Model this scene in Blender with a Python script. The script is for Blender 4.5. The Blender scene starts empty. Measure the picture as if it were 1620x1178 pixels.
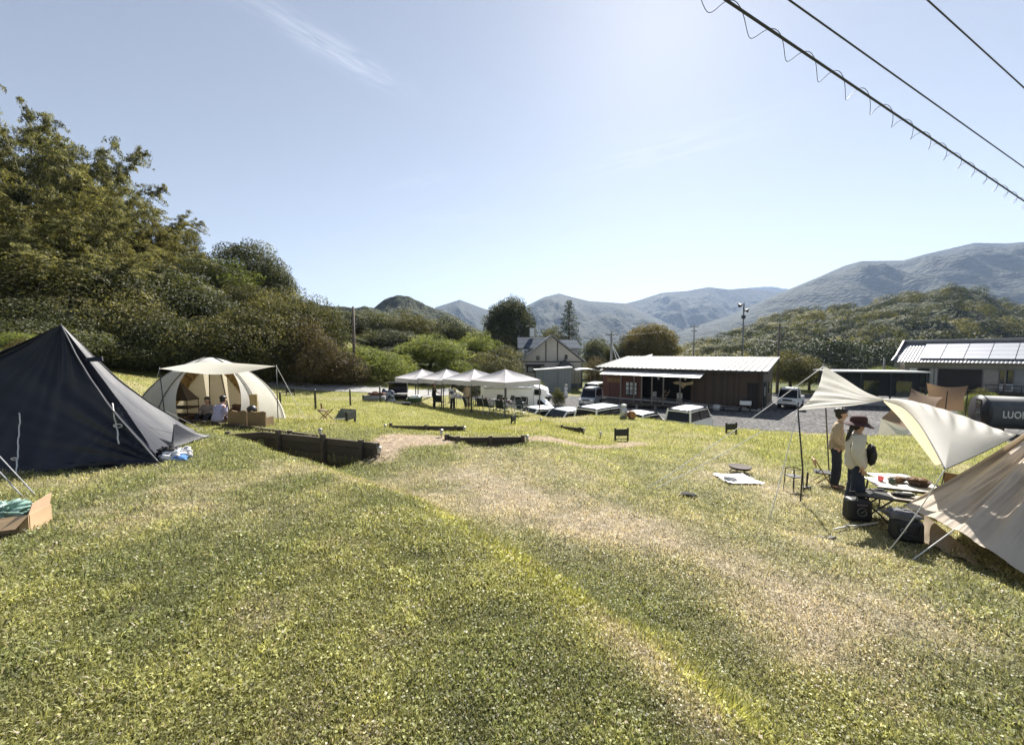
import bpy, math, random
import numpy as np
from mathutils import Vector, Matrix, noise as mnoise
random.seed(7); RNG = np.random.default_rng(7)
SC = bpy.context.scene; COL = SC.collection
PI = math.pi; R = math.radians

# ------------------------------------------------------------------ camera, sky, sun, exposure
EYE = 1.65; PITCH = R(2.96); FPX = 600.0
cam = bpy.data.objects.new('camera', bpy.data.cameras.new('camera'))
COL.objects.link(cam); SC.camera = cam
cam.location = (0, 0, EYE); cam.rotation_euler = (R(90) - PITCH, 0, 0)
cam.data.sensor_width = 36; cam.data.lens = 36 * FPX / 1620
cam.data.clip_start = 0.05; cam.data.clip_end = 30000

SUN_AZ, SUN_EL = R(21), R(42)
W = bpy.data.worlds.new('World'); SC.world = W; W.use_nodes = True
nt = W.node_tree; nt.nodes.clear()
wo = nt.nodes.new('ShaderNodeOutputWorld'); bg = nt.nodes.new('ShaderNodeBackground')
sky = nt.nodes.new('ShaderNodeTexSky'); sky.sky_type = 'NISHITA'; sky.sun_disc = False
sky.sun_elevation = SUN_EL; sky.sun_rotation = SUN_AZ
sky.air_density = 1.1; sky.dust_density = 0.22; sky.ozone_density = 1.0; sky.altitude = 50
bg.inputs[1].default_value = 0.052

def wm(op, a, b=None, clamp=False):
    n = nt.nodes.new('ShaderNodeMath'); n.operation = op; n.use_clamp = clamp
    for i, v in enumerate((a, b)):
        if v is None: continue
        if isinstance(v, (int, float)): n.inputs[i].default_value = v
        else: nt.links.new(v, n.inputs[i])
    return n.outputs[0]
tc = nt.nodes.new('ShaderNodeTexCoord'); sx = nt.nodes.new('ShaderNodeSeparateXYZ')
nt.links.new(tc.outputs['Generated'], sx.inputs[0])
zz = wm('MAXIMUM', sx.outputs[2], 0.05)
cu, cv = wm('DIVIDE', sx.outputs[0], zz), wm('DIVIDE', sx.outputs[1], zz)
def streak(u0, v0, u1, v1, w, s, seed):           # a band of thin cirrus high in the sky
    L = math.hypot(u1 - u0, v1 - v0) / 2; th = math.atan2(v1 - v0, u1 - u0)
    du, dv = wm('SUBTRACT', cu, (u0 + u1) / 2), wm('SUBTRACT', cv, (v0 + v1) / 2)
    a = wm('DIVIDE', wm('ADD', wm('MULTIPLY', du, math.cos(th)), wm('MULTIPLY', dv, math.sin(th))), L)
    b = wm('DIVIDE', wm('SUBTRACT', wm('MULTIPLY', dv, math.cos(th)), wm('MULTIPLY', du, math.sin(th))), w)
    m = wm('EXPONENT', wm('MULTIPLY', wm('ADD', wm('MULTIPLY', a, a), wm('MULTIPLY', b, b)), -1.0))
    cx = nt.nodes.new('ShaderNodeCombineXYZ')
    nt.links.new(wm('MULTIPLY', a, 1.1), cx.inputs[0]); nt.links.new(wm('MULTIPLY', b, 1.5), cx.inputs[1]); cx.inputs[2].default_value = seed
    nz = nt.nodes.new('ShaderNodeTexNoise'); nz.inputs['Scale'].default_value = 1.6; nz.inputs['Detail'].default_value = 7
    nz.inputs['Distortion'].default_value = 0.7
    nt.links.new(cx.outputs[0], nz.inputs['Vector'])
    k = wm('MULTIPLY', wm('SUBTRACT', nz.outputs[0], 0.36), 4.0, True)
    return wm('MULTIPLY', wm('MULTIPLY', m, k), s)
tot = None
for st in [(-.75, 1.12, -.47, 1.44, .055, .22, 1), (-.62, 1.30, -.42, 1.50, .05, .12, 2), (.318, 2.18, 1.25, 1.62, .16, .10, 3),
           (-.75, 2.35, -.35, 2.2, .06, .10, 4), (-.9, 2.9, -.05, 2.9, .12, .07, 5), (-1.2, 1.0, -.7, 1.1, .05, .10, 6)]:
    v = streak(*st); tot = v if tot is None else wm('ADD', tot, v)
tot = wm('MINIMUM', tot, 0.7)
mix = nt.nodes.new('ShaderNodeMix'); mix.data_type = 'RGBA'
hs = nt.nodes.new('ShaderNodeHueSaturation'); hs.inputs['Saturation'].default_value = 0.56; hs.inputs['Hue'].default_value = .506; hs.inputs['Value'].default_value = .9
nt.links.new(sky.outputs[0], hs.inputs['Color'])
nt.links.new(tot, mix.inputs['Factor']); nt.links.new(hs.outputs[0], mix.inputs[6]); mix.inputs[7].default_value = (9, 9.3, 9.8, 1)
nt.links.new(mix.outputs[2], bg.inputs[0]); nt.links.new(bg.outputs[0], wo.inputs[0])

sl = bpy.data.lights.new('sun', 'SUN'); sun = bpy.data.objects.new('sun', sl); COL.objects.link(sun)
sl.energy = 5.0; sl.angle = R(0.5); sl.color = (1, .95, .87)
SDIR = Vector((math.sin(SUN_AZ) * math.cos(SUN_EL), math.cos(SUN_AZ) * math.cos(SUN_EL), math.sin(SUN_EL)))
sun.rotation_euler = (-SDIR).to_track_quat('-Z', 'Y').to_euler(); sun.location = (20, 40, 60)
vs = SC.view_settings; vs.view_transform = 'Standard'; vs.look = 'None'; vs.gamma = 1; vs.exposure = 1.4
SC.display_settings.display_device = 'sRGB'
cy = SC.cycles; cy.use_denoising = True; cy.max_bounces = 6; cy.diffuse_bounces = 3; cy.glossy_bounces = 3
cy.transmission_bounces = 6; cy.transparent_max_bounces = 8; cy.volume_bounces = 0; cy.use_adaptive_sampling = True
cy.adaptive_threshold = 0.02; cy.sample_clamp_indirect = 6; cy.caustics_reflective = False; cy.caustics_refractive = False

# ------------------------------------------------------------------ photo geometry: pixel + distance -> point
_cp, _sp = math.cos(PITCH), math.sin(PITCH)
def P(px, py, d):
    cx = (px - 810) / FPX; c = -(py - 589) / FPX
    k = d / (_cp + c * _sp)
    return Vector((cx * k, d, EYE + (c * _cp - _sp) * k))
def X(px, d): return (px - 810) / FPX * d * 1.0

# ------------------------------------------------------------------ noise
def _hash(ix, iy, s):
    h = (ix.astype(np.int64) * 374761393 + iy.astype(np.int64) * 668265263 + s * 974634757) & 0xffffffff
    h = ((h ^ (h >> 13)) * 1274126177) & 0xffffffff
    return ((h ^ (h >> 16)) & 0xffff) / 65535.0
def vnoise(x, y, s=0):
    x = np.asarray(x, float); y = np.asarray(y, float)
    ix, iy = np.floor(x), np.floor(y); fx, fy = x - ix, y - iy
    fx = fx * fx * (3 - 2 * fx); fy = fy * fy * (3 - 2 * fy)
    a, b, c, d = _hash(ix, iy, s), _hash(ix + 1, iy, s), _hash(ix, iy + 1, s), _hash(ix + 1, iy + 1, s)
    return (a * (1 - fx) + b * fx) * (1 - fy) + (c * (1 - fx) + d * fx) * fy
def fbm(x, y, s=0, o=4):
    t = 0; a = .5
    for i in range(o):
        t = t + a * vnoise(x * 2 ** i + 17.3 * i, y * 2 ** i - 9.1 * i, s + i); a *= .5
    return t / (1 - .5 ** o)
def sstep(a, b, x):
    t = np.clip((np.asarray(x, float) - a) / (b - a), 0, 1); return t * t * (3 - 2 * t)

# ------------------------------------------------------------------ ground height
def side(poly, x, y):
    """signed distance to a polyline, positive on its right-hand side"""
    x = np.asarray(x, float); y = np.asarray(y, float)
    best = np.full(x.shape, 1e9); sg = np.ones(x.shape)
    n = len(poly) - 1
    for i in range(n):
        ax, ay = poly[i]; bx, by = poly[i + 1]; dx, dy = bx - ax, by - ay; L2 = dx * dx + dy * dy
        t = ((x - ax) * dx + (y - ay) * dy) / L2
        tc_ = np.clip(t, -9 if i == 0 else 0, 9 if i == n - 1 else 1)
        ex, ey = x - ax - tc_ * dx, y - ay - tc_ * dy
        q = np.hypot(ex, ey); cr = -(dx * (y - ay) - dy * (x - ax))
        m = q < best - 1e-9
        best = np.where(m, q, best); sg = np.where(m, np.sign(cr), sg)
    return best * sg
LIP_A = [(-7.5, 8.9), (-6.2, 8.35), (-3.9, 7.0), (-1.28, 4.5), (.1, 3.0), (.75, 2.24), (1.1, 1.55), (1.6, .2), (2.2, -4)]   # low side on its left
LIP_B = [(1.3, 7.4), (2.6, 6.2), (3.55, 5.25), (4.2, 4.25), (4.75, 3.5), (6.2, 1.0), (8, -4)]
EDGE = [(-6, 36), (-2.2, 28.0), (1.5, 22.2), (5.1, 19.9), (9.2, 18.7), (11.7, 17.5), (15.5, 16), (20, 15.2), (32, 14), (60, 12)]
def inpoly(poly, x, y):
    x = np.asarray(x, float); y = np.asarray(y, float); c = np.zeros(x.shape, bool); n = len(poly)
    for i in range(n):
        (x0, y0), (x1, y1) = poly[i], poly[(i + 1) % n]
        if y0 == y1: continue
        c ^= ((y0 > y) != (y1 > y)) & (x < (x1 - x0) * (y - y0) / (y1 - y0) + x0)
    return c
W2 = [(-6.55, 8.80), (-5.97, 9.07), (-2.80, 7.93)]          # timber wall in plan
W3 = [(-1.62, 9.72), (-1.36, 9.50), (.32, 9.70)]
PIT2 = W2 + [(-3.55, 7.35), (-5.0, 7.95)]
PIT3 = [(-1.36, 9.50), (.32, 9.70), (-.05, 9.2), (-.45, 8.95), (-.95, 9.05)]
def steps(x, y):
    z = -.32 * sstep(0, 1.0, -side(LIP_A, x, y) + .25)
    amp = .30 * sstep(1.0, 2.6, x)
    z = z - amp * sstep(0, .9, -side(LIP_B, x, y) + .2)
    return z - 1.25 * sstep(0, 1.7, -side(EDGE, x, y))
CTL = []
for px, py, d in [(810, 1178, 1.58), (0, 1178, 1.6), (400, 900, 2.98), (100, 850, 3.53), (0, 1000, 2.28), (50, 762, 5.65), (250, 735, 6.3), (-220, 745, 5.7),
                  (350, 693, 8.2), (450, 722, 6.7), (640, 800, 4.2), (300, 790, 4.7),
                  (900, 850, 4.4), (1100, 1000, 2.78), (1350, 1178, 1.98), (1000, 770, 6.65), (700, 760, 6.4), (650, 722, 8.1), (1200, 828, 5.3), (1400, 880, 4.25), (1620, 945, 3.5),
                  (1330, 775, 8.0), (1370, 815, 6.2), (1275, 793, 6.8), (1500, 848, 5.44), (1620, 910, 4.55), (1400, 862, 5.2), (1175, 750, 8.8), (1100, 700, 12.4), (985, 697, 13.5),
                  (1160, 687, 15), (1450, 700, 14.3), (1620, 720, 12.4), (640, 692, 9.4), (500, 688, 9.25), (430, 680, 9.8), (340, 666, 11.2), (440, 665, 11.6), (240, 662, 11.8), (560, 670, 12),
                  (521, 744, 7.2), (480, 732, 7.4), (560, 746, 7.3), (440, 719, 7.65), (600, 713, 7.95), (618, 705, 8.5), (617, 683, 13), (733, 684, 12.7), (770, 694, 9.95), (497.5, 647.5, 18), (554, 641.5, 21.6), (600, 636, 23), (442, 641, 20), (457, 625, 25), (520, 616, 28), (620, 621, 29),
                  (440, 607, 28), (180, 589, 22), (260, 592, 24), (350, 597, 25), (570, 635, 24), (700, 646, 26), (650, 640, 28), (620, 637, 27), (850, 657, 22), (895, 678, 15), (960, 663, 20.5), (808, 672, 17), (1100, 674, 19), (1180, 682, 17),
                  (1250, 689, 16), (1350, 694, 15.2), (1480, 698, 14.6), (700, 621, 33), (800, 622, 38), (0, 562, 10.5), (0, 548, 14), (60, 575, 14)]:
    CTL.append(tuple(P(px, py, d)))
CTL += [(0, 0, 0), (-4, 0, 0.02), (3, 0, -.4), (0, -8, .15), (-10, -8, .6), (9, -8, -1.2), (-16, 2, .8), (-17, 8, 1.4), (-22, 13, 2.6), (-28, 30, 3.0), (-36, 26, 6.5), (-25, 42, 4.0),
        (-14, 45, .2), (-20, 62, 2), (-46, 45, 13), (-48, 15, 8), (-32, 14, 4.5), (-62, 30, 18), (-60, 60, 18), (-8, 50, -2.2), (0, 60, -3.3), (0, 95, -3.8), (-40, 95, 4), (60, 85, -3.8), (40, 40, -3.3), (26, 30, -3.3),
        (10, 30, -3.3), (30, 55, -3.3), (60, 30, -3.3), (62, 8, -3.2), (30, 6, -2.6), (18, 1, -1.7), (22, 18, -3.3), (12, 22, -3.3), (3, 27.5, -3.3), (6, 40, -3.3), (8, 57, -3.3), (4, 44, -3.3), (16, 20, -3.3), (32, 22, -3.3)]
CTL = np.array(CTL)
def _K(a, b, cc=1.0): return -np.sqrt(((a[:, None, :] - b[None, :, :]) ** 2).sum(-1) + cc)
_res = CTL[:, 2] - steps(CTL[:, 0], CTL[:, 1])
_A = _K(CTL[:, :2], CTL[:, :2]); n_ = len(CTL)
_M = np.zeros((n_ + 1, n_ + 1)); _M[:n_, :n_] = _A + np.eye(n_) * 0.06; _M[:n_, n_] = 1; _M[n_, :n_] = 1
_wt = np.linalg.solve(_M, np.append(_res, 0))
def ground(x, y, detail=True):
    x = np.atleast_1d(np.asarray(x, float)); y = np.atleast_1d(np.asarray(y, float))
    out = np.zeros(x.shape); q = np.stack([x.ravel(), y.ravel()], 1)
    o = np.empty(len(q))
    for i in range(0, len(q), 40000): o[i:i + 40000] = _K(q[i:i + 40000], CTL[:, :2]) @ _wt[:-1] + _wt[-1]
    z = o.reshape(x.shape) + steps(x, y)
    r = np.hypot(x, y)
    lot = sstep(.2, 1.8, -side(EDGE, x, y)) * sstep(-2, 3, x + (y - 26) * .08)
    z = z * (1 - lot) + (-3.3 - .6 * sstep(23, 10, x) * sstep(26, 40, y) - .17 * sstep(17, 12, x) * sstep(33, 27, y)) * lot
    far = sstep(75, 150, r); z = z * (1 - far) - 4.0 * far
    if detail:
        k = (1 - lot) * (1 - sstep(40, 60, r))
        z = z + k * (.05 * (fbm(x * .55, y * .55, 3, 3) - .5) + .035 * (fbm(x * 2.6, y * 2.6, 5, 3) - .5))
    z = z - .36 * inpoly(PIT2, x, y) * (1 - .5 * sstep(.0, 1., -side(W2, x, y) - .3)) - .30 * inpoly(PIT3, x, y)
    return z
_gzc = {}
def gz(x, y):
    k = (round(x * 60), round(y * 60))
    if k not in _gzc: _gzc[k] = float(ground(np.array([x]), np.array([y]), True)[0])
    return _gzc[k]
def at(px, d, up=0.0):
    x = X(px, d); return Vector((x, d, gz(x, d) + up))

# ------------------------------------------------------------------ helpers: objects, labels, meshes
def tag(o, label=None, cat=None, group=None, kind=None):
    if label: o['label'] = label
    if cat: o['category'] = cat
    if group: o['group'] = group
    if kind: o['kind'] = kind
    return o
def thing(name, label, cat, loc=(0, 0, 0), rz=0, group=None):
    o = bpy.data.objects.new(name, None); COL.objects.link(o); o.empty_display_size = .2
    o.location = loc; o.rotation_euler = (0, 0, rz)
    return tag(o, label, cat, group)
def copy_tree(o, parent=None):
    c = o.copy(); COL.objects.link(c)
    if parent: c.parent = parent
    for ch in o.children: copy_tree(ch, c)
    return c
def dup(o, loc, rz=0, label=None, scale=None):
    c = copy_tree(o); c.location = loc; c.rotation_euler = (0, 0, rz)
    if label: c['label'] = label
    if scale is not None: c.scale = scale if hasattr(scale, '__len__') else (scale,) * 3
    return c

class MB:
    def __init__(s): s.v = []; s.f = []
    def add(s, vs, fs):
        b = len(s.v); s.v += [tuple(p) for p in vs]; s.f += [tuple(i + b for i in f) for f in fs]; return s
    def box(s, c, size, rot=None, taper=1.0):
        hx, hy, hz = size[0] / 2, size[1] / 2, size[2] / 2; c = Vector(c); m = rot if rot is not None else Matrix.Identity(3)
        if not isinstance(m, Matrix): m = Matrix.Rotation(m, 3, 'Z')
        vs = []
        for z in (-1, 1):
            t = taper if z > 0 else 1
            for x, y in ((-1, -1), (1, -1), (1, 1), (-1, 1)): vs.append(c + m @ Vector((x * hx * t, y * hy * t, z * hz)))
        return s.add(vs, [(3, 2, 1, 0), (4, 5, 6, 7), (0, 1, 5, 4), (1, 2, 6, 5), (2, 3, 7, 6), (3, 0, 4, 7)])
    def tube(s, pts, r, n=8, cap=True):
        pts = [Vector(p) for p in pts]; rs = r if hasattr(r, '__len__') else [r] * len(pts)
        rings = []; up = None
        for i, p in enumerate(pts):
            t = (pts[min(i + 1, len(pts) - 1)] - pts[max(i - 1, 0)]).normalized()
            if up is None: up = t.orthogonal().normalized()
            up = (up - t * up.dot(t)); up = up.normalized() if up.length > 1e-6 else t.orthogonal().normalized()
            w = t.cross(up)
            rings.append([p + (up * math.cos(2 * PI * k / n) + w * math.sin(2 * PI * k / n)) * rs[i] for k in range(n)])
        vs = [q for rg in rings for q in rg]; fs = []
        for i in range(len(pts) - 1):
            for k in range(n):
                k2 = (k + 1) % n; fs.append((i * n + k, i * n + k2, (i + 1) * n + k2, (i + 1) * n + k))
        if cap: fs += [tuple(range(n - 1, -1, -1)), tuple((len(pts) - 1) * n + k for k in range(n))]
        return s.add(vs, fs)
    def lathe(s, prof, c=(0, 0, 0), n=16, axis='Z'):
        c = Vector(c); vs = []; fs = []
        for r_, z in prof:
            for k in range(n):
                a = 2 * PI * k / n; q = Vector((r_ * math.cos(a), r_ * math.sin(a), z))
                if axis == 'X': q = Vector((q.z, q.x, q.y))
                elif axis == 'Y': q = Vector((q.y, q.z, q.x))
                vs.append(c + q)
        for i in range(len(prof) - 1):
            for k in range(n):
                k2 = (k + 1) % n; fs.append((i * n + k, i * n + k2, (i + 1) * n + k2, (i + 1) * n + k))
        fs += [tuple(range(n - 1, -1, -1)), tuple((len(prof) - 1) * n + k for k in range(n))]
        return s.add(vs, fs)
    def grid(s, fn, nu, nv):
        vs = [fn(i / nu, j / nv) for j in range(nv + 1) for i in range(nu + 1)]
        return s.add(vs, [(j * (nu + 1) + i, j * (nu + 1) + i + 1, (j + 1) * (nu + 1) + i + 1, (j + 1) * (nu + 1) + i) for j in range(nv) for i in range(nu)])
    def prism(s, poly, d):                                  # 3-D polygon pushed along d
        n = len(poly); poly = [Vector(p) for p in poly]; d = Vector(d)
        return s.add(poly + [p + d for p in poly], [tuple(range(n - 1, -1, -1)), tuple(range(n, 2 * n))] + [(i, (i + 1) % n, n + (i + 1) % n, n + i) for i in range(n)])
    def blob(s, c, rad, amp=.15, fr=2.0, nu=14, nv=9, seed=0):
        c = Vector(c); rad = rad if hasattr(rad, '__len__') else (rad,) * 3; vs = []; fs = []
        for j in range(nv + 1):
            th = PI * j / nv
            for i in range(nu):
                a = 2 * PI * i / nu; q = Vector((math.sin(th) * math.cos(a), math.sin(th) * math.sin(a), math.cos(th)))
                k = 1 + amp * mnoise.noise(q * fr + Vector((seed * 3.1, seed * 1.7, seed))) * 2
                vs.append(c + Vector((q.x * rad[0] * k, q.y * rad[1] * k, q.z * rad[2] * k)))
        for j in range(nv):
            for i in range(nu): fs.append((j * nu + i, (j + 1) * nu + i, (j + 1) * nu + (i + 1) % nu, j * nu + (i + 1) % nu))
        return s.add(vs, fs)
    def build(s, name, mat, parent=None, smooth=False, bevel=0, solid=0, sub=0, world=False):
        me = bpy.data.meshes.new(name); vs = s.v
        if world and parent is not None:
            mi = Matrix.LocRotScale(parent.location, parent.rotation_euler, parent.scale).inverted(); vs = [tuple(mi @ Vector(p)) for p in vs]
        me.from_pydata(vs, [], s.f); me.validate(); me.materials.append(mat)
        if smooth: me.polygons.foreach_set('use_smooth', [True] * len(me.polygons))
        o = bpy.data.objects.new(name, me); COL.objects.link(o)
        if parent is not None: o.parent = parent
        if solid: m = o.modifiers.new('s', 'SOLIDIFY'); m.thickness = solid; m.offset = 0
        if bevel: m = o.modifiers.new('b', 'BEVEL'); m.width = bevel; m.segments = 2; m.limit_method = 'ANGLE'
        if sub: m = o.modifiers.new('u', 'SUBSURF'); m.levels = m.render_levels = sub
        return o
def npmesh(name, V, F, mat, attrs=None, smooth=False, parent=None):
    """big mesh from numpy: V (n,3), F (m,k)"""
    me = bpy.data.meshes.new(name); V = np.ascontiguousarray(V, np.float32); F = np.ascontiguousarray(F, np.int32)
    me.vertices.add(len(V)); me.vertices.foreach_set('co', V.ravel())
    k = F.shape[1]; me.loops.add(F.size); me.loops.foreach_set('vertex_index', F.ravel())
    me.polygons.add(len(F)); me.polygons.foreach_set('loop_start', np.arange(0, F.size, k, dtype=np.int32))
    me.polygons.foreach_set('loop_total', np.full(len(F), k, np.int32))
    if smooth: me.polygons.foreach_set('use_smooth', np.ones(len(F), bool))
    for an, arr in (attrs or {}).items():
        if arr.ndim == 2:
            a = me.attributes.new(an, 'FLOAT_COLOR', 'POINT')
            c4 = np.ones((len(arr), 4), np.float32); c4[:, :3] = arr; a.data.foreach_set('color', c4.ravel())
        else:
            a = me.attributes.new(an, 'FLOAT', 'POINT'); a.data.foreach_set('value', np.ascontiguousarray(arr, np.float32))
    me.update(calc_edges=True); me.materials.append(mat)
    o = bpy.data.objects.new(name, me); COL.objects.link(o)
    if parent is not None: o.parent = parent
    return o

# ------------------------------------------------------------------ materials
class NT:
    def __init__(s, name):
        s.m = bpy.data.materials.new(name); s.m.use_nodes = True; s.t = s.m.node_tree; s.t.nodes.clear()
        s.out = s.n('ShaderNodeOutputMaterial')
    def n(s, ty, **kw):
        x = s.t.nodes.new(ty)
        for k, v in kw.items(): setattr(x, k, v)
        return x
    def l(s, a, b): s.t.links.new(a, b)
    def noise(s, scale, detail=4, co='Object', dist=0, sc=None):
        t = s.n('ShaderNodeTexCoord'); z = s.n('ShaderNodeTexNoise'); z.inputs['Scale'].default_value = scale
        z.inputs['Detail'].default_value = detail; z.inputs['Distortion'].default_value = dist
        if sc:
            mp = s.n('ShaderNodeMapping'); mp.inputs['Scale'].default_value = sc; s.l(t.outputs[co], mp.inputs[0]); s.l(mp.outputs[0], z.inputs['Vector'])
        else: s.l(t.outputs[co], z.inputs['Vector'])
        return z.outputs[0]
    def ramp(s, fac, stops):
        r = s.n('ShaderNodeValToRGB'); e = r.color_ramp.elements
        while len(e) < len(stops): e.new(.5)
        for i, (p, c) in enumerate(stops): e[i].position = p; e[i].color = (*c, 1)
        s.l(fac, r.inputs[0]); return r.outputs[0]
    def bump(s, h, st=.3, d=.02):
        b = s.n('ShaderNodeBump'); b.inputs['Strength'].default_value = st; b.inputs['Distance'].default_value = d; s.l(h, b.inputs['Height']); return b.outputs[0]
def c2(c, k): return tuple(min(1, max(0, x * k)) for x in c)
_mats = {}
def mat(name, col, rough=.7, var=.18, scale=6, bump=0, bscale=60, metal=0, spec=.5, sc=None, bd=.01):
    if name in _mats: return _mats[name]
    a = NT(name); b = a.n('ShaderNodeBsdfPrincipled'); a.l(b.outputs[0], a.out.inputs[0])
    f = a.noise(scale, 5, sc=sc)
    a.l(a.ramp(f, [(.3, c2(col, 1 - var)), (.7, c2(col, 1 + var))]), b.inputs['Base Color'])
    b.inputs['Roughness'].default_value = rough; b.inputs['Metallic'].default_value = metal; b.inputs['Specular IOR Level'].default_value = spec
    if bump: a.l(a.bump(a.noise(bscale, 4, sc=sc), bump, bd), b.inputs['Normal'])
    _mats[name] = a.m; return a.m
def cloth(name, col, trans=.35, tcol=None, var=.08, rough=.85, bump=.15, bscale=25, spec=.2, sheen=0):
    if name in _mats: return _mats[name]
    a = NT(name); b = a.n('ShaderNodeBsdfPrincipled'); f = a.noise(3, 6)
    cr = a.ramp(f, [(.3, c2(col, 1 - var)), (.7, c2(col, 1 + var))]); a.l(cr, b.inputs['Base Color'])
    b.inputs['Roughness'].default_value = rough; b.inputs['Specular IOR Level'].default_value = spec
    nrm = a.bump(a.noise(bscale, 4), bump, .01); a.l(nrm, b.inputs['Normal'])
    if trans:
        t = a.n('ShaderNodeBsdfTranslucent'); t.inputs[0].default_value = (*(tcol or col), 1); m = a.n('ShaderNodeMixShader'); m.inputs[0].default_value = trans
        a.l(b.outputs[0], m.inputs[1]); a.l(t.outputs[0], m.inputs[2]); a.l(m.outputs[0], a.out.inputs[0])
    else: a.l(b.outputs[0], a.out.inputs[0])
    _mats[name] = a.m; return a.m
def glassy(name, col=(.03, .035, .04), rough=.06):
    if name in _mats: return _mats[name]
    return mat(name, col, rough, .2, 2, spec=.8)
def leafmat(name, dark, mid, light, trans=.4, nscale=.5, rough=.65, spec=.18):
    """leaf colour from a per-leaf random value and a slow patchiness; light passes through the leaves"""
    if name in _mats: return _mats[name]
    a = NT(name); at_ = a.n('ShaderNodeAttribute'); at_.attribute_name = 'rnd'
    f = a.noise(nscale, 3); ad = a.n('ShaderNodeMath', operation='MULTIPLY_ADD'); a.l(f, ad.inputs[0]); ad.inputs[1].default_value = .6
    a.l(at_.outputs['Fac'], ad.inputs[2])
    oi = a.n('ShaderNodeObjectInfo'); a2 = a.n('ShaderNodeMath', operation='MULTIPLY_ADD'); a.l(oi.outputs['Random'], a2.inputs[0]); a2.inputs[1].default_value = .16; a.l(ad.outputs[0], a2.inputs[2])
    cr = a.ramp(a2.outputs[0], [(.3, dark), (.72, mid), (1.0, light)])
    b = a.n('ShaderNodeBsdfPrincipled'); a.l(cr, b.inputs['Base Color']); b.inputs['Roughness'].default_value = rough; b.inputs['Specular IOR Level'].default_value = spec
    t = a.n('ShaderNodeBsdfTranslucent'); g = a.n('ShaderNodeMix', data_type='RGBA', blend_type='MULTIPLY'); g.inputs[0].default_value = 1
    a.l(cr, g.inputs[6]); g.inputs[7].default_value = (1.35, 1.35, .7, 1); a.l(g.outputs[2], t.inputs[0])
    m = a.n('ShaderNodeMixShader'); m.inputs[0].default_value = trans; a.l(b.outputs[0], m.inputs[1]); a.l(t.outputs[0], m.inputs[2]); a.l(m.outputs[0], a.out.inputs[0])
    _mats[name] = a.m; return a.m

# ------------------------------------------------------------------ the ground as one sheet to the horizon
def seg(px0, d0, px1, d1, x, y, w):
    ax, ay, bx, by = X(px0, d0), d0, X(px1, d1), d1; dx, dy = bx - ax, by - ay
    t = np.clip(((x - ax) * dx + (y - ay) * dy) / (dx * dx + dy * dy), 0, 1)
    return np.exp(-(np.hypot(x - ax - t * dx, y - ay - t * dy) / w) ** 2)
def turf_colour(x, y):
    """albedo of the worn turf: green, straw, bare soil by wear and species patches, plus a lip strip tinted as sunlit"""
    n1 = fbm(x * .35, y * .35, 11, 4); n2 = fbm(x * 1.3 + 5, y * 1.3, 23, 4); n3 = fbm(x * 5, y * 5, 31, 3)
    dry = sstep(.50, .66, .55 * n1 + .3 * n2 + .15 * n3)
    far = sstep(6, 14, y)
    zone = .75 * seg(690, 6.8, 960, 4.9, x, y, 1.0) + .7 * seg(960, 4.9, 1280, 3.6, x, y, .75) + .5 * seg(1250, 2.9, 1500, 3.0, x, y, .5) + .45 * seg(1150, 8, 1350, 6.5, x, y, 2.0) + .4 * seg(1280, 5, 1400, 4.6, x, y, .7)
    zone = zone + .55 * seg(1130, 1.75, 960, 2.5, x, y, .16) + .3 * seg(200, 4.6, 420, 4.0, x, y, .5)
    dry = np.clip(.42 * dry + zone * (.35 + .9 * n2), 0, 1)
    soil = seg(640, 9.2, 600, 7.9, x, y, .75) + seg(640, 9.4, 860, 10.6, x, y, .6) + seg(860, 10.6, 1010, 12.6, x, y, .55) + .5 * seg(420, 9.6, 500, 9.5, x, y, .4) + .7 * seg(530, 11, 500, 14.5, x, y, .6) + .6 * seg(820, 12.5, 930, 13.6, x, y, .8)
    soil = sstep(.45, .9, soil * (.45 + 1.0 * n2))
    lush_lit = sstep(.35, 0, np.abs(side(LIP_A, x, y) + .22)) * sstep(1.0, 2.4, y) * sstep(9, 6.5, y) * (.0 + 1.1 * sstep(.35, .62, n2)) * .8  # lip strip: lusher grass, its colour also brightened to look sunlit
    lush_lit = np.clip(lush_lit + .85 * seg(820, 3.2, 965, 2.48, x, y, .21) + .5 * seg(960, 2.5, 1040, 2.2, x, y, .12), 0, 1)
    g = np.array([.262, .260, .106]); g2 = np.array([.186, .196, .082]); st = np.array([.40, .335, .26]); so = np.array([.36, .285, .205]); yl = np.array([.33, .325, .080])
    t = sstep(.35, .65, n2)[..., None]
    c = g * t + g2 * (1 - t)
    c = c * (1 - .45 * far[..., None]) + yl * .95 * .45 * far[..., None]
    c = c * (1 - lush_lit[..., None] * .75) + yl * lush_lit[..., None] * .75
    c = c * (1 - dry[..., None] * .85) + st * dry[..., None] * .85
    c = c * (1 - soil[..., None]) + so * soil[..., None]
    return c, dry, soil
ang = np.concatenate([np.linspace(-66, 66, 620), np.linspace(66, 294, 76)[1:-1]])
rr = [.5]
while rr[-1] < 9000:
    r_ = rr[-1]; rr.append(r_ + (max(.03, r_ * .0125) if r_ < 11 else r_ * .018 if r_ < 45 else r_ * .05))
rr = np.array(rr); A_, Rr = np.meshgrid(np.radians(ang), rr)
gx, gy = Rr * np.sin(A_), Rr * np.cos(A_)
gzv = ground(gx, gy); nA, nR = len(ang), len(rr)
ii = np.arange(nA); jj = np.arange(nR - 1)
I, J = np.meshgrid(ii, jj); I2 = (I + 1) % nA
F = np.stack([J * nA + I, J * nA + I2, (J + 1) * nA + I2, (J + 1) * nA + I], -1).reshape(-1, 4)
Vg = np.stack([gx, gy, gzv], -1).reshape(-1, 3)
cv_ = len(Vg); Vg = np.vstack([Vg, [[0, 0, gz(0, 0)]]])
gc, gdry, gsoil = turf_colour(gx, gy)
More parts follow.
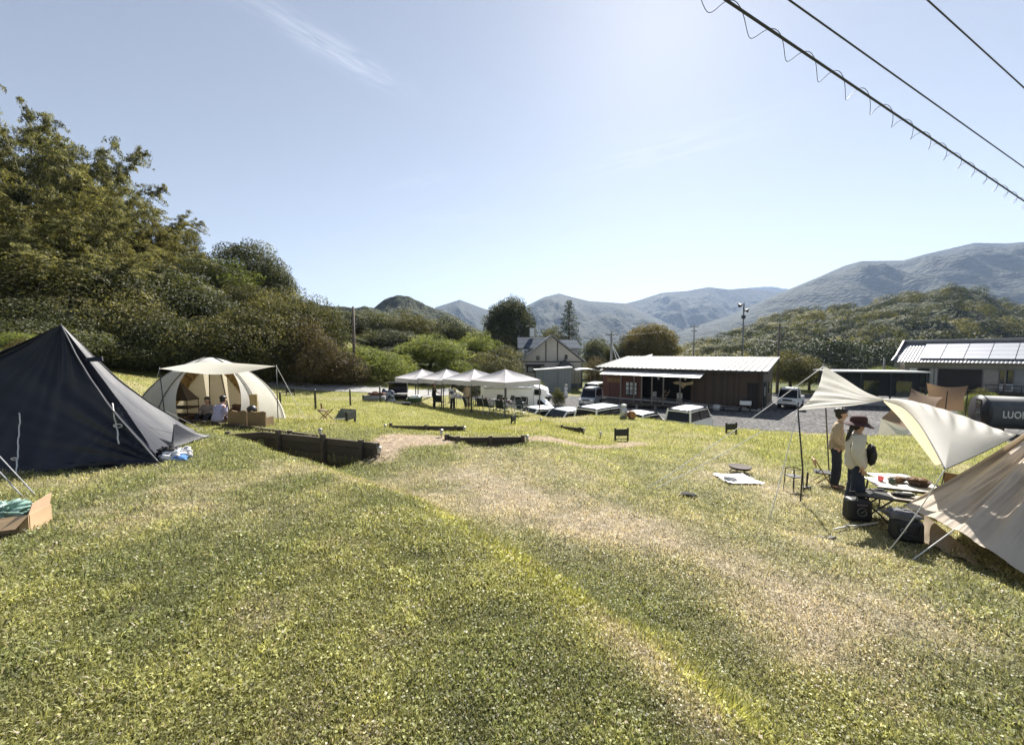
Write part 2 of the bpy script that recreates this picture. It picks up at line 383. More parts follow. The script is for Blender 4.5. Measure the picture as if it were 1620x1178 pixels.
f1 = fbm(gx * .02, gy * .02, 77, 3)[..., None]; fc = np.array([.11, .12, .05]) * f1 + np.array([.06, .08, .03]) * (1 - f1)
fw = sstep(45, 80, Rr)[..., None]; gc = gc * .95 * (1 - fw) + fc * fw
pitm = (inpoly(PIT2, gx, gy) | inpoly(PIT3, gx, gy))[..., None]; gc = np.where(pitm, np.array([.07, .06, .035]), gc)  # pit floors coloured dark to stand in for the shade in them
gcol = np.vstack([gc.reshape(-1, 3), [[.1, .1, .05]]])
a = NT('turf_soil'); at_ = a.n('ShaderNodeAttribute'); at_.attribute_name = 'gcol'
b = a.n('ShaderNodeBsdfPrincipled'); b.inputs['Roughness'].default_value = .95; b.inputs['Specular IOR Level'].default_value = .1
f = a.noise(9, 8); cr = a.ramp(f, [(.25, (.45, .45, .45)), (.75, (1.35, 1.35, 1.35))])
f2 = a.noise(45, 5); cr2 = a.ramp(f2, [(.3, (.55, .55, .55)), (.7, (1.3, 1.3, 1.3))])
m1 = a.n('ShaderNodeMix', data_type='RGBA', blend_type='MULTIPLY'); m1.inputs[0].default_value = 1; a.l(at_.outputs[0], m1.inputs[6]); a.l(cr, m1.inputs[7])
m2 = a.n('ShaderNodeMix', data_type='RGBA', blend_type='MULTIPLY'); m2.inputs[0].default_value = 1; a.l(m1.outputs[2], m2.inputs[6]); a.l(cr2, m2.inputs[7])
a.l(m2.outputs[2], b.inputs['Base Color']); a.l(a.bump(a.noise(30, 6), .8, .04), b.inputs['Normal']); a.l(b.outputs[0], a.out.inputs[0])
fan = np.stack([np.full(nA, cv_), (ii + 1) % nA, ii], -1)
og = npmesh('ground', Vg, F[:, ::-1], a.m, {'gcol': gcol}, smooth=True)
tag(og, kind='structure')
cap = npmesh('ground_underfoot', np.vstack([Vg[:nA] , Vg[cv_:]]), np.stack([np.full(nA, nA), (ii + 1) % nA, ii], -1)[:, ::-1], a.m, {'gcol': np.vstack([gcol[:nA], gcol[cv_:]])}, smooth=True)
tag(cap, kind='structure')

# ------------------------------------------------------------------ turf: blades and clover leaves
def blades(n, r0, r1, size0, clover, seed):
    rng = np.random.default_rng(seed); lr = rng.uniform(math.log(r0), math.log(r1), n); r = np.exp(lr)
    # (log-uniform radius puts about the same number of blades in every picture-sized patch)
    th = np.radians(rng.uniform(-60, 60, n)); x, y = r * np.sin(th), r * np.cos(th)
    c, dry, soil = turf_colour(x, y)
    keep = rng.random(n) > soil * .93 + .25 * dry
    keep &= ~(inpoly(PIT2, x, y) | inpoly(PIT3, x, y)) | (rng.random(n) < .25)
    keep &= -side(EDGE, x, y) < 2.2
    x, y, c, dry, r = x[keep], y[keep], c[keep], dry[keep], r[keep]; n = len(x)
    z = ground(x, y)
    s = size0 * (np.maximum(r, 1.6) / 2.0) ** .36 * rng.uniform(.55, 1.35, n)
    lush_lit = sstep(.35, 0, np.abs(side(LIP_A, x, y) + .22)) * sstep(7, 3, r); s = s * (1 + .5 * lush_lit) * (1 - .25 * dry)
    tuft = fbm(x * 4.2, y * 4.2, 91, 3); k = (rng.uniform(.35, 1.65, n) ** 1.15 * (.60 + 1.05 * tuft))[:, None] * np.array([1, 1, 1]) ; c = np.clip(c * k, 0, .8)
    s = s * (.65 + .8 * tuft); straw = rng.random(n) < (.05 + .5 * dry); c = np.where(straw[:, None], np.array([.41, .345, .265]) * k * .9, c)
    p = np.stack([x, y, z], -1)
    if clover:
        a_ = rng.uniform(0, 2 * PI, n); nz = np.stack([rng.normal(0, .42, n), rng.normal(0, .42, n), np.ones(n)], -1); nz /= np.linalg.norm(nz, axis=1)[:, None]
        u = np.stack([np.cos(a_), np.sin(a_), np.zeros(n)], -1); u -= nz * (u * nz).sum(1)[:, None]; u /= np.linalg.norm(u, axis=1)[:, None]; v = np.cross(nz, u)
        h = rng.uniform(.5, 1.9, n)[:, None] * s[:, None] * np.array([0, 0, 1]); o = p + h; S = s[:, None]
        V = np.stack([o - u * S * .55, o + v * S * .5 - nz * S * .12, o + u * S * .55, o - v * S * .5 - nz * S * .12], 1).reshape(-1, 3)
        F_ = np.arange(n * 4).reshape(-1, 4); return V, F_, np.repeat(c, 4, 0)
    a_ = rng.uniform(0, 2 * PI, n); lean = rng.uniform(.15, 1.1, n); b_ = rng.uniform(0, 2 * PI, n)
    w = np.stack([np.cos(a_), np.sin(a_), np.zeros(n)], -1) * (s * .075)[:, None]
    tip = np.stack([np.cos(b_) * lean, np.sin(b_) * lean, np.ones(n)], -1) * s[:, None]
    mid = tip * .55 + np.array([0, 0, .12]) * s[:, None]
    V = np.stack([p - w - [0, 0, .01], p + w - [0, 0, .01], p + mid + w * .7, p + tip, p + mid - w * .7], 1).reshape(-1, 3)
    i0 = np.arange(n)[:, None] * 5; F_ = np.concatenate([i0 + [0, 1, 2], i0 + [0, 2, 4], i0 + [4, 2, 3]]); return V, F_, np.repeat(c, 5, 0)
a = NT('grass_blade'); at_ = a.n('ShaderNodeAttribute'); at_.attribute_name = 'gcol'
b = a.n('ShaderNodeBsdfPrincipled'); b.inputs['Roughness'].default_value = .5; b.inputs['Specular IOR Level'].default_value = .5; a.l(at_.outputs[0], b.inputs['Base Color'])
t = a.n('ShaderNodeBsdfTranslucent'); g_ = a.n('ShaderNodeMix', data_type='RGBA', blend_type='MULTIPLY'); g_.inputs[0].default_value = 1; a.l(at_.outputs[0], g_.inputs[6]); g_.inputs[7].default_value = (1.15, 1.12, .8, 1)
a.l(g_.outputs[2], t.inputs[0]); m = a.n('ShaderNodeMixShader'); m.inputs[0].default_value = .45; a.l(b.outputs[0], m.inputs[1]); a.l(t.outputs[0], m.inputs[2]); a.l(m.outputs[0], a.out.inputs[0])
GRASSM = a.m
V, F_, c_ = blades(520000, 1.25, 30, .031, False, 1)
tag(npmesh('turf_grass', V, F_, GRASSM, {'gcol': c_}), 'short worn turf of green and straw grass blades over the camping field', 'grass', kind='stuff')
V, F_, c_ = blades(340000, 1.25, 12, .0115, True, 2)
tag(npmesh('clover_leaves', V, F_, GRASSM, {'gcol': np.clip(c_ * np.array([1.08, 1.1, 1.05]), 0, .75)}), 'low clover leaves growing through the turf in front', 'clover', kind='stuff')

# ------------------------------------------------------------------ leaves, trees
def leaf_arrays(clumps, n, size, elong=.55, shell=.35, tilt=.7, droop=0.0, seed=0, flat=.0):
    """n leaves spread through clumps (x,y,z,rx,rz): returns V,F,rnd"""
    rng = np.random.default_rng(seed); C = np.asarray(clumps, float); w = C[:, 3] ** 2; w /= w.sum()
    k = rng.choice(len(C), n, p=w); d = rng.normal(size=(n, 3)); d /= np.linalg.norm(d, axis=1)[:, None]
    u = shell + (1 - shell) * rng.random(n) ** .45; u *= rng.uniform(.85, 1.18, n)
    p = C[k, :3] + d * u[:, None] * np.stack([C[k, 3], C[k, 3], C[k, 4]], 1)
    nrm = d + rng.normal(size=(n, 3)) * tilt + np.array([0, 0, .35]); nrm /= np.linalg.norm(nrm, axis=1)[:, None]
    t = rng.normal(size=(n, 3)); t[:, 2] -= droop; t -= nrm * (t * nrm).sum(1)[:, None]; t /= np.linalg.norm(t, axis=1)[:, None]; b = np.cross(nrm, t)
    s = size * rng.uniform(.6, 1.4, n)[:, None]
    V = np.stack([p - t * s * .5, p + b * s * .5 * elong - t * s * .05 , p + t * s * .5, p - b * s * .5 * elong - t * s * .05], 1).reshape(-1, 3)
    cr = rng.normal(0, .15, len(C))[k]
    r = np.clip(.32 + cr + rng.normal(0, .13, n), 0, 1)
    return V, np.arange(4 * n).reshape(-1, 4), np.repeat(r, 4)
def leaf_mesh(name, clumps, n, size, m, parent=None, **kw):
    V, F, r = leaf_arrays(clumps, n, size, **kw)
    return npmesh(name, V, F, m, {'rnd': r}, parent=parent)
def fib(n, rng, zmin=-.4):
    out = []
    for i in range(n * 2):
        z = 1 - 2 * (i + .5) / (n * 2); a = i * 2.399963
        if z > zmin: out.append((math.sqrt(1 - z * z) * math.cos(a), math.sqrt(1 - z * z) * math.sin(a), z))
    return out
BARK = mat('bark', (.085, .065, .048), .95, .4, 8, .6, 20)
def crown_clumps(Wd, H, z0, n, cr, seed, zmin=-.45, jitter=.16):
    rng = random.Random(seed); c = []
    zc = (z0 + H) / 2; rz = (H - z0) / 2; rx = Wd / 2
    for (dx, dy, dz) in fib(n, rng, zmin):
        k = .72 + rng.uniform(-jitter, jitter); r = cr * rng.uniform(.7, 1.35)
        c.append((dx * rx * k, dy * rx * k, zc + dz * rz * k, r, r * rng.uniform(.6, .85)))
    for i in range(n // 4):
        a = rng.uniform(0, 2 * PI); q = rng.uniform(0, .45); c.append((math.cos(a) * rx * q, math.sin(a) * rx * q, zc + rng.uniform(-.5, .6) * rz, cr * 1.3, cr))
    return c
def trunk_part(root, H, r, clumps, seed, nl=7):
    rng = random.Random(seed); m = MB(); b = [(0, 0, -.3)]
    for i in range(1, 7): b.append((rng.uniform(-.12, .12) * i * .3, rng.uniform(-.12, .12) * i * .3, H * .75 * i / 6))
    m.tube(b, [r * (1 - .13 * i) for i in range(7)], 8)
    for c in rng.sample(clumps, min(nl, len(clumps))):
        s = Vector(b[rng.randint(2, 5)]); e = Vector(c[:3]); mid = (s + e) / 2 + Vector((0, 0, -.1 * H * .3))
        m.tube([s, mid, e], [r * .4, r * .25, r * .08], 6)
    return m.build('trunk', BARK, root, True)
L_EVER = leafmat('leaf_evergreen', (.018, .025, .011), (.052, .062, .024), (.17, .17, .075), .28, .35, spec=.35)
L_OLIVE = leafmat('leaf_olive', (.030, .033, .014), (.085, .085, .034), (.25, .225, .11), .34, .45)
L_LIME = leafmat('leaf_lime', (.050, .066, .020), (.13, .155, .045), (.27, .29, .11), .5, .5)
L_RUST = leafmat('leaf_rust', (.045, .034, .02), (.10, .078, .042), (.22, .185, .10), .34, .5)
L_BAMB = leafmat('leaf_bamboo', (.040, .044, .020), (.125, .126, .060), (.31, .29, .165), .38, .25)
L_BAMY = leafmat('leaf_bamboo_yellow', (.072, .070, .026), (.155, .145, .058), (.29, .265, .13), .38, .25)
L_CONI = leafmat('leaf_conifer', (.018, .03, .018), (.040, .058, .032), (.075, .09, .045), .2, .4)
L_GOLD = leafmat('leaf_gold_tips', (.045, .042, .016), (.11, .095, .032), (.24, .185, .07), .3, .3)
TREES = {}
def proto(kind, var):
    if (kind, var) in TREES: return None
def make_tree(kind, var):
    """returns root at full size plus its nominal (width, height)"""
    seed = hash((kind, var)) % 1000 if False else sum(map(ord, kind)) + var * 37
    rng = random.Random(seed)
    if kind == 'broadleaf_tree':
        r = thing(kind, '', 'tree'); Wd, H = 7.0, 8.0; cl = crown_clumps(Wd, H, .7, 44, .95, seed, -.8, .2)
        leaf_mesh('crown', cl, 24000, .175, [L_EVER, L_EVER, L_OLIVE, L_LIME][var], r, seed=seed, shell=.62, tilt=.5); trunk_part(r, H, .24, cl, seed)
    elif kind == 'round_tree':
        r = thing(kind, '', 'tree'); Wd, H = 11.0, 11.0; cl = crown_clumps(Wd, H, 1.4, 80, 1.05, seed, -.75, .1)
        leaf_mesh('crown', cl, 46000, .21, [L_EVER, L_GOLD][var], r, seed=seed, shell=.7, tilt=.45); trunk_part(r, H, .4, cl, seed, 12)
    elif kind == 'shrub':
        r = thing(kind, '', 'shrub'); Wd, H = 4.6, 3.6; cl = crown_clumps(Wd, H, -.5, 22, .8, seed, -.55, .2)
        leaf_mesh('foliage', cl, 17000, .125, [L_OLIVE, L_EVER, L_LIME, L_RUST, L_BAMB][var], r, seed=seed, elong=.45 if var != 4 else .2, droop=.4, shell=.55, tilt=.6)
        m = MB()
        for i in range(5):
            a = rng.uniform(0, 6.28); m.tube([(0, 0, -.2), (math.cos(a) * .5, math.sin(a) * .5, 1.2), (math.cos(a) * 1.1, math.sin(a) * 1.1, 2.3)], [.06, .04, .02], 5)
        m.build('stem', BARK, r, True)
    elif kind == 'conifer':
        r = thing(kind, '', 'tree'); Wd, H = 6.5, 14.0; cl = []
        for i in range(70):
            t = (i + .5) / 70; z = 1.5 + t * (H - 1.6); a = i * 2.4; q = (1 - t) ** .85 * Wd / 2 * rng.uniform(.65, 1.05); s = .45 + .75 * (1 - t)
            cl.append((math.cos(a) * q * .75, math.sin(a) * q * .75, z - q * .15, s, s * .45))
        leaf_mesh('crown', cl, 16000, .22, L_CONI, r, seed=seed, elong=.3, droop=.8)
        m = MB().tube([(0, 0, -.3), (0, 0, H * .95)], [.3, .03], 8); m.build('trunk', BARK, r, True)
    elif kind == 'bamboo_clump':
        r = thing(kind, '', 'bamboo'); Wd, H = 6.0, 14.0; cl = []; cm = mat('bamboo_culm', (.16, .16, .07), .5, .3, 3)
        for k in range(10):
            a = k * .63 + rng.uniform(-.3, .3); bx, by = math.cos(a) * rng.uniform(.3, 1.2), math.sin(a) * rng.uniform(.3, 1.2); h = H * rng.uniform(.72, 1.0); ln = rng.uniform(1.6, 4.2)
            pts = [Vector((bx + math.cos(a) * ln * (t / 9) ** 2.4, by + math.sin(a) * ln * (t / 9) ** 2.4, h * (t / 9) * (1 - .06 * (t / 9) ** 4) - .3)) for t in range(10)]
            MB().tube(pts, [.055 * (1 - .09 * i) for i in range(10)], 6).build('culm', cm, r, True)
            for t in range(36):
                f = .25 + .75 * (t + rng.random()) / 36; i = min(8, int(f * 9)); q = pts[i].lerp(pts[i + 1], f * 9 - i) if i < 9 else pts[9]
                b_ = rng.uniform(0, 6.28); L = rng.uniform(.5, 1.8) * (1.1 - .3 * f ** 3)
                c = q + Vector((math.cos(b_) * L, math.sin(b_) * L, rng.uniform(-.15, .35) - .15 * L))
                
                for e in range(5):
                    g = (e + .6) / 5; s = rng.uniform(.13, .26) * (1.2 - .4 * g); b2 = q.lerp(c, g); cl.append((b2.x, b2.y, b2.z - .38 * g * g * L, s, s * 1.1))
        leaf_mesh('crown', cl, 36000, .25, [L_BAMB, L_BAMB, L_BAMY][var], r, seed=seed, elong=.2, shell=.0, droop=1.6, tilt=.9)
    return r, Wd, H
def tree(kind, var, px, top, d, w, label, group=None):
    """stands on the ground d metres ahead; its top reaches the photo's height"""
    key = (kind, var); p = at(px, d); zt = P(px, top, d).z; h = max(.8, zt - p.z + .15)
    if key not in TREES:
        r, Wd, H = make_tree(kind, var); TREES[key] = (r, Wd, H, [])
    r, Wd, H, used = TREES[key]
    o = r if not used else copy_tree(r); used.append(o)
    o.location = p - Vector((0, 0, .15)); o.rotation_euler = (0, 0, (px * .37 + d) % 6.28); o.scale = (w / Wd, w / Wd, h / H)
    o['label'] = label
    if group: o['group'] = group
    return o
# bamboo on the left hillside
gB = 'bamboo clumps on the left hillside'
for px, top, d, w, v, lb in [
    (-70, 120, 27, 7, 0, 'tall olive bamboo clump at the very edge of the hillside grove'), (12, 140, 28, 6.5, 1, 'tall bamboo clump beside the highest plume of the grove'),
    (88, 130, 29, 6, 0, 'tallest bamboo clump whose plume tops the hillside grove'), (140, 168, 32, 6, 1, 'bamboo clump just downhill of the tallest plume'),
    (180, 208, 34, 5.5, 0, 'feathery bamboo leaning out over the sky below the tall plume'), (45, 220, 24, 6.5, 2, 'yellowish bamboo clump low in front of the tallest clumps'),
    (120, 250, 26.5, 6, 0, 'shady bamboo clump with bare pale culms showing'), (-20, 300, 22, 6, 1, 'dense bamboo clump behind the black tent at the picture edge'),
    (205, 292, 33, 6, 2, 'golden bamboo clump in the middle of the grove'), (240, 312, 36, 6, 2, 'golden bamboo clump at the lower end of the grove'),
    (283, 318, 40, 4.2, 2, 'thin wispy bamboo spray standing alone against the sky'), (165, 345, 28, 6, 2, 'golden bamboo clump hanging over the evergreen thicket'),
    (90, 360, 23.5, 6, 1, 'low olive bamboo clump above the black tent'), (230, 375, 30, 5.5, 2, 'short yellow bamboo clump above the cream tent'), (280, 350, 36, 5, 2, 'yellow bamboo clump next to the small dark conifer')]:
    tree('bamboo_clump', v, px, top, d, w, lb, gB)
gE = 'evergreen trees on the left hillside'
for k, v, px, top, d, w, lb in [
    ('broadleaf_tree', 0, 325, 405, 37, 8, 'dark evergreen tree under the yellow bamboo'), ('broadleaf_tree', 1, 395, 378, 42, 7.5, 'dark evergreen tree with the highest bushy crown at the slope end'),
    ('broadleaf_tree', 0, 436, 408, 43, 6, 'dark evergreen tree whose crown ends the slope against the sky'), ('broadleaf_tree', 3, 360, 412, 38, 6, 'pale green leafy tree in front of the high dark evergreen'),
    ('broadleaf_tree', 1, 265, 420, 30, 7.5, 'broad evergreen tree above the cream tent'), ('broadleaf_tree', 0, 190, 415, 27, 8, 'shaggy evergreen tree between the two tents'),
    ('broadleaf_tree', 2, 110, 410, 25, 8, 'olive evergreen tree right behind the black tent peak'), ('broadleaf_tree', 2, 400, 445, 35, 7, 'olive evergreen tree at the foot of the slope right of the cream tent'),
    ('broadleaf_tree', 2, 20, 385, 22, 8, 'olive evergreen tree uphill at the picture edge'), ('broadleaf_tree', 0, 320, 460, 30, 7, 'dark evergreen tree directly over the cream tent roof'),
    ('conifer', 0, 316, 366, 44, 5, 'small dark pointed conifer poking above the hillside')]:
    tree(k, v, px, top, d, w, lb, gE if k != 'conifer' else None)
gS = 'shrubs at the foot of the left hillside'
i = 0
for px, top, d, w, v in [(-90, 470, 19, 6, 0), (-20, 455, 20, 6, 4), (45, 470, 21, 6, 1), (100, 455, 22.5, 6, 4), (150, 475, 23.5, 6, 1), (205, 470, 24.5, 6, 0), (250, 500, 25, 6, 1), (290, 505, 25.8, 5.5, 1),
                         (335, 510, 26.3, 5.5, 0), (375, 500, 27, 5.5, 0), (420, 480, 29, 6, 0), (455, 470, 32, 6, 0), (130, 520, 22.5, 4.5, 1), (180, 525, 23, 4.5, 1), (230, 535, 24, 4.5, 1), (60, 500, 19.5, 5, 1), (275, 545, 25, 4, 1), (320, 548, 25.5, 4, 1), (370, 550, 26.5, 4, 1), (410, 545, 27.5, 4, 0),
                         (150, 430, 25.5, 6, 4), (60, 420, 23, 6, 4), (225, 440, 27, 5, 0), (-60, 400, 22, 6, 4)]:
    tree('shrub', v, px, top, d, w, 'dark leafy shrub in the thicket at the foot of the hillside', gS)
for v, px, top, d, w, lb in [(3, 480, 505, 30, 5, 'reddish brown shrub with pale tips beside the end of the slope'), (0, 500, 480, 34, 6, 'olive shrub at the bottom end of the hillside thicket'), (3, 520, 540, 30, 5, 'low rust coloured shrub beside the concrete path'),
                             (2, 575, 545, 33, 5, 'bright green shrub beside the concrete path behind the fence posts'), (2, 610, 555, 34, 5, 'bright green weedy shrub left of the open grill'), (3, 545, 560, 30.5, 4, 'small brown green shrub next to the utility pole foot'),
                             (2, 22, 525, 13.8, 2.4, 'light green bush on the bank left of the black tent'), (3, 40, 535, 12.5, 1.0, 'dry brown weed on the bank left of the black tent')]:
    tree('shrub', v, px, top, d, w, lb)
gM = 'trees in the belt behind the canopies'
for k, v, px, top, d, w, lb in [
    ('broadleaf_tree', 2, 470, 478, 48, 8, 'olive tree behind the end of the hillside thicket'), ('broadleaf_tree', 1, 505, 488, 52, 8, 'dark green tree left of the wooden utility pole'), ('broadleaf_tree', 0, 545, 490, 56, 8, 'dark tree right behind the wooden utility pole'),
    ('conifer', 0, 493, 474, 60, 4, 'slender conifer tip above the olive trees'), ('broadleaf_tree', 1, 590, 492, 62, 10, 'dark tree right of the wooden utility pole'), ('broadleaf_tree', 2, 652, 490, 62, 8, 'olive green tree standing under the green hill top'),
    ('broadleaf_tree', 1, 620, 520, 55, 9, 'dark lumpy tree above the bright green shrubs'), ('broadleaf_tree', 0, 700, 498, 66, 9, 'dark tree left of the big round tree'), ('broadleaf_tree', 0, 715, 505, 60, 7, 'dark tree with thin twigs left of the big round tree'),
    ('broadleaf_tree', 1, 740, 515, 60, 8, 'dark tree close to the big round tree'), ('broadleaf_tree', 3, 755, 525, 55, 6.5, 'light green tree above the second canopy peak'), ('broadleaf_tree', 3, 680, 530, 44, 9, 'bright lime tree behind the first canopy'),
    ('broadleaf_tree', 1, 640, 545, 45, 7, 'dark tree left of the bright lime tree'), ('broadleaf_tree', 2, 790, 545, 52, 7, 'olive tree at the left corner of the gabled house'),
    ('round_tree', 0, 806, 463, 78, 11.8, 'huge dark round tree behind the gabled house'), ('conifer', 0, 900, 474, 88, 10.5, 'tall dark conifer behind the gabled house roof'), ('round_tree', 1, 1028, 508, 72, 11.8, 'wide golden tipped round tree behind the wooden hall'),
    ('broadleaf_tree', 2, 870, 515, 90, 8, 'olive tree between the round tree and the conifer'), ('broadleaf_tree', 0, 945, 532, 80, 7, 'dark tree right of the conifer'), ('broadleaf_tree', 0, 975, 540, 75, 6, 'dark tree beside the slanting utility pole'),
    ('broadleaf_tree', 2, 1252, 553, 47, 6.2, 'leafy green tree between the wooden hall and the white pickup'), ('broadleaf_tree', 0, 1282, 568, 50, 5, 'dark green tree behind the white pickup')]:
    tree(k, v, px, top, d, w, lb, gM if k == 'broadleaf_tree' else None)
for v, px, top, d, w, lb in [(2, 720, 565, 42, 5, 'bright green shrub behind the second canopy'), (0, 770, 562, 46, 6, 'olive shrub left of the gabled house'), (0, 800, 570, 47, 5, 'olive shrub touching the gabled house wall'), (1, 650, 590, 36, 5, 'dark shrub behind the open grill'),
                             (1, 690, 592, 37, 6, 'dark shrub right behind the first canopy'), (1, 740, 594, 39, 6, 'dark shrub right behind the canopy row'), (2, 665, 580, 45, 5, 'bright green shrub left of the lime tree trunk'), (0, 700, 578, 49, 6, 'olive shrub right of the lime tree trunk'), (1, 625, 570, 42, 6, 'dark shrub beneath the dark lumpy tree'), (2, 780, 590, 42, 3.5, 'bright green shrub behind the two right canopies'), (0, 590, 560, 46, 6, 'olive shrub behind the bright green weedy shrub'), (2, 852, 600, 35, 1.6, 'small round garden shrub before the grey shed'), (3, 945, 565, 62, 5, 'brownish shrub right of the gabled house'),
                             (2, 1543, 622, 28.0, 1.5, 'small light shrub right beside the upright shade cloth'), (2, 1572, 620, 28.5, 1.6, 'small light shrub behind the barrel cabin roof'), (2, 1402, 578, 46, 4.5, 'green shrub at the left end of the tiled house'), (0, 1560, 618, 29, 1.6, 'low shrub under the tiled house veranda'),
                             (0, 884, 616, 40, 1.5, 'small dry shrub beside the grey shed')]:
    tree('shrub', v, px, top, d, w, lb)

# ------------------------------------------------------------------ hills and mountains
def interp(sil, px): return float(np.interp(px, [s[0] for s in sil], [s[1] for s in sil]))
def landform(name, sil, D1, D0, nu, nv, mat_, seed, spur=.25, bump=4.0, foot=-4.0):
    """a ridge at distance D1 with its near slope falling to the plain at D0, spurs and tree bumps, and a far slope"""
    pxs = np.linspace(sil[0][0], sil[-1][0], nu); tp = np.interp(pxs, [s[0] for s in sil], [s[1] for s in sil])
    zr = np.array([P(a, b, D1).z for a, b in zip(pxs, tp)]); tn = (pxs - 810) / FPX
    vv = np.concatenate([np.linspace(0, 1, nv), [1.08, 1.25, 1.6]]); Y = D0 + (D1 - D0) * vv[:, None] + 0 * tn; Xx = tn * Y
    base = np.where(vv <= 1, np.clip(vv, 0, 1) ** 1.45, np.clip(1 - (vv - 1) * 1.6, 0, 1))[:, None]
    s = (D1 - D0); rg = 1 - np.abs(2 * fbm(Xx / s * 2.2 + seed, Y / s * 1.1, seed, 5) - 1); rg2 = 1 - np.abs(2 * fbm(Xx / s * 6 + seed, Y / s * 3.2, seed + 9, 4) - 1)
    env = (np.clip(vv * (1.0 - vv) * 4, 0, 1) ** 1.5)[:, None]
    Z = foot + (zr - foot) * np.clip(base + env * (spur * (rg - .62) * 2 + spur * .45 * (rg2 - .62) * 2), -.02, 1.4)
    k = bump; Z = Z + k * (fbm(Xx / (k * 2.2), Y / (k * 2.2), seed + 3, 3) - .5) * np.clip(vv * 6, 0, 1)[:, None]
    n = len(vv); I, J = np.meshgrid(np.arange(nu - 1), np.arange(n - 1))
    F = np.stack([J * nu + I, J * nu + I + 1, (J + 1) * nu + I + 1, (J + 1) * nu + I], -1).reshape(-1, 4)
    o = npmesh(name, np.stack([Xx, Y, Z], -1).reshape(-1, 3), F, mat_, smooth=True); tag(o, kind='structure'); return Xx, Y, Z
def woodmat(name, c0, c1, c3, sc, bd):
    a = NT(name); b = a.n('ShaderNodeBsdfPrincipled'); b.inputs['Roughness'].default_value = .9; b.inputs['Specular IOR Level'].default_value = .1
    f = a.noise(sc, 8, dist=.3); a.l(a.ramp(f, [(.3, c0), (.52, c1), (.72, c3)]), b.inputs['Base Color'])
    t = a.n('ShaderNodeTexCoord'); v = a.n('ShaderNodeTexVoronoi'); v.inputs['Scale'].default_value = sc * 2.2; a.l(t.outputs['Object'], v.inputs['Vector'])
    iv = a.n('ShaderNodeMath', operation='SUBTRACT'); iv.inputs[0].default_value = 1; a.l(v.outputs['Distance'], iv.inputs[1])
    a.l(a.bump(iv.outputs[0], .7, bd), b.inputs['Normal']); a.l(b.outputs[0], a.out.inputs[0]); return a.m
FARW = woodmat('far_woods', (.008, .012, .006), (.018, .024, .010), (.042, .044, .018), .026, 12)
MIDW = woodmat('mid_woods', (.014, .020, .009), (.032, .040, .014), (.075, .074, .026), .14, 4)
landform('mountain', [(1000, 560), (1080, 522), (1150, 500), (1215, 470), (1290, 438), (1330, 420), (1355, 413), (1420, 412), (1455, 402), (1480, 396), (1530, 384), (1580, 385), (1640, 380), (1800, 352), (2050, 345), (2300, 400)], 2300, 900, 640, 190, FARW, 3, .25, 3)
landform('mountain_far', [(640, 560), (690, 486), (728, 474), (760, 486), (800, 500), (840, 480), (860, 470), (884, 464), (905, 470), (930, 476), (990, 480), (1030, 500), (1100, 530), (1180, 556)], 2900, 1500, 520, 150, FARW, 5, .30, 3)
landform('mountain_distant', [(760, 540), (900, 500), (980, 482), (1012, 474), (1045, 463), (1085, 460), (1118, 454), (1150, 458), (1172, 456), (1240, 462), (1400, 500), (1700, 540)], 3600, 2300, 520, 130, FARW, 8, .28, 4)
landform('mountain_horizon', [(1000, 530), (1130, 468), (1180, 455), (1215, 453), (1260, 460), (1500, 470)], 5200, 4400, 160, 40, FARW, 9, .2, 12)
landform('green_hill', [(560, 545), (590, 488), (610, 474), (630, 466), (650, 472), (675, 484), (720, 500), (770, 530), (800, 552)], 520, 330, 260, 90, MIDW, 12, .25, 9)
landform('wooded_ridge', [(300, 470), (430, 470), (470, 475), (520, 484), (580, 486), (640, 500), (720, 545)], 330, 200, 240, 80, MIDW, 14, .18, 7)
Xh, Yh, Zh = landform('wooded_hill', [(1040, 560), (1090, 548), (1140, 533), (1190, 513), (1240, 499), (1300, 489), (1380, 482), (1430, 466), (1480, 457), (1510, 455), (1545, 462), (1575, 478), (1600, 486), (1660, 492), (1760, 480), (1900, 490)], 300, 150, 200, 50, MIDW, 17, .22, 3)
rng = np.random.default_rng(4)
jj = rng.integers(2, 50, 480); ii_ = rng.integers(4, 196, 480)
cl = np.stack([Xh[jj, ii_], Yh[jj, ii_], Zh[jj, ii_] + .8, rng.uniform(2.6, 6.2, 480), rng.uniform(2.6, 5.0, 480)], 1)
L_HILL = leafmat('leaf_hill', (.032, .042, .014), (.095, .098, .026), (.27, .23, .07), .3, .02, rough=.7)
tag(leaf_mesh('hill_woods', cl, 190000, .95, L_HILL, seed=6, shell=.95, tilt=.12), 'dense mixed woods covering the near hill behind the tiled house', 'woods', kind='stuff')
jj = rng.integers(0, 3, 60); cl = [(x, y, gz(x, y) + rng.uniform(.5, 6.5), rng.uniform(2.2, 4.6), rng.uniform(2, 4.2)) for x, y in [(rng.uniform(72, 190), rng.uniform(92, 128)) for _ in range(230)]]
tag(leaf_mesh('roadside_woods', cl, 80000, .62, leafmat('leaf_shade', (.016, .022, .012), (.032, .044, .02), (.06, .075, .03), .2, .1), seed=9, shell=.5), 'dark belt of trees at the foot of the near hill', 'woods', kind='stuff')  # shade at the hill foot is put into this darker leaf colour
cl = [(x, y, gz(x, y) + .3, rng.uniform(1.2, 2.4), rng.uniform(.8, 1.5)) for x, y in [(rng.uniform(28, 78), rng.uniform(62, 95)) for _ in range(110)]]
tag(leaf_mesh('reed_field', cl, 26000, .5, leafmat('leaf_reed', (.10, .10, .03), (.19, .18, .055), (.28, .25, .09), .4, .1), seed=10, elong=.2), 'yellow green reeds and brush behind the wooden hall', 'reeds', kind='stuff')

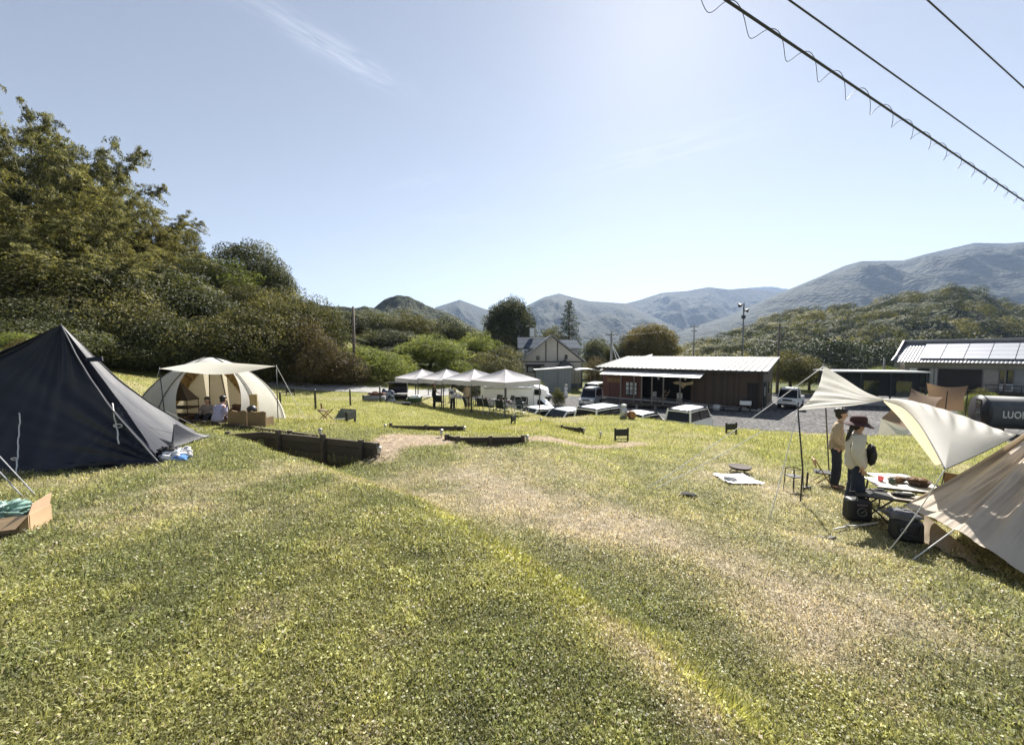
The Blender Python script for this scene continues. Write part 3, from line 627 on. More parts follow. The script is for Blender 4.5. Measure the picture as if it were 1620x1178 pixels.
# ------------------------------------------------------------------ gravel lot and concrete path
a = NT('gravel'); b = a.n('ShaderNodeBsdfPrincipled'); b.inputs['Roughness'].default_value = .95
t = a.n('ShaderNodeTexCoord'); v = a.n('ShaderNodeTexVoronoi'); v.inputs['Scale'].default_value = 7; a.l(t.outputs['Object'], v.inputs['Vector'])
sp = a.n('ShaderNodeSeparateColor'); a.l(v.outputs['Color'], sp.inputs[0])
mm = a.n('ShaderNodeMix', data_type='RGBA', blend_type='MULTIPLY'); mm.inputs[0].default_value = 1
a.l(a.ramp(sp.outputs[0], [(0, (.034, .033, .034)), (.6, (.078, .075, .075)), (1, (.18, .175, .17))]), mm.inputs[6]); a.l(a.ramp(a.noise(.35, 5), [(.3, (.75, .75, .78)), (.7, (1.2, 1.18, 1.15))]), mm.inputs[7])
a.l(mm.outputs[2], b.inputs['Base Color']); a.l(a.bump(v.outputs['Distance'], 1, .08), b.inputs['Normal']); a.l(b.outputs[0], a.out.inputs[0]); GRAVEL = a.m
gxs, gys = np.arange(-3, 62, .5), np.arange(15, 58, .5); GX, GY = np.meshgrid(gxs, gys); GZ = ground(GX, GY) + .02
ok = (-side(EDGE, GX, GY) > 1.3) & (GX > 1.2 + .0 * GY - np.clip(30 - GY, 0, 9) * .25) & (GY < 50 - .12 * GX)
nx, ny = len(gxs), len(gys); fs = [(j * nx + i, j * nx + i + 1, (j + 1) * nx + i + 1, (j + 1) * nx + i) for j in range(ny - 1) for i in range(nx - 1) if ok[j, i] and ok[j, i + 1] and ok[j + 1, i] and ok[j + 1, i + 1]]
tag(npmesh('gravel_lot', np.stack([GX, GY, GZ], -1).reshape(-1, 3), np.array(fs), GRAVEL, smooth=True), kind='structure')
CONC = mat('concrete', (.27, .265, .25), .9, .15, 1.5, .3, 30)
cen = [at(430, 28), at(520, 28.6), at(620, 29.6), at(700, 33), at(800, 38), at(862, 44)]
def lerp_path(pts, n):
    out = []; m = len(pts) - 1
    for i in range(n + 1):
        t = i / n * m; k = min(int(t), m - 1); out.append(pts[k].lerp(pts[k + 1], t - k))
    return out
cen = lerp_path(cen, 50); pv_ = []
for i, p in enumerate(cen):
    t = (cen[min(i + 1, 50)] - cen[max(i - 1, 0)]).normalized(); n = Vector((-t.y, t.x, 0))
    for k in range(7):
        q = p + n * (k / 6 - .5) * 2.4; pv_.append((q.x, q.y, gz(q.x, q.y) + .03))
pf = [(i * 7 + k, i * 7 + k + 1, (i + 1) * 7 + k + 1, (i + 1) * 7 + k) for i in range(50) for k in range(6)]
tag(npmesh('path', np.array(pv_), np.array(pf)[:, ::-1], CONC, smooth=True), kind='structure')

# ------------------------------------------------------------------ buildings
def plankmat(name, col, pitch, axis='X', rough=.8, var=.3):
    if name in _mats: return _mats[name]
    a = NT(name); b = a.n('ShaderNodeBsdfPrincipled'); b.inputs['Roughness'].default_value = rough
    t = a.n('ShaderNodeTexCoord'); s = a.n('ShaderNodeSeparateXYZ'); a.l(t.outputs['Object'], s.inputs[0])
    m = a.n('ShaderNodeMath', operation='MULTIPLY'); a.l(s.outputs['XYZ'.index(axis)], m.inputs[0]); m.inputs[1].default_value = 1 / pitch
    fr = a.n('ShaderNodeMath', operation='FRACT'); a.l(m.outputs[0], fr.inputs[0]); fl = a.n('ShaderNodeMath', operation='FLOOR'); a.l(m.outputs[0], fl.inputs[0])
    wn = a.n('ShaderNodeTexWhiteNoise', noise_dimensions='1D'); a.l(fl.outputs[0], wn.inputs['W'])
    mx = a.n('ShaderNodeMath', operation='ADD'); a.l(wn.outputs['Value'], mx.inputs[0]); a.l(a.noise(3, 6, sc=(6, 6, .6) if axis == 'X' else (.6, 6, 6)), mx.inputs[1])
    c = a.ramp(mx.outputs[0], [(.35, c2(col, 1 - var)), (1.1, c2(col, 1 + var))])
    g = a.ramp(fr.outputs[0], [(0, (.2, .2, .2)), (.06, (1, 1, 1)), (.94, (1, 1, 1)), (1, (.2, .2, .2))])
    k = a.n('ShaderNodeMix', data_type='RGBA', blend_type='MULTIPLY'); k.inputs[0].default_value = 1; a.l(c, k.inputs[6]); a.l(g, k.inputs[7]); a.l(k.outputs[2], b.inputs['Base Color'])
    a.l(a.bump(g, .6, .01), b.inputs['Normal']); a.l(b.outputs[0], a.out.inputs[0]); _mats[name] = a.m; return a.m
WOODR = plankmat('red_boards', (.115, .050, .036), .18); WOODD = plankmat('dark_boards', (.062, .043, .031), .18); GLASS = glassy('window_glass'); WHITE = mat('white_paint', (.78, .78, .76), .45, .05)
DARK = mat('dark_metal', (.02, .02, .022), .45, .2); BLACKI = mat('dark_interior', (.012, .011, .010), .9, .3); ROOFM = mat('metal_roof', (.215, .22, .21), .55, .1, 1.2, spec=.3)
TIMB = mat('pale_timber', (.30, .21, .13), .8, .25, 4); GREYC = mat('foundation', (.33, .33, .33), .9, .15, 3)
# --- the wooden hall: local x along its front from the left corner, y into the building
hall = thing('wooden_hall', 'long dark wooden hall with a white ribbed metal roof and a porch awning', 'hall', (9.9, 41.2, -3.9), R(-40)); HL, HD = 14.55, 7.6
def hx(px): q = (px - 810) / 600; return (q * 41.2 - 9.9) / (.766 + .643 * q)
z0, zf, zb = .75, 3.95, 4.9
def hz(px, py):                                        # height on the front wall
    d = 41.2 - .643 * hx(px); return P(px, py, d).z + 3.9
MB().box((HL / 2, HD / 2, .3), (HL + .1, HD + .1, 1.1)).build('foundation', GREYC, hall)
xa, xb, xo0, xo1 = 0, hx(1205.5), hx(1016), hx(1094)
m = MB(); m.box(((xo0) / 2, .08, (z0 + zf) / 2), (xo0, .16, zf - z0)); m.build('wall', WOODR, hall)
m = MB(); m.box(((xo1 + HL) / 2, .08, (z0 + zf) / 2), (HL - xo1, .16, zf - z0)); m.box(((xo0 + xo1) / 2, .08, zf - .35), (xo1 - xo0 - .004, .155, .7)); m.build('wall', WOODD, hall)['label'] = 'dark brown board wall right of the porch'
m = MB(); m.prism([(HL - .16, .163, z0), (HL - .16, HD, z0), (HL - .16, HD, zb), (HL - .16, .163, zf)], (.16, 0, 0)); m.prism([(0, .163, z0), (0, HD, z0), (0, HD, zb), (0, .163, zf)], (.16, 0, 0)); m.box((HL / 2, HD - .08, (z0 + zb) / 2), (HL - .33, .15, zb - z0)); m.build('side_wall', plankmat('olive_boards', (.085, .070, .045), .18, 'Y'), hall)
MB().box((HL / 2, 2.6, 2.2), (HL - .4, .1, 3)).build('interior_shade_sheet', BLACKI, hall)  # black sheet added to stand in for the dark of the hall interior
def roofz(y): return zf + .06 + (zb - zf) * y / HD
m = MB(); ov = .7
m.prism([(-.6, -ov, roofz(-ov)), (HL + .5, -ov, roofz(-ov)), (HL + .5, HD + .5, roofz(HD + .5)), (-.6, HD + .5, roofz(HD + .5))], (0, 0, .10)); rf = m.build('roof', ROOFM, hall)
m = MB(); n = 34
for i in range(n + 1):
    x = -.57 + (HL + 1.04) * i / n; m.prism([(x - .03, -ov - .01, roofz(-ov) + .102), (x + .03, -ov - .01, roofz(-ov) + .102), (x + .03, HD + .5, roofz(HD + .5) + .102), (x - .03, HD + .5, roofz(HD + .5) + .102)], (0, 0, .06))
m.build('standing_seams', mat('seam_shade_tone', (.10, .10, .10), .6, .1), rf)  # seams coloured darker than the roof to draw their shade lines
MB().box((HL / 2 - .05, -ov - .03, roofz(-ov) + .02), (HL + 1.1, .05, .2)).build('fascia', DARK, rf)
ax0, ax1 = hx(962), hx(1117); m = MB(); za = hz(1040, 587); m.prism([(ax0, -.02, za), (ax1, -.02, za), (ax1 - .0, -2.0, za - .42), (ax0, -2.0, za - .42)], (0, 0, .05)); aw = m.build('awning', mat('awning_sheet', (.62, .59, .57), .4, .08, 2), hall)
m = MB()
for i in range(15): x = ax0 + .03 + (ax1 - ax0 - .06) * i / 14; m.prism([(x - .02, -.04, za + .052), (x + .02, -.04, za + .052), (x + .02, -1.98, za - .368), (x - .02, -1.98, za - .368)], (0, 0, .03))
m.build('rib', mat('awning_sheet', (.62, .59, .57)), aw)
dk = MB().box(((ax0 + ax1) / 2, -1.0, z0 - .1), (ax1 - ax0, 1.9, .1))
dk.build('deck', mat('deck_boards', (.10, .085, .075), .8, .3, 4), hall)
for px in (1000, 1021, 1033, 1049, 1067, 1093):
    x = hx(px) - .4; MB().box((x, -1.8, (z0 - .05 + za - .4) / 2), (.1, .1, za - .4 - z0 + .05)).build('porch_post', mat('grey_timber', (.22, .19, .16), .8, .2), hall)
for x in np.linspace(ax0 + .3, ax1 - .3, 6): MB().box((x, -1.7, .25), (.16, .16, .62)).build('deck_pier', GREYC, hall)
m = MB(); w0, w1 = hx(990.5), hx(1009); zw0, zw1 = z0 + .35, hz(1000, 604.5)
win = MB().box(((w0 + w1) / 2, -.03, (zw0 + zw1) / 2), (w1 - w0, .06, zw1 - zw0)).build('window', DARK, hall)
for i in range(3):
    for j in range(3): MB().box((w0 + (w1 - w0) * (i + .5) / 3, -.07, zw1 - .2 - j * .43), ((w1 - w0) / 3 - .14, .02, .36)).build('pane', mat('paper_pane', (.70, .70, .68), .6, .1), win)
for i in range(2): MB().box((w0 + (w1 - w0) * (i + .5) / 3, -.07, zw0 + .45), ((w1 - w0) / 3 - .16, .02, .4)).build('pane', mat('dim_pane', (.25, .25, .26), .6), win)
sg = MB().box((hx(972), -.05, hz(972, 601)), (hx(983) - hx(961), .06, .52)).build('signboard', mat('sign_wood', (.20, .11, .05), .7, .2), hall)
for i in (-1, 1): MB().box((hx(972) + i * .42, -.09, hz(972, 601)), (.6, .02, .36)).build('name_board', mat('sign_wood_light', (.24, .14, .06), .7, .3, 14), sg)
dr = MB().box((hx(1192.5), -.03, z0 + 1.12), (hx(1201) - hx(1184), .07, 2.24)).build('door', plankmat('door_boards', (.022, .019, .018), .14), hall); MB().tube([(hx(1186), -.1, z0 + .95), (hx(1186), -.1, z0 + 1.25)], .02, 6).build('handle', DARK, dr)
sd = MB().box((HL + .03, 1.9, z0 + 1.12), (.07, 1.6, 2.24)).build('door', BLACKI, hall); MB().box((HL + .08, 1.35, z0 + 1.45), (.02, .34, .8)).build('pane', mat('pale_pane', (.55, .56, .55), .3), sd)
MB().box((HL + .03, 5.0, z0 + 1.6), (.07, 1.0, 1.0)).build('window', GLASS, hall)
MB().box((hx(1193), -.55, z0 - .32), (2.6, 1.0, .22)).build('doorstep', GREYC, hall); MB().box((hx(1170), -.9, z0 - .5), (3.2, .5, .16)).build('doorstep', GREYC, hall)
for px in (1131, 1149, 1167): MB().tube([(hx(px), -.02, hz(px, 596)), (hx(px), -.16, hz(px, 596))], .08, 8).build('wall_vent', DARK, hall)
MB().tube([(HL + .05, -.1, z0 - .3), (HL + .05, -.1, zf - .1)], .04, 6).build('drainpipe', DARK, hall)
# inside the porch: pale lamps and goods seen through the opening
HM = Matrix.LocRotScale(hall.location, hall.rotation_euler, None)
def inhall(x, y, z): return HM @ Vector((x, y, z))
for px, py, lb in [(1039, 599, 'round paper lamp hanging at the left of the porch opening'), (1082, 600, 'small round lamp hanging at the right of the porch opening')]:
    p = inhall(hx(px), .6, hz(px, py)); o = thing('pendant_lamp', lb, 'lamp', p); MB().blob((0, 0, 0), .12, 0, 1, 12, 8).build('lamp_shade', WHITE, o, True); MB().tube([(0, 0, .12), (0, 0, .5)], .01, 5).build('cord', DARK, o)
for px, rz, lb in [(1041, .3, 'pale wooden chair on the porch left of the ladder'), (1078, -.5, 'pale wooden chair on the porch right of the ladder')]:
    o = thing('porch_chair', lb, 'chair', inhall(hx(px), -.4, z0 - .05), rz); pm = mat('pale_cane', (.45, .42, .38), .7)
    MB().box((0, 0, .45), (.5, .5, .05)).build('seat', pm, o); MB().box((0, .24, .78), (.48, .05, .5)).build('backrest', pm, o)
    for sx in (-1, 1):
        for sy in (-1, 1): MB().tube([(sx * .21, sy * .2, .43), (sx * .24, sy * .23, 0)], .022, 6).build('leg', pm, o)
o = thing('ladder', 'wooden step ladder leaning in the porch opening', 'ladder', inhall(hx(1058), -.7, z0 - .05), R(-40)); m = MB()
for s in (-1, 1): MB().tube([(s * .2 - .5, 0, 0), (s * .2 + .1, .3, 1.3)], .03, 6).build('rail', TIMB, o)
for i in range(4): MB().tube([(-.68 + .15 * (i + 1) * .8, .06 * (i + 1), .27 * (i + 1)), (-.28 + .15 * (i + 1) * .8, .06 * (i + 1), .27 * (i + 1))], .02, 6).build('rung', TIMB, o)
bn = MB(); q = [(0, 0), (.5, .12), (1.1, .02), (1.8, .16), (1.75, -.12), (1.2, -.2), (.9, -.55), (.7, -.2), (.2, -.15)]
bn.prism([(x, 0, z) for x, z in q], (0, .03, 0)); o = bn.build('porch_banner', mat('banner_cloth', (.34, .26, .13), .9, .3, 5), None); o.location = inhall(hx(1073), -1.6, hz(1073, 603)); o.rotation_euler = (0, 0, R(-40)); tag(o, 'torn beige cloth banner hanging under the right end of the awning', 'banner')
o = thing('wash_stand', 'white basin on a dark stand beside the hall door', 'basin', inhall(hx(1184), -.75, z0 - .21), R(-40)); MB().box((0, 0, .78), (.8, .5, .34)).build('basin', WHITE, o, bevel=.03)
for s in (-1, 1):
    for t_ in (-1, 1): MB().box((s * .34, t_ * .2, .31), (.06, .06, .62)).build('leg', DARK, o)
MB().blob((-.1, 0, 1.02), (.22, .15, .12), .2).build('wrapped_bundle', DARK, o, True)
for px, r_, lb in [(1138, .22, 'small pale bucket at the hall wall nearest the parked white van'), (1140.5, .3, 'larger pale bucket by the hall foundation')]:
    p = inhall(hx(px), -.8 - r_, 0); p.z = gz(p.x, p.y); o = thing('bucket', lb, 'bucket', p); MB().lathe([(r_ * .75, 0), (r_, r_ * 1.7), (r_ * .92, r_ * 1.7), (r_ * .7, .05)], n=14).build('pail', mat('pale_plastic', (.5, .5, .5), .5), o, True); MB().tube([(-r_, 0, r_ * 1.6), (0, 0, r_ * 2.3), (r_, 0, r_ * 1.6)], .015, 5).build('handle', DARK, o)
p = inhall(hx(1150), -.9, 0); o = thing('stacked_bench', 'low dark bench along the right part of the hall wall', 'bench', (p.x, p.y, gz(p.x, p.y)), R(-40)); MB().box((0, 0, .34), (2.8, .35, .06)).build('seat', DARK, o)
for s in (-1.2, 0, 1.2): MB().box((s, 0, .16), (.08, .3, .32)).build('leg', DARK, o)

# --- gabled house behind the lot
gh = thing('gabled_house', 'cream plastered house with dark timber strips and slate blue tiled gables', 'house', (5.95, 60, -4.0), 0)
PL = mat('cream_plaster', (.46, .43, .38), .9, .08, 2, .1, 20); SL = plankmat('slate_tiles', (.075, .09, .115), .35, 'Z', .95, .2); SL.node_tree.nodes['Principled BSDF'].inputs['Specular IOR Level'].default_value = .1; TB = mat('dark_timber', (.045, .038, .034), .8, .2)
def hl(px, py, d=60): q = P(px, py, d); return q.x - 5.95, q.z + 4.0
ap = hl(872.6, 531); eL = hl(819, 575); eR = hl(926, 573); wl, wr = hl(825, 575)[0], hl(921.5, 575)[0]
def slope(x): return ap[1] - (abs(x - ap[0])) * ((ap[1] - eL[1]) / (ap[0] - eL[0]))
MB().prism([(wl, 0, -.2), (wr, 0, -.2), (wr, 0, slope(wr)), (ap[0], 0, ap[1] - .1), (wl, 0, slope(wl))], (0, 9, 0)).build('wall', PL, gh)
m = MB()
for s, e in ((-1, eL), (1, eR)):
    m.prism([(ap[0], -.6, ap[1] + .02), (e[0], -.6, e[1] + .02), (e[0], 9.4, e[1] + .02), (ap[0], 9.4, ap[1] + .02)][::s], (0, 0, .18))
fr = m.build('roof', SL, gh)
m = MB()
for e in (eL, eR): m.prism([(ap[0], -.66, ap[1] + .22), (e[0], -.66, e[1] + .22), (e[0], -.66, e[1] - .05), (ap[0], -.66, ap[1] - .05)], (0, .05, 0))
m.build('bargeboard', mat('grey_trim', (.2, .2, .2), .7), fr)
# cross wing with its ridge along x
rl, rr_ = hl(819.5, 531)[0], hl(923, 531)[0]; zt = hl(850, 531)[1]; ze = hl(830, 550.5)[1]
MB().box(((rl + .3 + wl + 6) / 2, 6, (ze - .2) / 2), (wl + 6 - rl - .3, 6, ze + .2)).build('wall', PL, gh)
MB().box((wr - 1.5, 6.1, (ze - .2) / 2), (rr_ - wr + 2.6, 5.8, ze + .2)).build('wall', PL, gh)
for xa_, xb_, dz, lb in ((rl, ap[0] - .2, 0, 'rear_roof'), (ap[0] + .2, rr_, -.45, 'rear_roof')):
    MB().prism([(xa_, 2.5, ze), (xa_, 6, zt + dz), (xa_, 9.5, ze)], (xb_ - xa_, 0, 0)).build(lb, SL, gh)
x, z = hl(844.5, 529); MB().box((x, 5.5, z + .6), (.75, .7, 1.5)).build('chimney', WHITE, fr); 
zb_ = hl(860, 572)[1]; MB().box(((wl + wr) / 2, -.03, zb_), (wr - wl, .1, .16)).build('timber_strip', TB, gh)
for px in (863.6, 882): x = hl(px, 560)[0]; MB().box((x, -.03, (zb_ + slope(x)) / 2), (.15, .09, slope(x) - zb_ - .22)).build('timber_strip', TB, gh)
for px in (825.6, 921): x = hl(px, 560)[0]; MB().box((x, -.03, zb_ / 2 - .15), (.15, .09, zb_ - .2)).build('timber_strip', TB, gh)
for px, py in ((851, 566), (895.5, 564.5)):
    x, z = hl(px, py); pts = [(x + .26 * math.cos(t), -.05, z + .12 + .26 * math.sin(t)) for t in np.linspace(0, PI, 9)] + [(x - .26, -.05, z - .35), (x + .26, -.05, z - .35)]
    w_ = MB().prism(pts, (0, .06, 0)).build('window', TB, gh); MB().prism([(x + (a_[0] - x) * .72, -.07, z + (a_[2] - z) * .8) for a_ in pts], (0, .03, 0)).build('pane', GLASS, w_)
x, z = hl(846, 584); w_ = MB().box((x - .2, -.06, z), (2.2, .12, 1.0)).build('window', TB, gh); MB().box((x - .7, -.14, z), (.75, .03, .75)).build('pane', mat('curtain', (.4, .4, .4), .5), w_); MB().box((x + .3, -.14, z), (.75, .03, .75)).build('pane', GLASS, w_); MB().prism([(x - 1.5, -.02, z + .75), (x + 1.5, -.02, z + .75), (x + 1.5, -.7, z + .55), (x - 1.5, -.7, z + .55)], (0, 0, .06)).build('window_hood', TB, w_)
x0, z0_ = hl(879, 580); x1, z1_ = hl(893, 568.5); x2, _ = hl(907, 580); MB().prism([(x0, -1.6, z0_), (x2, -1.6, z0_), (x1, -1.6, z1_)], (0, 1.55, 0)).build('porch_roof', mat('dark_tiles', (.05, .055, .06), .7), gh)
x, z = hl(831, 556); ac = MB().box((x, 2.7, z), (.9, .5, .7)).build('air_conditioner', WHITE, gh); MB().tube([(x + .12, 2.44, z), (x + .12, 2.41, z)], .24, 14).build('fan_grille', mat('dim_grille', (.2, .2, .2), .6), ac)
MB().box(((wr - 1.3), -.04, .3), (2.4, .1, 1.0)).build('plinth', mat('blue_grey_base', (.12, .14, .17), .8), gh)
sh = thing('garden_shed', 'grey corrugated shed with a white sloping roof edge before the gabled house', 'shed', (X(848, 53), 53, gz(X(860, 53), 53)), 0)
wd = X(905, 53) - X(849, 53); zl, zr_ = P(850, 586, 53).z - sh.location.z, P(905, 582, 53).z - sh.location.z
MB().prism([(0, 0, -.1), (wd, 0, -.1), (wd, 0, zr_), (0, 0, zl)], (0, 2.5, 0)).build('wall', plankmat('shed_sheet', (.23, .25, .25), .22, 'X', .6, .06), sh); MB().prism([(-.25, -.3, zl + .01), (wd + .15, -.3, zr_ + .01), (wd + .15, 2.8, zr_ + .01), (-.25, 2.8, zl + .01)], (0, 0, .14)).build('roof', WHITE, sh)
MB().box((wd * .62, -.03, zr_ * .45), (.05, .05, zr_ * .85)).build('door_seam', DARK, sh)
o = thing('garden_statue', 'slender white figure statue in front of the grey shed', 'statue', at(895.5, 47)); m = MB().lathe([(.22, 0), (.26, .3), (.19, .75), (.14, .85), (.22, 1.05), (.2, 1.25), (.08, 1.34)], n=12); m.build('figure', WHITE, o, True); MB().blob((0, 0, 1.45), (.11, .11, .13), 0, 1, 10, 8).build('head', WHITE, o, True); MB().lathe([(.3, 1.52), (.12, 1.58), (.1, 1.66), (.02, 1.68)], n=12).build('hat', mat('straw_hat', (.55, .5, .4), .8), o, True)
o = thing('white_carport', 'low white vaulted carport roof right of the gabled house', 'carport', at(938, 56)); 
m = MB(); m.grid(lambda u, v: Vector(((u - .5) * 5.4, (v - .5) * 4, 2.7 + .65 * math.sin(u * PI * .9 + .5) - u * .5)), 12, 4); m.build('roof', WHITE, o, True, solid=.08)
for s in (-2.4, 0, 2.4):
    for t_ in (-1.6, 1.6): MB().tube([(s, t_, 0), (s, t_, 2.8)], .05, 6).build('post', mat('grey_timber', (.22, .19, .16)), o)
o = thing('lean_to_roof', 'narrow pale shed roof rising behind the left end of the wooden hall', 'shed', at(990, 54), R(-25)); m = MB(); m.prism([(-3.5, -1.2, 2.6), (3.5, -1.2, 4.6), (3.5, 1.2, 5.0), (-3.5, 1.2, 3.0)], (0, 0, .12)); m.build('roof', ROOFM, o); MB().prism([(-3.2, -1, -.1), (3.2, -1, -.1), (3.2, -1, 4.4), (-3.2, -1, 2.55)], (0, 2, 0)).build('wall', WOODD, o)

# --- black open shed, tiled farmhouse
bs = thing('black_shed', 'long flat roofed black shed behind the cream tarp', 'shed', (X(1318, 36), 36, -3.3), R(-14)); wd = 7.2; zt = 3.15
MB().box((wd / 2, 1.6, zt / 2 + .45), (wd - .5, 2.6, zt - .95)).build('wall', plankmat('black_boards', (.014, .015, .017), .3), bs); MB().box((wd / 2, 1.5, zt + .05), (wd + .3, 3.6, .12)).build('roof', mat('pale_roof_sheet', (.55, .55, .53), .35, .08), bs)
MB().box((wd / 2, 1.5, .2), (wd - .5, 2.9, .5)).build('foundation', GREYC, bs)
for x in (.1, wd * .3, wd * .62, wd - .1): MB().box((x, -.2, zt / 2), (.1, .1, zt)).build('post', DARK, bs)
for x in (wd * .45, wd * .8): MB().box((x, .27, 1.6), (1.2, .05, 1.5)).build('window', glassy('green_glass', (.02, .03, .026)), bs)

fh = thing('tiled_farmhouse', 'grey tiled farmhouse with solar panels over its veranda', 'house', (51.2, 50, -3.3), R(-57.3)); FL = 34; ez, rz_ = 3.72, 6.25
KW = a = NT('kawara_tiles'); b = a.n('ShaderNodeBsdfPrincipled'); b.inputs['Roughness'].default_value = .38; b.inputs['Base Color'].default_value = (.17, .175, .19, 1); a.l(b.outputs[0], a.out.inputs[0]); KW = a.m
def rooff(u, v):                                    # wavy pantiles
    x = -.8 + u * FL; y = v * 5.2; return Vector((x, y, ez + (rz_ - ez) * v + .032 * abs(math.sin(x * PI / .30)) - .05 * ((v * 14) % 1)))
m = MB().grid(rooff, 800, 15); rf = m.build('roof', KW, fh, solid=.06)
MB().prism([(-.8, 5.2, rz_), (FL - .8, 5.2, rz_), (FL - .8, 10.2, ez), (-.8, 10.2, ez)], (0, 0, .1)).build('rear_roof', KW, rf)
m = MB(); m.box((FL / 2 - .8, 5.2, rz_ + .25), (FL + .2, .34, .42)); m.build('ridge_tiles', mat('ridge_tile', (.22, .22, .23), .35), rf, bevel=.08)
MB().tube([(-.75, .0, ez + .12), (-.75, 1.8, ez + .85), (-.75, 5.2, rz_ + .3)], .2, 8).build('rake_tiles', mat('dark_tile', (.04, .04, .045), .4), rf)
sp_ = mat('solar_panel', (.40, .41, .45), .42, .05, 1, spec=1.0, metal=.4)  # panel colour lightened to carry bright sun glare
m = MB(); m2 = MB()
for i in range(9):
    for j in range(4):
        x0_, x1_ = 1.5 + i * 1.9, 1.5 + i * 1.9 + 1.84; v0, v1 = .15 + j * .19, .15 + j * .19 + .18
        m.prism([(x0_, v0 * 5.2, ez + (rz_ - ez) * v0 + .14), (x1_, v0 * 5.2, ez + (rz_ - ez) * v0 + .14), (x1_, v1 * 5.2, ez + (rz_ - ez) * v1 + .14), (x0_, v1 * 5.2, ez + (rz_ - ez) * v1 + .14)], (0, 0, .04))
m.build('solar_panel', sp_, rf)
MB().box((FL / 2 - .8, 5.3, ez / 2), (FL - 2, 8.2, ez - .06)).build('wall', mat('grey_plaster', (.30, .28, .26), .9, .12, 2), fh)
MB().box((FL / 2 - .8, 1.17, ez - .3), (FL - 2, .06, .5)).build('eave_board', mat('pale_eave', (.42, .39, .35), .8), fh)
x = .6
for k, wdt in enumerate([.8, 1.1, .7, 3.6, 1.2, 1.0, 1.0, .8, 1.5, 1.1, 1.1, 1.1, .9, 1.2, 1.2, 1.0, 1.4]):
    nm, mt = [('panel', WHITE), ('window', GLASS), ('panel', mat('shutter', (.45, .44, .42), .6)), ('shutter', mat('lattice', (.03, .025, .022), .7, .4, 20)), ('panel', mat('grey_plaster2', (.38, .34, .30), .9)), ('window', GLASS), ('window', mat('screen', (.25, .26, .26), .4)), ('window', GLASS), ('panel', mat('grey_plaster2', (.38, .34, .30)))][k % 9]
    MB().box((x + wdt / 2, 1.15, 1.75), (wdt - .12, .08, 2.4)).build(nm, mt, fh); x += wdt
MB().box((12, .6, .45), (22, 1.0, .12)).build('veranda', mat('veranda_wood', (.12, .10, .085), .8), fh)
m = MB(); m.box((14, .1, 1.25), (14, .06, .08)); m.box((14, .1, .8), (14, .05, .06)); ra = m.build('railing', DARK, fh)
for i in range(12): MB().box((7.2 + i * 1.24, .1, .75), (.06, .06, 1.0)).build('baluster', DARK, ra)
for i in range(4): MB().box((3 + 5.5 * i, .35, 1.9), (.13, .13, 3.4)).build('veranda_post', mat('grey_timber', (.22, .19, .16)), fh)
ac = MB().box((8.6, .55, 1.0), (.95, .4, .8)).build('air_conditioner', mat('pale_casing', (.6, .6, .58), .5), fh); MB().tube([(8.7, .33, 1.0), (8.7, .3, 1.0)], .28, 14).build('fan_grille', mat('dim_grille', (.2, .2, .2)), ac)
MB().tube([(8.7 + 2.2, 1.0, .3), (10.9, 1.0, 3.4), (10.6, .3, 3.6)], .05, 6).build('drainpipe', mat('pale_casing', (.6, .6, .58)), fh)
MB().prism([(-1.2, 1.5, .2), (-.3, 1.5, .2), (-.3, 1.5, 3.5), (-.9, 1.5, 3.5)], (0, 3, 0)).build('lean_to', mat('lean_to_sheet', (.3, .29, .28), .6), fh)

# --- barrel cabin with its lettering
bc = thing('barrel_cabin', 'dark barrel shaped cabin with a wooden end wall and pale lettering', 'cabin', (29.15, 23.4, gz(30, 23.4) + .35), R(-26)); RB = .98
MB().lathe([(RB, 0), (RB, 5.0)], (0, 0, RB), 40, 'X').build('shell', mat('felt_roof', (.075, .085, .095), .62, .15, 3, .2, 40), bc, True)
MB().lathe([(RB * .97, -.06), (RB * .97, .02)], (0, 0, RB), 40, 'X').build('end_wall', plankmat('end_boards', (.26, .17, .11), .13, 'Y', .8, .2), bc)
MB().lathe([(RB + .02, -.12), (RB + .02, .0), (RB - .04, .0), (RB - .04, -.12)], (0, 0, RB), 40, 'X').build('rim', DARK, bc, True)
d_ = MB().box((-.1, .0, RB + .02), (.06, .62, 1.5)).build('door', DARK, bc); MB().box((-.14, .0, RB + .25), (.02, .4, .8)).build('pane', GLASS, d_)
for x in (.5, 2.5, 4.5): MB().box((x, 0, -.1), (.25, 1.6, .5)).build('cradle', mat('cradle_wood', (.10, .07, .05), .85), bc)
MB().box((-.55, 0, .05), (.8, 1.2, .1)).build('step', TIMB, bc)
fc = bpy.data.curves.new('lettering', 'FONT'); fc.body = 'LUONTO'; fc.size = .58; fc.extrude = .008; fc.offset = .012; fc.space_character = 1.08
_t = bpy.data.objects.new('lettering_source', fc); COL.objects.link(_t); bpy.context.view_layer.update(); _me = bpy.data.meshes.new_from_object(_t.evaluated_get(bpy.context.evaluated_depsgraph_get())); bpy.data.objects.remove(_t)
tx = bpy.data.objects.new('lettering', _me); COL.objects.link(tx); tx.parent = bc; tx.scale = (.62, 1, 1); tx.location = (.42, -RB * 1.005, RB - .22); tx.rotation_euler = (R(90), 0, 0); _me.materials.clear(); _me.materials.append(mat('lettering_paint', (.55, .56, .55), .6))

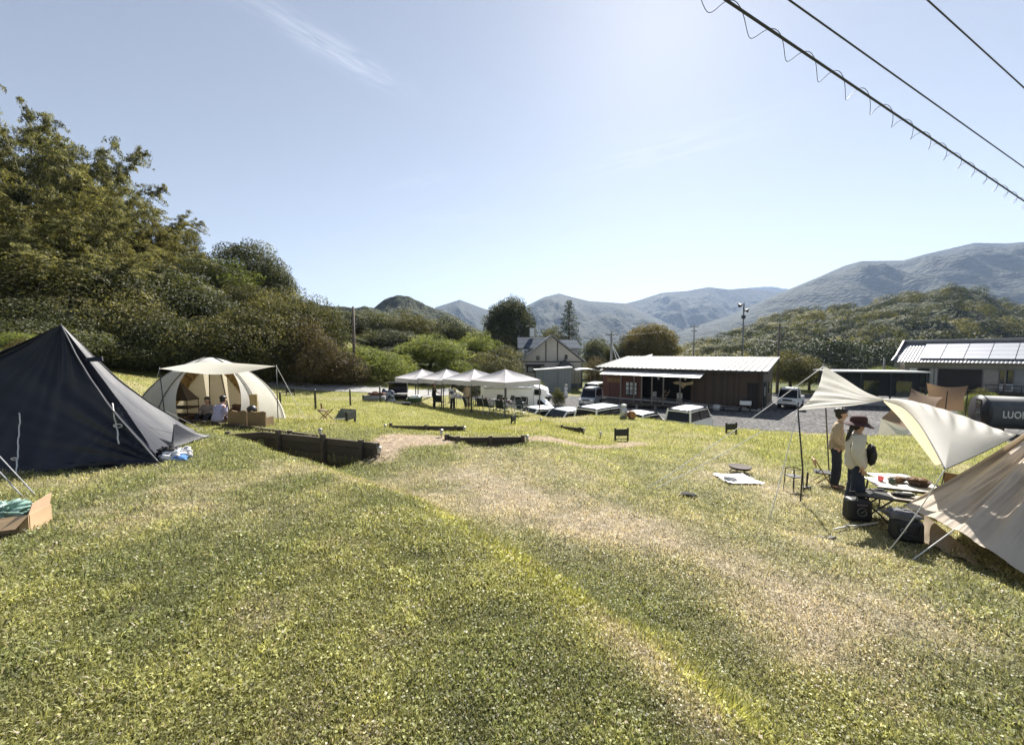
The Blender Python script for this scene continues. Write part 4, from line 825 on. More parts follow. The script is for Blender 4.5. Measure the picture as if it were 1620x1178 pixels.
# --- utility poles and wires
PW = mat('pole_concrete', (.27, .26, .24), .85, .2, 3); PD = mat('pole_wood', (.13, .105, .085), .9, .3, 3)
def pole(px, top, d, r, label, m, arms=0):
    p = at(px, d, -.2); h = P(px, top, d).z - p.z; o = thing('utility_pole', label, 'utility pole', p)
    MB().tube([(0, 0, 0), (0, 0, h)], [r, r * .65], 10).build('shaft', m, o, True)
    for k in range(arms):
        ca = MB().box((0, 0, h - .5 - k * .9), (1.8 if k == 0 else 1.2, .1, .1)).build('crossarm', DARK, o)
        for s in (-1, -.5, .5, 1): MB().lathe([(.03, 0), (.06, .05), (.03, .1), (.05, .16), (.02, .2)], (s * (.8 if k == 0 else .5), 0, h - .45 - k * .9), 8).build('insulator', mat('porcelain', (.5, .5, .5), .3), ca)
    return o, h
pole(560.5, 485, 31.5, .15, 'old wooden utility pole rising from the rust coloured shrubs', PD)
oB, hB = pole(967, 524, 57, .22, 'thick utility pole with white guy wires behind the wooden hall', PW, 1)
for s in (1.0, 1.9): MB().tube([(0, 0, hB * .8), (s * .9, -1.5, hB * .35), (s * 1.4, -2.5, 2.0)], .05, 6).build('guy_guard', WHITE, oB)
pole(1097, 513, 80, .17, 'slim utility pole with crossarms standing in the reed field', PW, 2)
oD, hD = pole(1174, 479, 60, .16, 'tall mast with loudspeakers at its top behind the wooden hall', mat('mast_steel', (.16, .16, .16), .5, .1))
MB().lathe([(.1, 0), (.12, .2), (.32, .55)], (-.35, -.1, hD - .35), 12, 'Y').build('loudspeaker', DARK, oD, True); MB().lathe([(.1, 0), (.12, .2), (.3, .5)], (.05, -.1, hD - 1.2), 12, 'X').build('loudspeaker', DARK, oD, True); MB().box((0, 0, hD - 2.2), (.5, .3, .5)).build('switch_box', DARK, oD)
oE, hE = pole(1231, 512, 46, .17, 'dark utility pole standing beside the leafy green tree', PD, 1)
pole(1399, 566, 44, .12, 'short thin pole behind the black shed', PW)
WIRE = mat('wire_black', (.012, .012, .013), .5); 
def wire(name, a_, b_, sag, r, label, cat='cable', n=24, group=None):
    a_, b_ = Vector(a_), Vector(b_); o = MB().tube([a_.lerp(b_, i / n) - Vector((0, 0, sag * 4 * (i / n) * (1 - i / n))) for i in range(n + 1)], r, 6).build(name, WIRE, None, True); return tag(o, label, cat, group)
gW = 'wires strung to the tiled farmhouse'
for a_, b_, lb in [((1231, 543, 46), (1428, 571, 50), 'highest wire from the dark pole to the tiled farmhouse'), ((1231, 549, 46), (1428, 575, 50), 'middle wire from the dark pole to the tiled farmhouse'), ((1231, 553, 46), (1428, 580, 50), 'lowest wire from the dark pole to the tiled farmhouse')]:
    wire('service_wire', P(*a_), P(*b_), .35, .028, lb, 'wire', group=gW)
for a_, b_, lb in [((690, 528, 70), (967, 531, 57), 'upper wire running left from the thick pole past the gabled house'), ((690, 533, 70), (967, 535, 57), 'lower wire running left from the thick pole past the gabled house'), ((967, 531, 57), (1097, 517, 80), 'wire between the thick pole and the reed field pole'), ((1097, 521, 80), (1231, 540, 46), 'wire between the reed field pole and the dark pole')]:
    wire('service_wire', P(*a_), P(*b_), .3, .022, lb, 'wire', group='wires between the utility poles')
def overhead(p0, p1, h, ext):                         # horizontal cable crossing the sky at height h over the eye
    a_ = P(p0[0], p0[1], 1); b_ = P(p1[0], p1[1], 1); A0 = Vector((a_.x, a_.y, 0)) * h / (a_.z - EYE); B0 = Vector((b_.x, b_.y, 0)) * h / (b_.z - EYE)
    A0.z = B0.z = EYE + h; d = (B0 - A0).normalized(); return A0 - d * ext, B0 + d * ext
a1, b1 = overhead((1148, 0), (1620, 318), 6.0, 12); wire('overhead_cable', a1, b1, 0, .024, 'thick overhead cable wound with a thin spiral wire')
a2, b2 = overhead((1248, 0), (1620, 265), 6.6, 12); wire('overhead_cable', a2, b2, 0, .016, 'plain overhead cable beside the spiral wound one')
a3, b3 = overhead((1467, 0), (1620, 139), 7.0, 12); wire('overhead_cable', a3, b3, 0, .014, 'thin overhead cable crossing the top right corner of the sky')
d = (b1 - a1).normalized(); L = (b1 - a1).length; s_ = d.cross(Vector((0, 0, 1))).normalized(); up = s_.cross(d); pts = []
n = int(L / 1.2 * 16)
for i in range(n + 1):
    t = i / 16 * 2 * PI; c = a1 + d * (L * i / n) - up * .15
    w_ = 1 + .3 * mnoise.noise(Vector((i * .02, 2, 5))); pts.append(c - up * .0 + up * .145 * w_ * math.cos(t) + s_ * .14 * math.sin(t) - d * .15 * w_ * math.sin(t))
tag(MB().tube(pts, .006, 5).build('spiral_wire', WIRE, None, True), 'thin wire coiled loosely around the thick overhead cable', 'wire')

# ------------------------------------------------------------------ vehicles
RUB = mat('tyre', (.015, .015, .015), .85); RIM = mat('rim', (.35, .35, .36), .35, .1, metal=.8); CGL = mat('car_glass', (.010, .012, .014), .12, .1, 1, spec=.25)
def paint(n, c, r=.28): return mat(n, c, r, .03, 1, spec=.6)
def vehicle(kind, label, loc, rz, L, W, H, prof, cab, col, cat='car', group=None, bed=False, belt=.5, dark_side=False):
    """prof: side outline of the lower body [(x,z)] clockwise from rear bottom; cab: (x rear-bottom, rear-top, front-top, front-bottom); front at +x"""
    o = thing(kind, label, cat, loc, rz, group); hw = W / 2; bz = H * belt
    sec = [(-hw + .04, 0), (-hw, .25), (-hw + .02, .8), (-hw + .09, 1.0)]
    m = MB(); n = len(prof); rows = []
    for (f, q) in [(.94, 1), (1.0, .99), (.97, .97)]: rows.append([(x * (1 if f == 1 else .995), f * hw, z) for x, z in prof])
    vs = [(x, -y, z) for x, y, z in rows[0]] + [(x, -y, z + (-.03 if z > bz * .8 else 0)) for x, y, z in rows[1]] + [(x, y, z + (-.03 if z > bz * .8 else 0)) for x, y, z in rows[1]] + [(x, y, z) for x, y, z in rows[0]]
    fs = [tuple(range(n - 1, -1, -1)), tuple(range(3 * n, 4 * n))] + [(r * n + i, r * n + (i + 1) % n, (r + 1) * n + (i + 1) % n, (r + 1) * n + i) for r in range(3) for i in range(n)]
    m.add(vs, fs); m.build('body', col, o, bevel=.03)
    x0, x1, x2, x3 = cab; tw = hw * .86; zt = H - .04; zb = bz - .02
    g = MB(); bot = [(x0, -hw * .97, zb), (x3, -hw * .97, zb), (x3, hw * .97, zb), (x0, hw * .97, zb)]; top = [(x1, -tw, zt), (x2, -tw, zt), (x2, tw, zt), (x1, tw, zt)]
    g.add(bot + top, [(3, 2, 1, 0), (4, 5, 6, 7), (0, 1, 5, 4), (1, 2, 6, 5), (2, 3, 7, 6), (3, 0, 4, 7)]); g.build('windows', CGL, o)
    rg = MB(); 
    def rs(u, v): 
        e = (1 - (2 * u - 1) ** 8) * (1 - (2 * v - 1) ** 8) - .25 * ((2 * u - 1) ** 2 + (2 * v - 1) ** 2) * .5; return Vector((x1 - .06 + (x2 - x1 + .12) * u, (2 * v - 1) * (tw + .03), zt - .11 + .165 * e))
    rg.grid(rs, 28, 20); rg.build('roof', col, o, True, solid=.04)
    for s in (-1, 1):
        for a_, b_, w_ in (((x0, s * hw * .975, zb), (x1, s * tw * 1.005, zt), .10), ((x3, s * hw * .975, zb), (x2, s * tw * 1.005, zt), .055), ((x0 + (x3 - x0) * .5, s * hw * .985, zb), (x1 + (x2 - x1) * .48, s * tw * 1.012, zt), .04)):
            MB().tube([a_, b_], w_ * .55, 6).build('pillar', col if w_ > .05 else DARK, o)
        MB().blob((x3 - .25, s * (hw + .08), bz + .08), (.06, .1, .075), 0, 1, 10, 6).build('mirror', col if not bed else DARK, o, True)
        xf, xr = L / 2, -L / 2
        MB().blob((xf - .04, s * (hw - .24), bz * .74), (.07, .17, .09), 0, 1, 10, 6).build('headlight', mat('lamp_lens', (.75, .76, .78), .1, .03), o, True)
        MB().box((xr + .01, s * (hw - .1), bz * .85), (.06, .12, .3)).build('tail_light', mat('red_lens', (.35, .02, .02), .2, .05), o, bevel=.015)
        for xw in (-L * .31, L * .33):
            w_ = MB().lathe([(.2, -.09), (.29, -.09), (.31, -.05), (.31, .05), (.29, .09), (.2, .09)], (xw, s * (hw - .09), .31), 22, 'Y').build('wheel', RUB, o, True)
            MB().lathe([(.02, -.02), (.2, -.02), (.2, .02), (.1, .045), (.02, .045)], (xw, s * (hw + (-.01 if s > 0 else .01)) , .31), 18, 'Y').build('rim', RIM, w_, True)
    MB().box((L / 2 - .0, 0, .38), (.12, W * .92, .16)).build('bumper', DARK, o, bevel=.03); MB().box((-L / 2, 0, .38), (.12, W * .92, .16)).build('bumper', col, o, bevel=.03)
    MB().box((L / 2 + .03, 0, .56), (.06, .34, .17)).build('number_plate', WHITE, o); MB().box((L / 2 + .005, 0, bz * .78), (.05, W * .45, .14)).build('grille', DARK, o); MB().box((-L / 2 - .03, 0, .65), (.06, .34, .17)).build('number_plate', WHITE, o)
    if bed:
        b_ = MB(); xe = -L / 2 + .05; b_.box(((xe + x0) / 2, 0, .72), (x0 - xe, W * .96, .06)); 
        for s in (-1, 1): b_.box(((xe + x0) / 2, s * W * .47, .9), (x0 - xe, .04, .3))
        b_.box((xe, 0, .9), (.04, W * .94, .3)); b_.build('cargo_bed', col, o)
    return o
PW_ = paint('car_white', (.80, .80, .79)); PS_ = paint('car_silver', (.42, .42, .42), .3); PB_ = paint('car_dark', (.03, .032, .035)); PLB = paint('car_pale_blue', (.58, .62, .66))
def van_prof(L, b): h = L / 2; return [(-h, .25), (-h, b), (-h + .05, b + .02), (h - .55, b + .02), (h - .03, b - .22), (h, .5), (h - .02, .25)]
def hatch_prof(L, b): h = L / 2; return [(-h + .03, .25), (-h, .6), (-h + .08, b), (h - 1.15, b + .02), (h - .25, b - .14), (h, b - .32), (h, .25)]
def lotp(x, y): return (x, y, gz(x, y) + .02)
gC = 'cars parked in a row below the grass bank'
vehicle('parked_van', 'white boxy small van at the right end of the row below the bank', lotp(10.75, 22.75), R(42), 3.4, 1.475, 1.88, van_prof(3.4, 1.17), (-1.66, -1.5, .85, 1.35), PW_, 'van', gC, belt=.63)
o = vehicle('parked_car', 'white hatchback with two roof rails between the boxy van and the white roofed wagon', lotp(8.2, 23.4), R(40), 3.9, 1.68, 1.50, hatch_prof(3.9, .9), (-1.85, -1.3, .3, .95), PW_, 'car', gC, belt=.6)
for s in (-1, 1): MB().tube([(-1.25, s * .6, 1.50), (-1.1, s * .6, 1.57), (.1, s * .6, 1.57), (.25, s * .6, 1.50)], .02, 6).build('roof_rail', DARK, o)
o = vehicle('parked_wagon', 'tall wagon with a white roof and dark rear window beside the milk can', lotp(5.95, 24.0), R(40), 4.2, 1.7, 1.82, van_prof(4.2, 1.12), (-2.05, -1.85, .7, 1.4), PW_, 'car', gC, belt=.62)
vehicle('parked_car', 'pale blue grey low car second from the campervan', lotp(4.1, 25.0), R(36), 4.1, 1.7, 1.47, hatch_prof(4.1, .9), (-1.9, -1.3, .3, 1.0), PLB, 'car', gC, belt=.6)
vehicle('parked_car', 'white low car right next to the campervan', lotp(2.35, 25.7), R(34), 4.1, 1.7, 1.48, hatch_prof(4.1, .9), (-1.9, -1.3, .3, 1.0), PW_, 'car', gC, belt=.6)
vehicle('parked_wagon', 'silver boxy wagon facing the camera at the left end of the wooden hall', lotp(8.2, 39.2), R(-118), 3.5, 1.55, 1.95, van_prof(3.5, 1.02), (-1.7, -1.6, .55, 1.0), PS_, 'car', belt=.54)
vehicle('parked_van', 'white van standing behind the silver boxy wagon', lotp(9.5, 43.6), R(-118), 4.5, 1.7, 2.1, van_prof(4.5, 1.1), (-2.2, -2.05, 1.2, 1.9), PW_, 'van', belt=.52)
vehicle('parked_car', 'small blue grey car parked by the garden wall near the grey shed', lotp(3.3, 45), R(-70), 3.5, 1.5, 1.55, hatch_prof(3.5, .9), (-1.65, -1.2, .2, .8), PLB, 'car', belt=.58)
o = vehicle('pickup_truck', 'small white pickup truck facing the camera beyond the gravel lot', lotp(25.3, 34.2), R(-136), 3.4, 1.475, 1.85, [(-1.7, .35), (-1.7, .7), (.25, .7), (.25, 1.02), (1.55, 1.02), (1.68, .75), (1.7, .3)], (.3, .42, 1.1, 1.55), PW_, 'pickup truck', bed=True, belt=.55)
# campervan
cv = thing('campervan', 'white campervan with a bulge over its cab parked behind the canopies', 'campervan', lotp(.3, 28.6), R(-10))
m = MB(); out = [(-2.5, .35), (-2.5, 2.5), (-2.35, 2.62), (1.5, 2.62), (2.35, 2.3), (2.45, 1.95), (2.2, 1.72), (1.75, 1.65), (1.6, .35)]
m.prism([(x, -1.0, z) for x, z in out], (0, 2.0, 0)); m.build('body', PW_, cv, bevel=.06)
m = MB(); out = [(1.58, .35), (1.58, 1.66), (1.9, 1.64), (2.55, 1.1), (2.75, .85), (2.78, .35)]; m.prism([(x, -.86, z) for x, z in out], (0, 1.72, 0)); m.build('cab', PW_, cv, bevel=.05)
MB().prism([(1.7, -.875, 1.1), (2.42, -.875, 1.1), (1.95, -.875, 1.56), (1.7, -.875, 1.56)], (0, 1.75, 0)).build('cab_window', CGL, cv)
for x, z, w_, h_ in ((-.9, 1.45, .55, .5), (.55, 1.45, 1.0, .6), (1.75, 2.12, .5, .42)): f = MB().box((x, -1.01, z), (w_, .05, h_)).build('window', DARK, cv, bevel=.02); MB().box((x, -1.04, z), (w_ - .1, .02, h_ - .1)).build('pane', CGL, f)
MB().tube([(-2.2, -1.08, 2.42), (1.3, -1.08, 2.42)], .09, 8).build('awning_roll', mat('awning_casing', (.6, .6, .6), .4), cv)
MB().box((1.45, -1.005, 1.3), (.03, .02, 1.7)).build('door_seam', mat('dim_grille', (.2, .2, .2)), cv); MB().blob((2.45, -1.0, 1.1), (.06, .1, .17), 0, 1, 10, 6).build('mirror', DARK, cv, True)
for x in (-1.3, 2.15):
    for s in (-1, 1): w_ = MB().lathe([(.2, -.1), (.31, -.1), (.33, -.05), (.33, .05), (.31, .1), (.2, .1)], (x, s * .86, .33), 22, 'Y').build('wheel', RUB, cv, True); MB().lathe([(.02, -.11), (.2, -.11), (.2, .11), (.02, .11)], (x, s * .86, .33), 16, 'Y').build('rim', RIM, w_, True)
MB().box((-1.9, 0, 2.72), (.5, .5, .18)).build('roof_vent', WHITE, cv, bevel=.04)

# ------------------------------------------------------------------ black pyramid tent
BLK = cloth('black_nylon', (.012, .014, .023), .05, (.035, .04, .06), .15, .48, .35, 8, .35); ROPE = mat('white_rope', (.62, .61, .58), .9, .1, 30)
def fold(p, c, k, amp, fall):
    """creases radiating from a corner c of a cloth"""
    d = Vector(p) - Vector(c); r = d.length
    if r < 1e-4: return 0
    a_ = math.atan2(d.z + .3 * d.y, d.x + .45 * d.y)
    return amp * (mnoise.noise(Vector((a_ * k, r * .35, c[0]))) * 2) * min(1, r * 1.5) * math.exp(-r / fall)
bt = thing('pyramid_tent', 'black pyramid tent with white ropes hanging on its front', 'tent', (-8.8, 7.3, gz(-8.8, 7.3)))
def gp(x, y, u=.02): return Vector((x, y, gz(x, y) + u))
APX = P(97, 513, 7.4); BR, BB, BC, BD, BE = gp(-5.92, 6.3), gp(-7.25, 8.6), gp(-10.0, 9.9), gp(-12.3, 8.2), gp(-11.6, 5.5)
def tside(b0, b1, creases, sag=.16, inn=.10, lift=.0):
    ctr = Vector((-8.8, 7.3, 0)); nrm = (b1 - b0).cross(APX - b0).normalized()
    if nrm.dot(ctr + Vector((0, 0, .8)) - b0) > 0: nrm = -nrm
    def fn(u, v):
        b = b0.lerp(b1, u); b.z = b.z + lift * math.sin(PI * u) if lift else gz(b.x, b.y) + .02
        p = b.lerp(APX, v); p = p - nrm * (sag * math.sin(PI * v) ** 1.0 * (.75 + .25 * math.sin(PI * u)) * 1.0 + inn * math.sin(PI * u) * (1 - v) * .8)
        for c, k, am, fl in creases: p = p + nrm * fold(p, c, k, am, fl)
        return p + nrm * .012 * mnoise.noise(p * 2.2)
    return fn
FCR = [(BR, 11, .20, 1.2), (APX, 9, .06, 1.4), (Vector((-6.9, 6.45, .75)), 7, .05, .7)]
for b0, b1, nm, cr in ((BE, BR, 'front_panel', FCR), (BR, BB, 'side_panel', [(BR, 6, .05, 1.2), (APX, 6, .03, 1.0)]), (BB, BC, 'rear_panel', []), (BC, BD, 'rear_panel', []), (BD, BE, 'side_panel', [])):
    MB().grid(tside(b0, b1, cr), 90, 80).build(nm, BLK, bt, True, world=True)
m = MB(); tf = tside(BR, BB, []); m.tube([tf(.0, v) + Vector((.01, -.02, .01)) for v in np.linspace(0, 1, 30)], .012, 6); m.build('zip_seam', mat('zip', (.05, .05, .055), .4), bt, True, world=True)
ff = tside(BE, BR, FCR)
vt = P(137, 567, 6.95); m = MB().prism([vt, vt + Vector((.17, .12, .03)), vt + Vector((.2, .1, -.05)), vt + Vector((.02, -.03, -.06))], (0, -.02, .012)); m.build('vent_flap', BLK, bt, world=True)
def rope_pts(pts, n=6, wob=.012):
    out = []; pts = [Vector(p) for p in pts]
    for i in range(len(pts) - 1):
        for k in range(n):
            p = pts[i].lerp(pts[i + 1], k / n); out.append(p + Vector((mnoise.noise(p * 9), mnoise.noise(p * 9 + Vector((7, 0, 0))), 0)) * wob)
    return out + [pts[-1]]
_fg = [ff(u, v) for v in np.linspace(0, 1, 60) for u in np.linspace(0, 1, 90)]; _fk = [((p.x / p.y), (p.z - EYE) / p.y, p.y) for p in _fg]
def on_front(px, py):                                # a point just in front of the front panel on a pixel's ray
    q = P(px, py, 1); return P(px, py, min(_fk, key=lambda t: abs(q.x - t[0]) + abs(q.z - EYE - t[1]))[2] - .07)
r1 = [on_front(x, y) for x, y in ((177, 638), (181, 655), (184, 672), (186, 684), (188, 702))]; MB().tube(rope_pts(r1), .011, 6).build('rope', ROPE, bt, True, world=True)
k = r1[2]; MB().tube([k + Vector((.0 + .075 * math.sin(t) + .05, -.02, .03 * math.cos(t) - .01)) for t in np.linspace(0, 6.6, 18)], .010, 6).build('rope', ROPE, bt, True, world=True)
r2 = [on_front(x, y) for x, y in ((30, 653), (32, 662), (29, 700), (28, 725), (26, 750), (18, 767))]; MB().tube(rope_pts(r2), .010, 6).build('rope', ROPE, bt, True, world=True)
k = r2[3]; MB().tube([k + Vector((.05 * math.sin(t) - .03, -.02, .018 * math.cos(t))) for t in np.linspace(0, 6.4, 16)], .009, 6).build('rope', ROPE, bt, True, world=True)
for px0, py0, px1, d0, d1 in ((-30, 690, 42, 5.6, 4.95), (-30, 715, 22, 5.5, 4.9)):
    a_ = P(px0, py0, d0); b_ = at(px1, d1); MB().tube([a_, b_], .008, 5).build('guy_line', mat('grey_cord', (.25, .25, .26), .8), bt, world=True)
# the flap pegged out behind, with its dark inside
f0, f1, f2 = P(275, 668, 7.6), gp(*[v for v in at(332, 8.3).xy]), gp(*[v for v in at(262, 7.3).xy])
MB().grid(lambda u, v: f0.lerp(f1.lerp(f2, v), u) - Vector((0, 0, .06 * math.sin(PI * u))), 12, 8).build('door_flap', BLK, bt, True, solid=.006, world=True)
MB().tube([P(262, 650, 7.7), gp(*at(322, 8.6).xy)], .006, 5).build('guy_line', mat('grey_cord', (.25, .25, .26)), bt, world=True)
o = thing('laundry_heap', 'crumpled white and blue cloths lying at the corner of the black tent', 'laundry', at(266, 6.55)); 
MB().blob((0, 0, .07), (.20, .14, .10), .45, 3, 24, 14, 1).build('cloth', mat('white_linen', (.7, .7, .7), .9, .06, 4, .4, 30), o, True); MB().blob((.17, -.04, .05), (.10, .10, .07), .3, 2.5, 18, 12, 4).build('cloth', mat('blue_towel', (.08, .20, .50), .9, .1), o, True)
MB().blob((-.12, .05, .13), (.16, .12, .11), .4, 2.5, 18, 12, 5).build('cloth', mat('black_cloth', (.02, .02, .022), .9), o, True); MB().blob((.1, .12, .1), (.13, .1, .1), .4, 3, 18, 12, 8).build('cloth', mat('grey_linen', (.4, .4, .42), .9), o, True)
# cardboard box
CB = mat('cardboard', (.42, .29, .17), .9, .12, 5); bx = thing('cardboard_box', 'open cardboard box stuffed with green plastic in front of the black tent', 'box', at(-14, 3.72), R(24)); w_, dp, h_ = .54, .32, .18
for c, s in (((0, -dp / 2, h_ / 2), (w_, .008, h_)), ((0, dp / 2, h_ / 2), (w_, .008, h_)), ((w_ / 2, 0, h_ / 2), (.008, dp - .02, h_)), ((-w_ / 2, 0, h_ / 2), (.008, dp - .02, h_))): MB().box(c, s).build('side', CB, bx)
MB().box((0, 0, .006), (w_ - .02, dp - .02, .008)).build('bottom', CB, bx)
MB().prism([(w_ / 2 - .01, -dp / 2 + .01, h_), (w_ / 2 - .01, dp / 2 - .01, h_), (w_ / 2 + .0, dp / 2 + .01, h_ + .12), (w_ / 2 + .0, -dp / 2 + .05, h_ + .10)], (.006, 0, 0)).build('flap', mat('cardboard_lit', (.5, .34, .22), .9, .12, 5), bx)  # raised flap gets a lighter cardboard copy so it looks sunlit
MB().prism([(-w_ / 2, -dp / 2 - .002, h_), (w_ / 2, -dp / 2 - .002, h_), (w_ / 2 - .04, -dp / 2 - .1, h_ - .09), (-w_ / 2 + .03, -dp / 2 - .1, h_ - .08)], (0, .005, .004)).build('flap', CB, bx)
INK = mat('box_ink', (.10, .07, .05), .9)
for x in (.02, .17): MB().tube([(x - .03, -dp / 2 - .006, .05), (x + .03, -dp / 2 - .006, .05), (x + .03, -dp / 2 - .006, .1), (x - .03, -dp / 2 - .006, .1), (x - .03, -dp / 2 - .006, .05), (x + .03, -dp / 2 - .006, .1)], .004, 4).build('printed_mark', INK, bx)
pb = thing('plastic_sheet', 'crumpled green plastic bag filling the cardboard box', 'plastic bag', bx.location + Vector((0, 0, .02)), R(24)); MB().blob((-.06, 0, .16), (.23, .13, .10), .55, 4.5, 44, 26, 3).build('bag', cloth('green_plastic', (.26, .40, .35), .3, (.35, .5, .45), .3, .25, .8, 16, .6), pb, True)

# ------------------------------------------------------------------ cream dome tent
CRM = cloth('cream_canvas', (.58, .56, .49), .34, (.68, .61, .46), .05, .85, .2, 12); CRW = cloth('pale_canvas', (.62, .61, .57), .22, (.75, .68, .5), .05, .85, .2, 12); TAN = cloth('tan_curtain', (.34, .26, .14), .35, (.55, .38, .15), .08, .9, .4, 14)
ct = thing('dome_tent', 'cream dome tent with a raised awning and its front open', 'tent', at(333, 11.9), R(36)); CTM = Matrix.LocRotScale(ct.location, ct.rotation_euler, None); CTI = CTM.inverted()
def cl_(p): return CTI @ Vector(p)
HT, ta, tb = 2.0, 1.82, 1.5
def dome(th, v):
    s = (1 - v ** 1.9) ** .64 if v < 1 else 0; lob = 1 + .035 * math.cos(6 * th + .4) * (1 - v) * 1.2
    rx = ta * (1 + .05 * math.cos(th) * (1 - v)); p = Vector((rx * math.cos(th) * s * lob, tb * math.sin(th) * s * lob, HT * v)); q = CTM @ p; g = gz(q.x, q.y) - ct.location.z
    p.z += g * (1 - v) - .01; return p
t0, t1 = R(-52), R(232)
MB().grid(lambda u, v: dome(t0 + (t1 - t0) * u, v * .78), 90, 24).build('canopy_wall', CRM, ct, True)
MB().grid(lambda u, v: dome(2 * PI * u, .78 + .22 * v) + Vector((0, 0, .008)), 90, 12).build('roof', CRW, ct, True)
for th in [R(a_) for a_ in (-52, -15, 25, 65, 115, 155, 195, 232)]: MB().tube([dome(th, v) * 1.012 for v in np.linspace(0, .99, 26)], .012, 6).build('tent_pole', mat('dark_pole', (.03, .03, .03), .5), ct, True)
# front wings either side of the opening
for s, tA, tB in ((1, R(-52), R(-70)), (-1, R(232), R(249))):
    MB().grid(lambda u, v: dome(tA, v * .78).lerp(dome(tB, v * .78), u * (1 - v * .75)), 10, 20).build('front_wing', CRW, ct, True)
pl, pr = cl_(P(252, 583, 9.9)), cl_(P(437, 579, 10.9))
def awn(u, v):
    b = dome(R(232 + 76 * u), .93); f = pl.lerp(pr, u); f.z -= .20 * math.sin(PI * u) ** 1.2; f.y += .12 * math.sin(PI * u); p = b.lerp(f, v); p.z += .06 * math.sin(PI * v) * math.sin(PI * u); return p
MB().grid(awn, 30, 14).build('awning', CRM, ct, True)
for t_, px, d in ((pl, 257.5, 9.85), (pr, 437, 10.9)): b_ = cl_(at(px, d)); MB().tube([b_, t_ + Vector((0, 0, .03))], .012, 6).build('awning_pole', DARK, ct, True)
MB().tube([pr, cl_(at(482, 11.3))], .006, 5).build('guy_line', ROPE, ct); MB().tube([pl, cl_(at(228, 10.0))], .006, 5).build('guy_line', ROPE, ct)
for x0_, x1_ in ((-.75, -.12), (-.10, .42), (.44, .95)):     # pale inner wall panels with dark poles between them
    MB().grid(lambda u, v: Vector((x0_ + (x1_ - x0_) * u * (1 - .35 * v) + .2 * v * (0 - x0_) * .8, .72 - .03 * math.sin(PI * u) - .25 * v, .08 + 1.5 * v)), 10, 12).build('inner_panel', CRW, ct, True)
for x in (-.11, .43): MB().tube([(x, .68, .08), (x * .5, .44, 1.55)], .012, 6).build('tent_pole', DARK, ct)
for s in (-1, 1):                                     # drawn curtains inside
    def cu(u, v, s=s): return Vector((s * (.2 + .95 * u * (1 - .15 * v) + .06 * math.sin(v * 9)), .30 + .10 * math.sin(u * 30), 1.66 - 1.05 * v * (u ** 1.3) - .12 * v - .3 * u))
    MB().grid(cu, 40, 12).build('curtain', TAN, ct, True)
MB().box((0, -.25, .05), (3.0, 2.3, .06)).build('ground_sheet', mat('dark_rug', (.05, .022, .018), .95, .5, 8), ct)
def inten(x, y, z=.03): return CTM @ Vector((x, y, z))
o = thing('hanging_shelf', 'brown triangular net shelf hanging inside the cream tent', 'shelf', inten(-.72, -.35, .25)); m = MB()
NET = mat('brown_net', (.07, .05, .035), .9, .3, 30, .5, 60)
m = MB(); pr_ = [(0, 0, 1.05), (-.36, -.2, .55), (.36, -.2, .55), (.36, .2, .55), (-.36, .2, .55)]; m.add(pr_, [(0, 1, 2), (0, 2, 3), (0, 3, 4), (0, 4, 1)]); m.build('net_top', NET, o)
for z in (.52, .28, .05): MB().box((0, 0, z), (.78, .42, .05)).build('tray', NET, o)
for s in (-1, 1):
    for t_ in (-1, 1): MB().tube([(s * .37, t_ * .2, 0), (s * .36, t_ * .2, .55)], .012, 5).build('cord', NET, o)
MB().tube([(0, 0, 1.04), (0, 0, 1.4)], .01, 5).build('cord', NET, o)
def bench_screen(px0, px1, d, label):
    a_, b_ = at(px0, d), at(px1, d - .1); o = thing('bench_screen', label, 'folding panel', a_, math.atan2(b_.y - a_.y, b_.x - a_.x)); L = (b_ - a_).length
    BM = mat('birch_board', (.26, .175, .095), .8, .15, 3)
    m = MB(); m.prism([(0, 0, .03), (L, 0, .03), (L, 0, .42), (L * .85, 0, .44), (L * .5, 0, .40), (L * .2, 0, .43), (0, 0, .38)], (0, .03, 0)); m.build('board', BM, o)
    for x in (.05, L - .05): MB().box((x, .16, .13), (.04, .3, .26)).build('foot', BM, o)
    return o
bench_screen(357, 387, 10.35, 'left wavy topped wooden panel before the cream tent'); bench_screen(388, 417, 10.25, 'right wavy topped wooden panel before the cream tent')
for x, y, z, r, c, lb in [(-.35, -.3, .1, (.3, .2, .1), (.25, .12, .07), 'reddish blanket lump left of the seated children'), (.05, -.1, .1, (.3, .22, .12), (.4, .3, .2), 'beige cushion behind the seated children'), (.55, -.35, .1, (.28, .2, .13), (.04, .035, .035), 'dark bag beside the lavender shirt'), (1.0, -.2, .12, (.25, .2, .16), (.05, .03, .025), 'dark brown cushion at the right tent wall'), (-1.15, -.2, .16, (.2, .18, .2), (.45, .35, .2), 'yellowish box shaped cushion at the left tent wall'), (.75, .25, .15, (.35, .2, .2), (.09, .05, .035), 'brown bedding at the back of the cream tent')]:
    o = thing('cushion', lb, 'cushion', inten(x, y)); MB().blob((0, 0, r[2]), r, .2, 2, 20, 12, int(x * 9 + 20)).build('cover', mat('cushion_%d' % int(x * 100 + 200), c, .9, .25, 5, .3), o, True)
o = thing('small_stove', 'black kettle on a low stand at the right tent opening', 'stove', at(396, 10.9)); MB().lathe([(.1, .3), (.13, .34), (.13, .44), (.06, .5), (.02, .52)], n=14).build('kettle', DARK, o, True)
for a_ in (0, 2.1, 4.2): MB().tube([(.1 * math.cos(a_), .1 * math.sin(a_), .31), (.17 * math.cos(a_), .17 * math.sin(a_), 0)], .012, 5).build('leg', DARK, o)
o = thing('wooden_stand', 'upright yellow board stand against the right wall of the cream tent', 'stand', at(399, 11.3)); MB().box((0, 0, .52), (.22, .03, .6)).build('board', mat('yellow_board', (.4, .3, .12), .8), o)
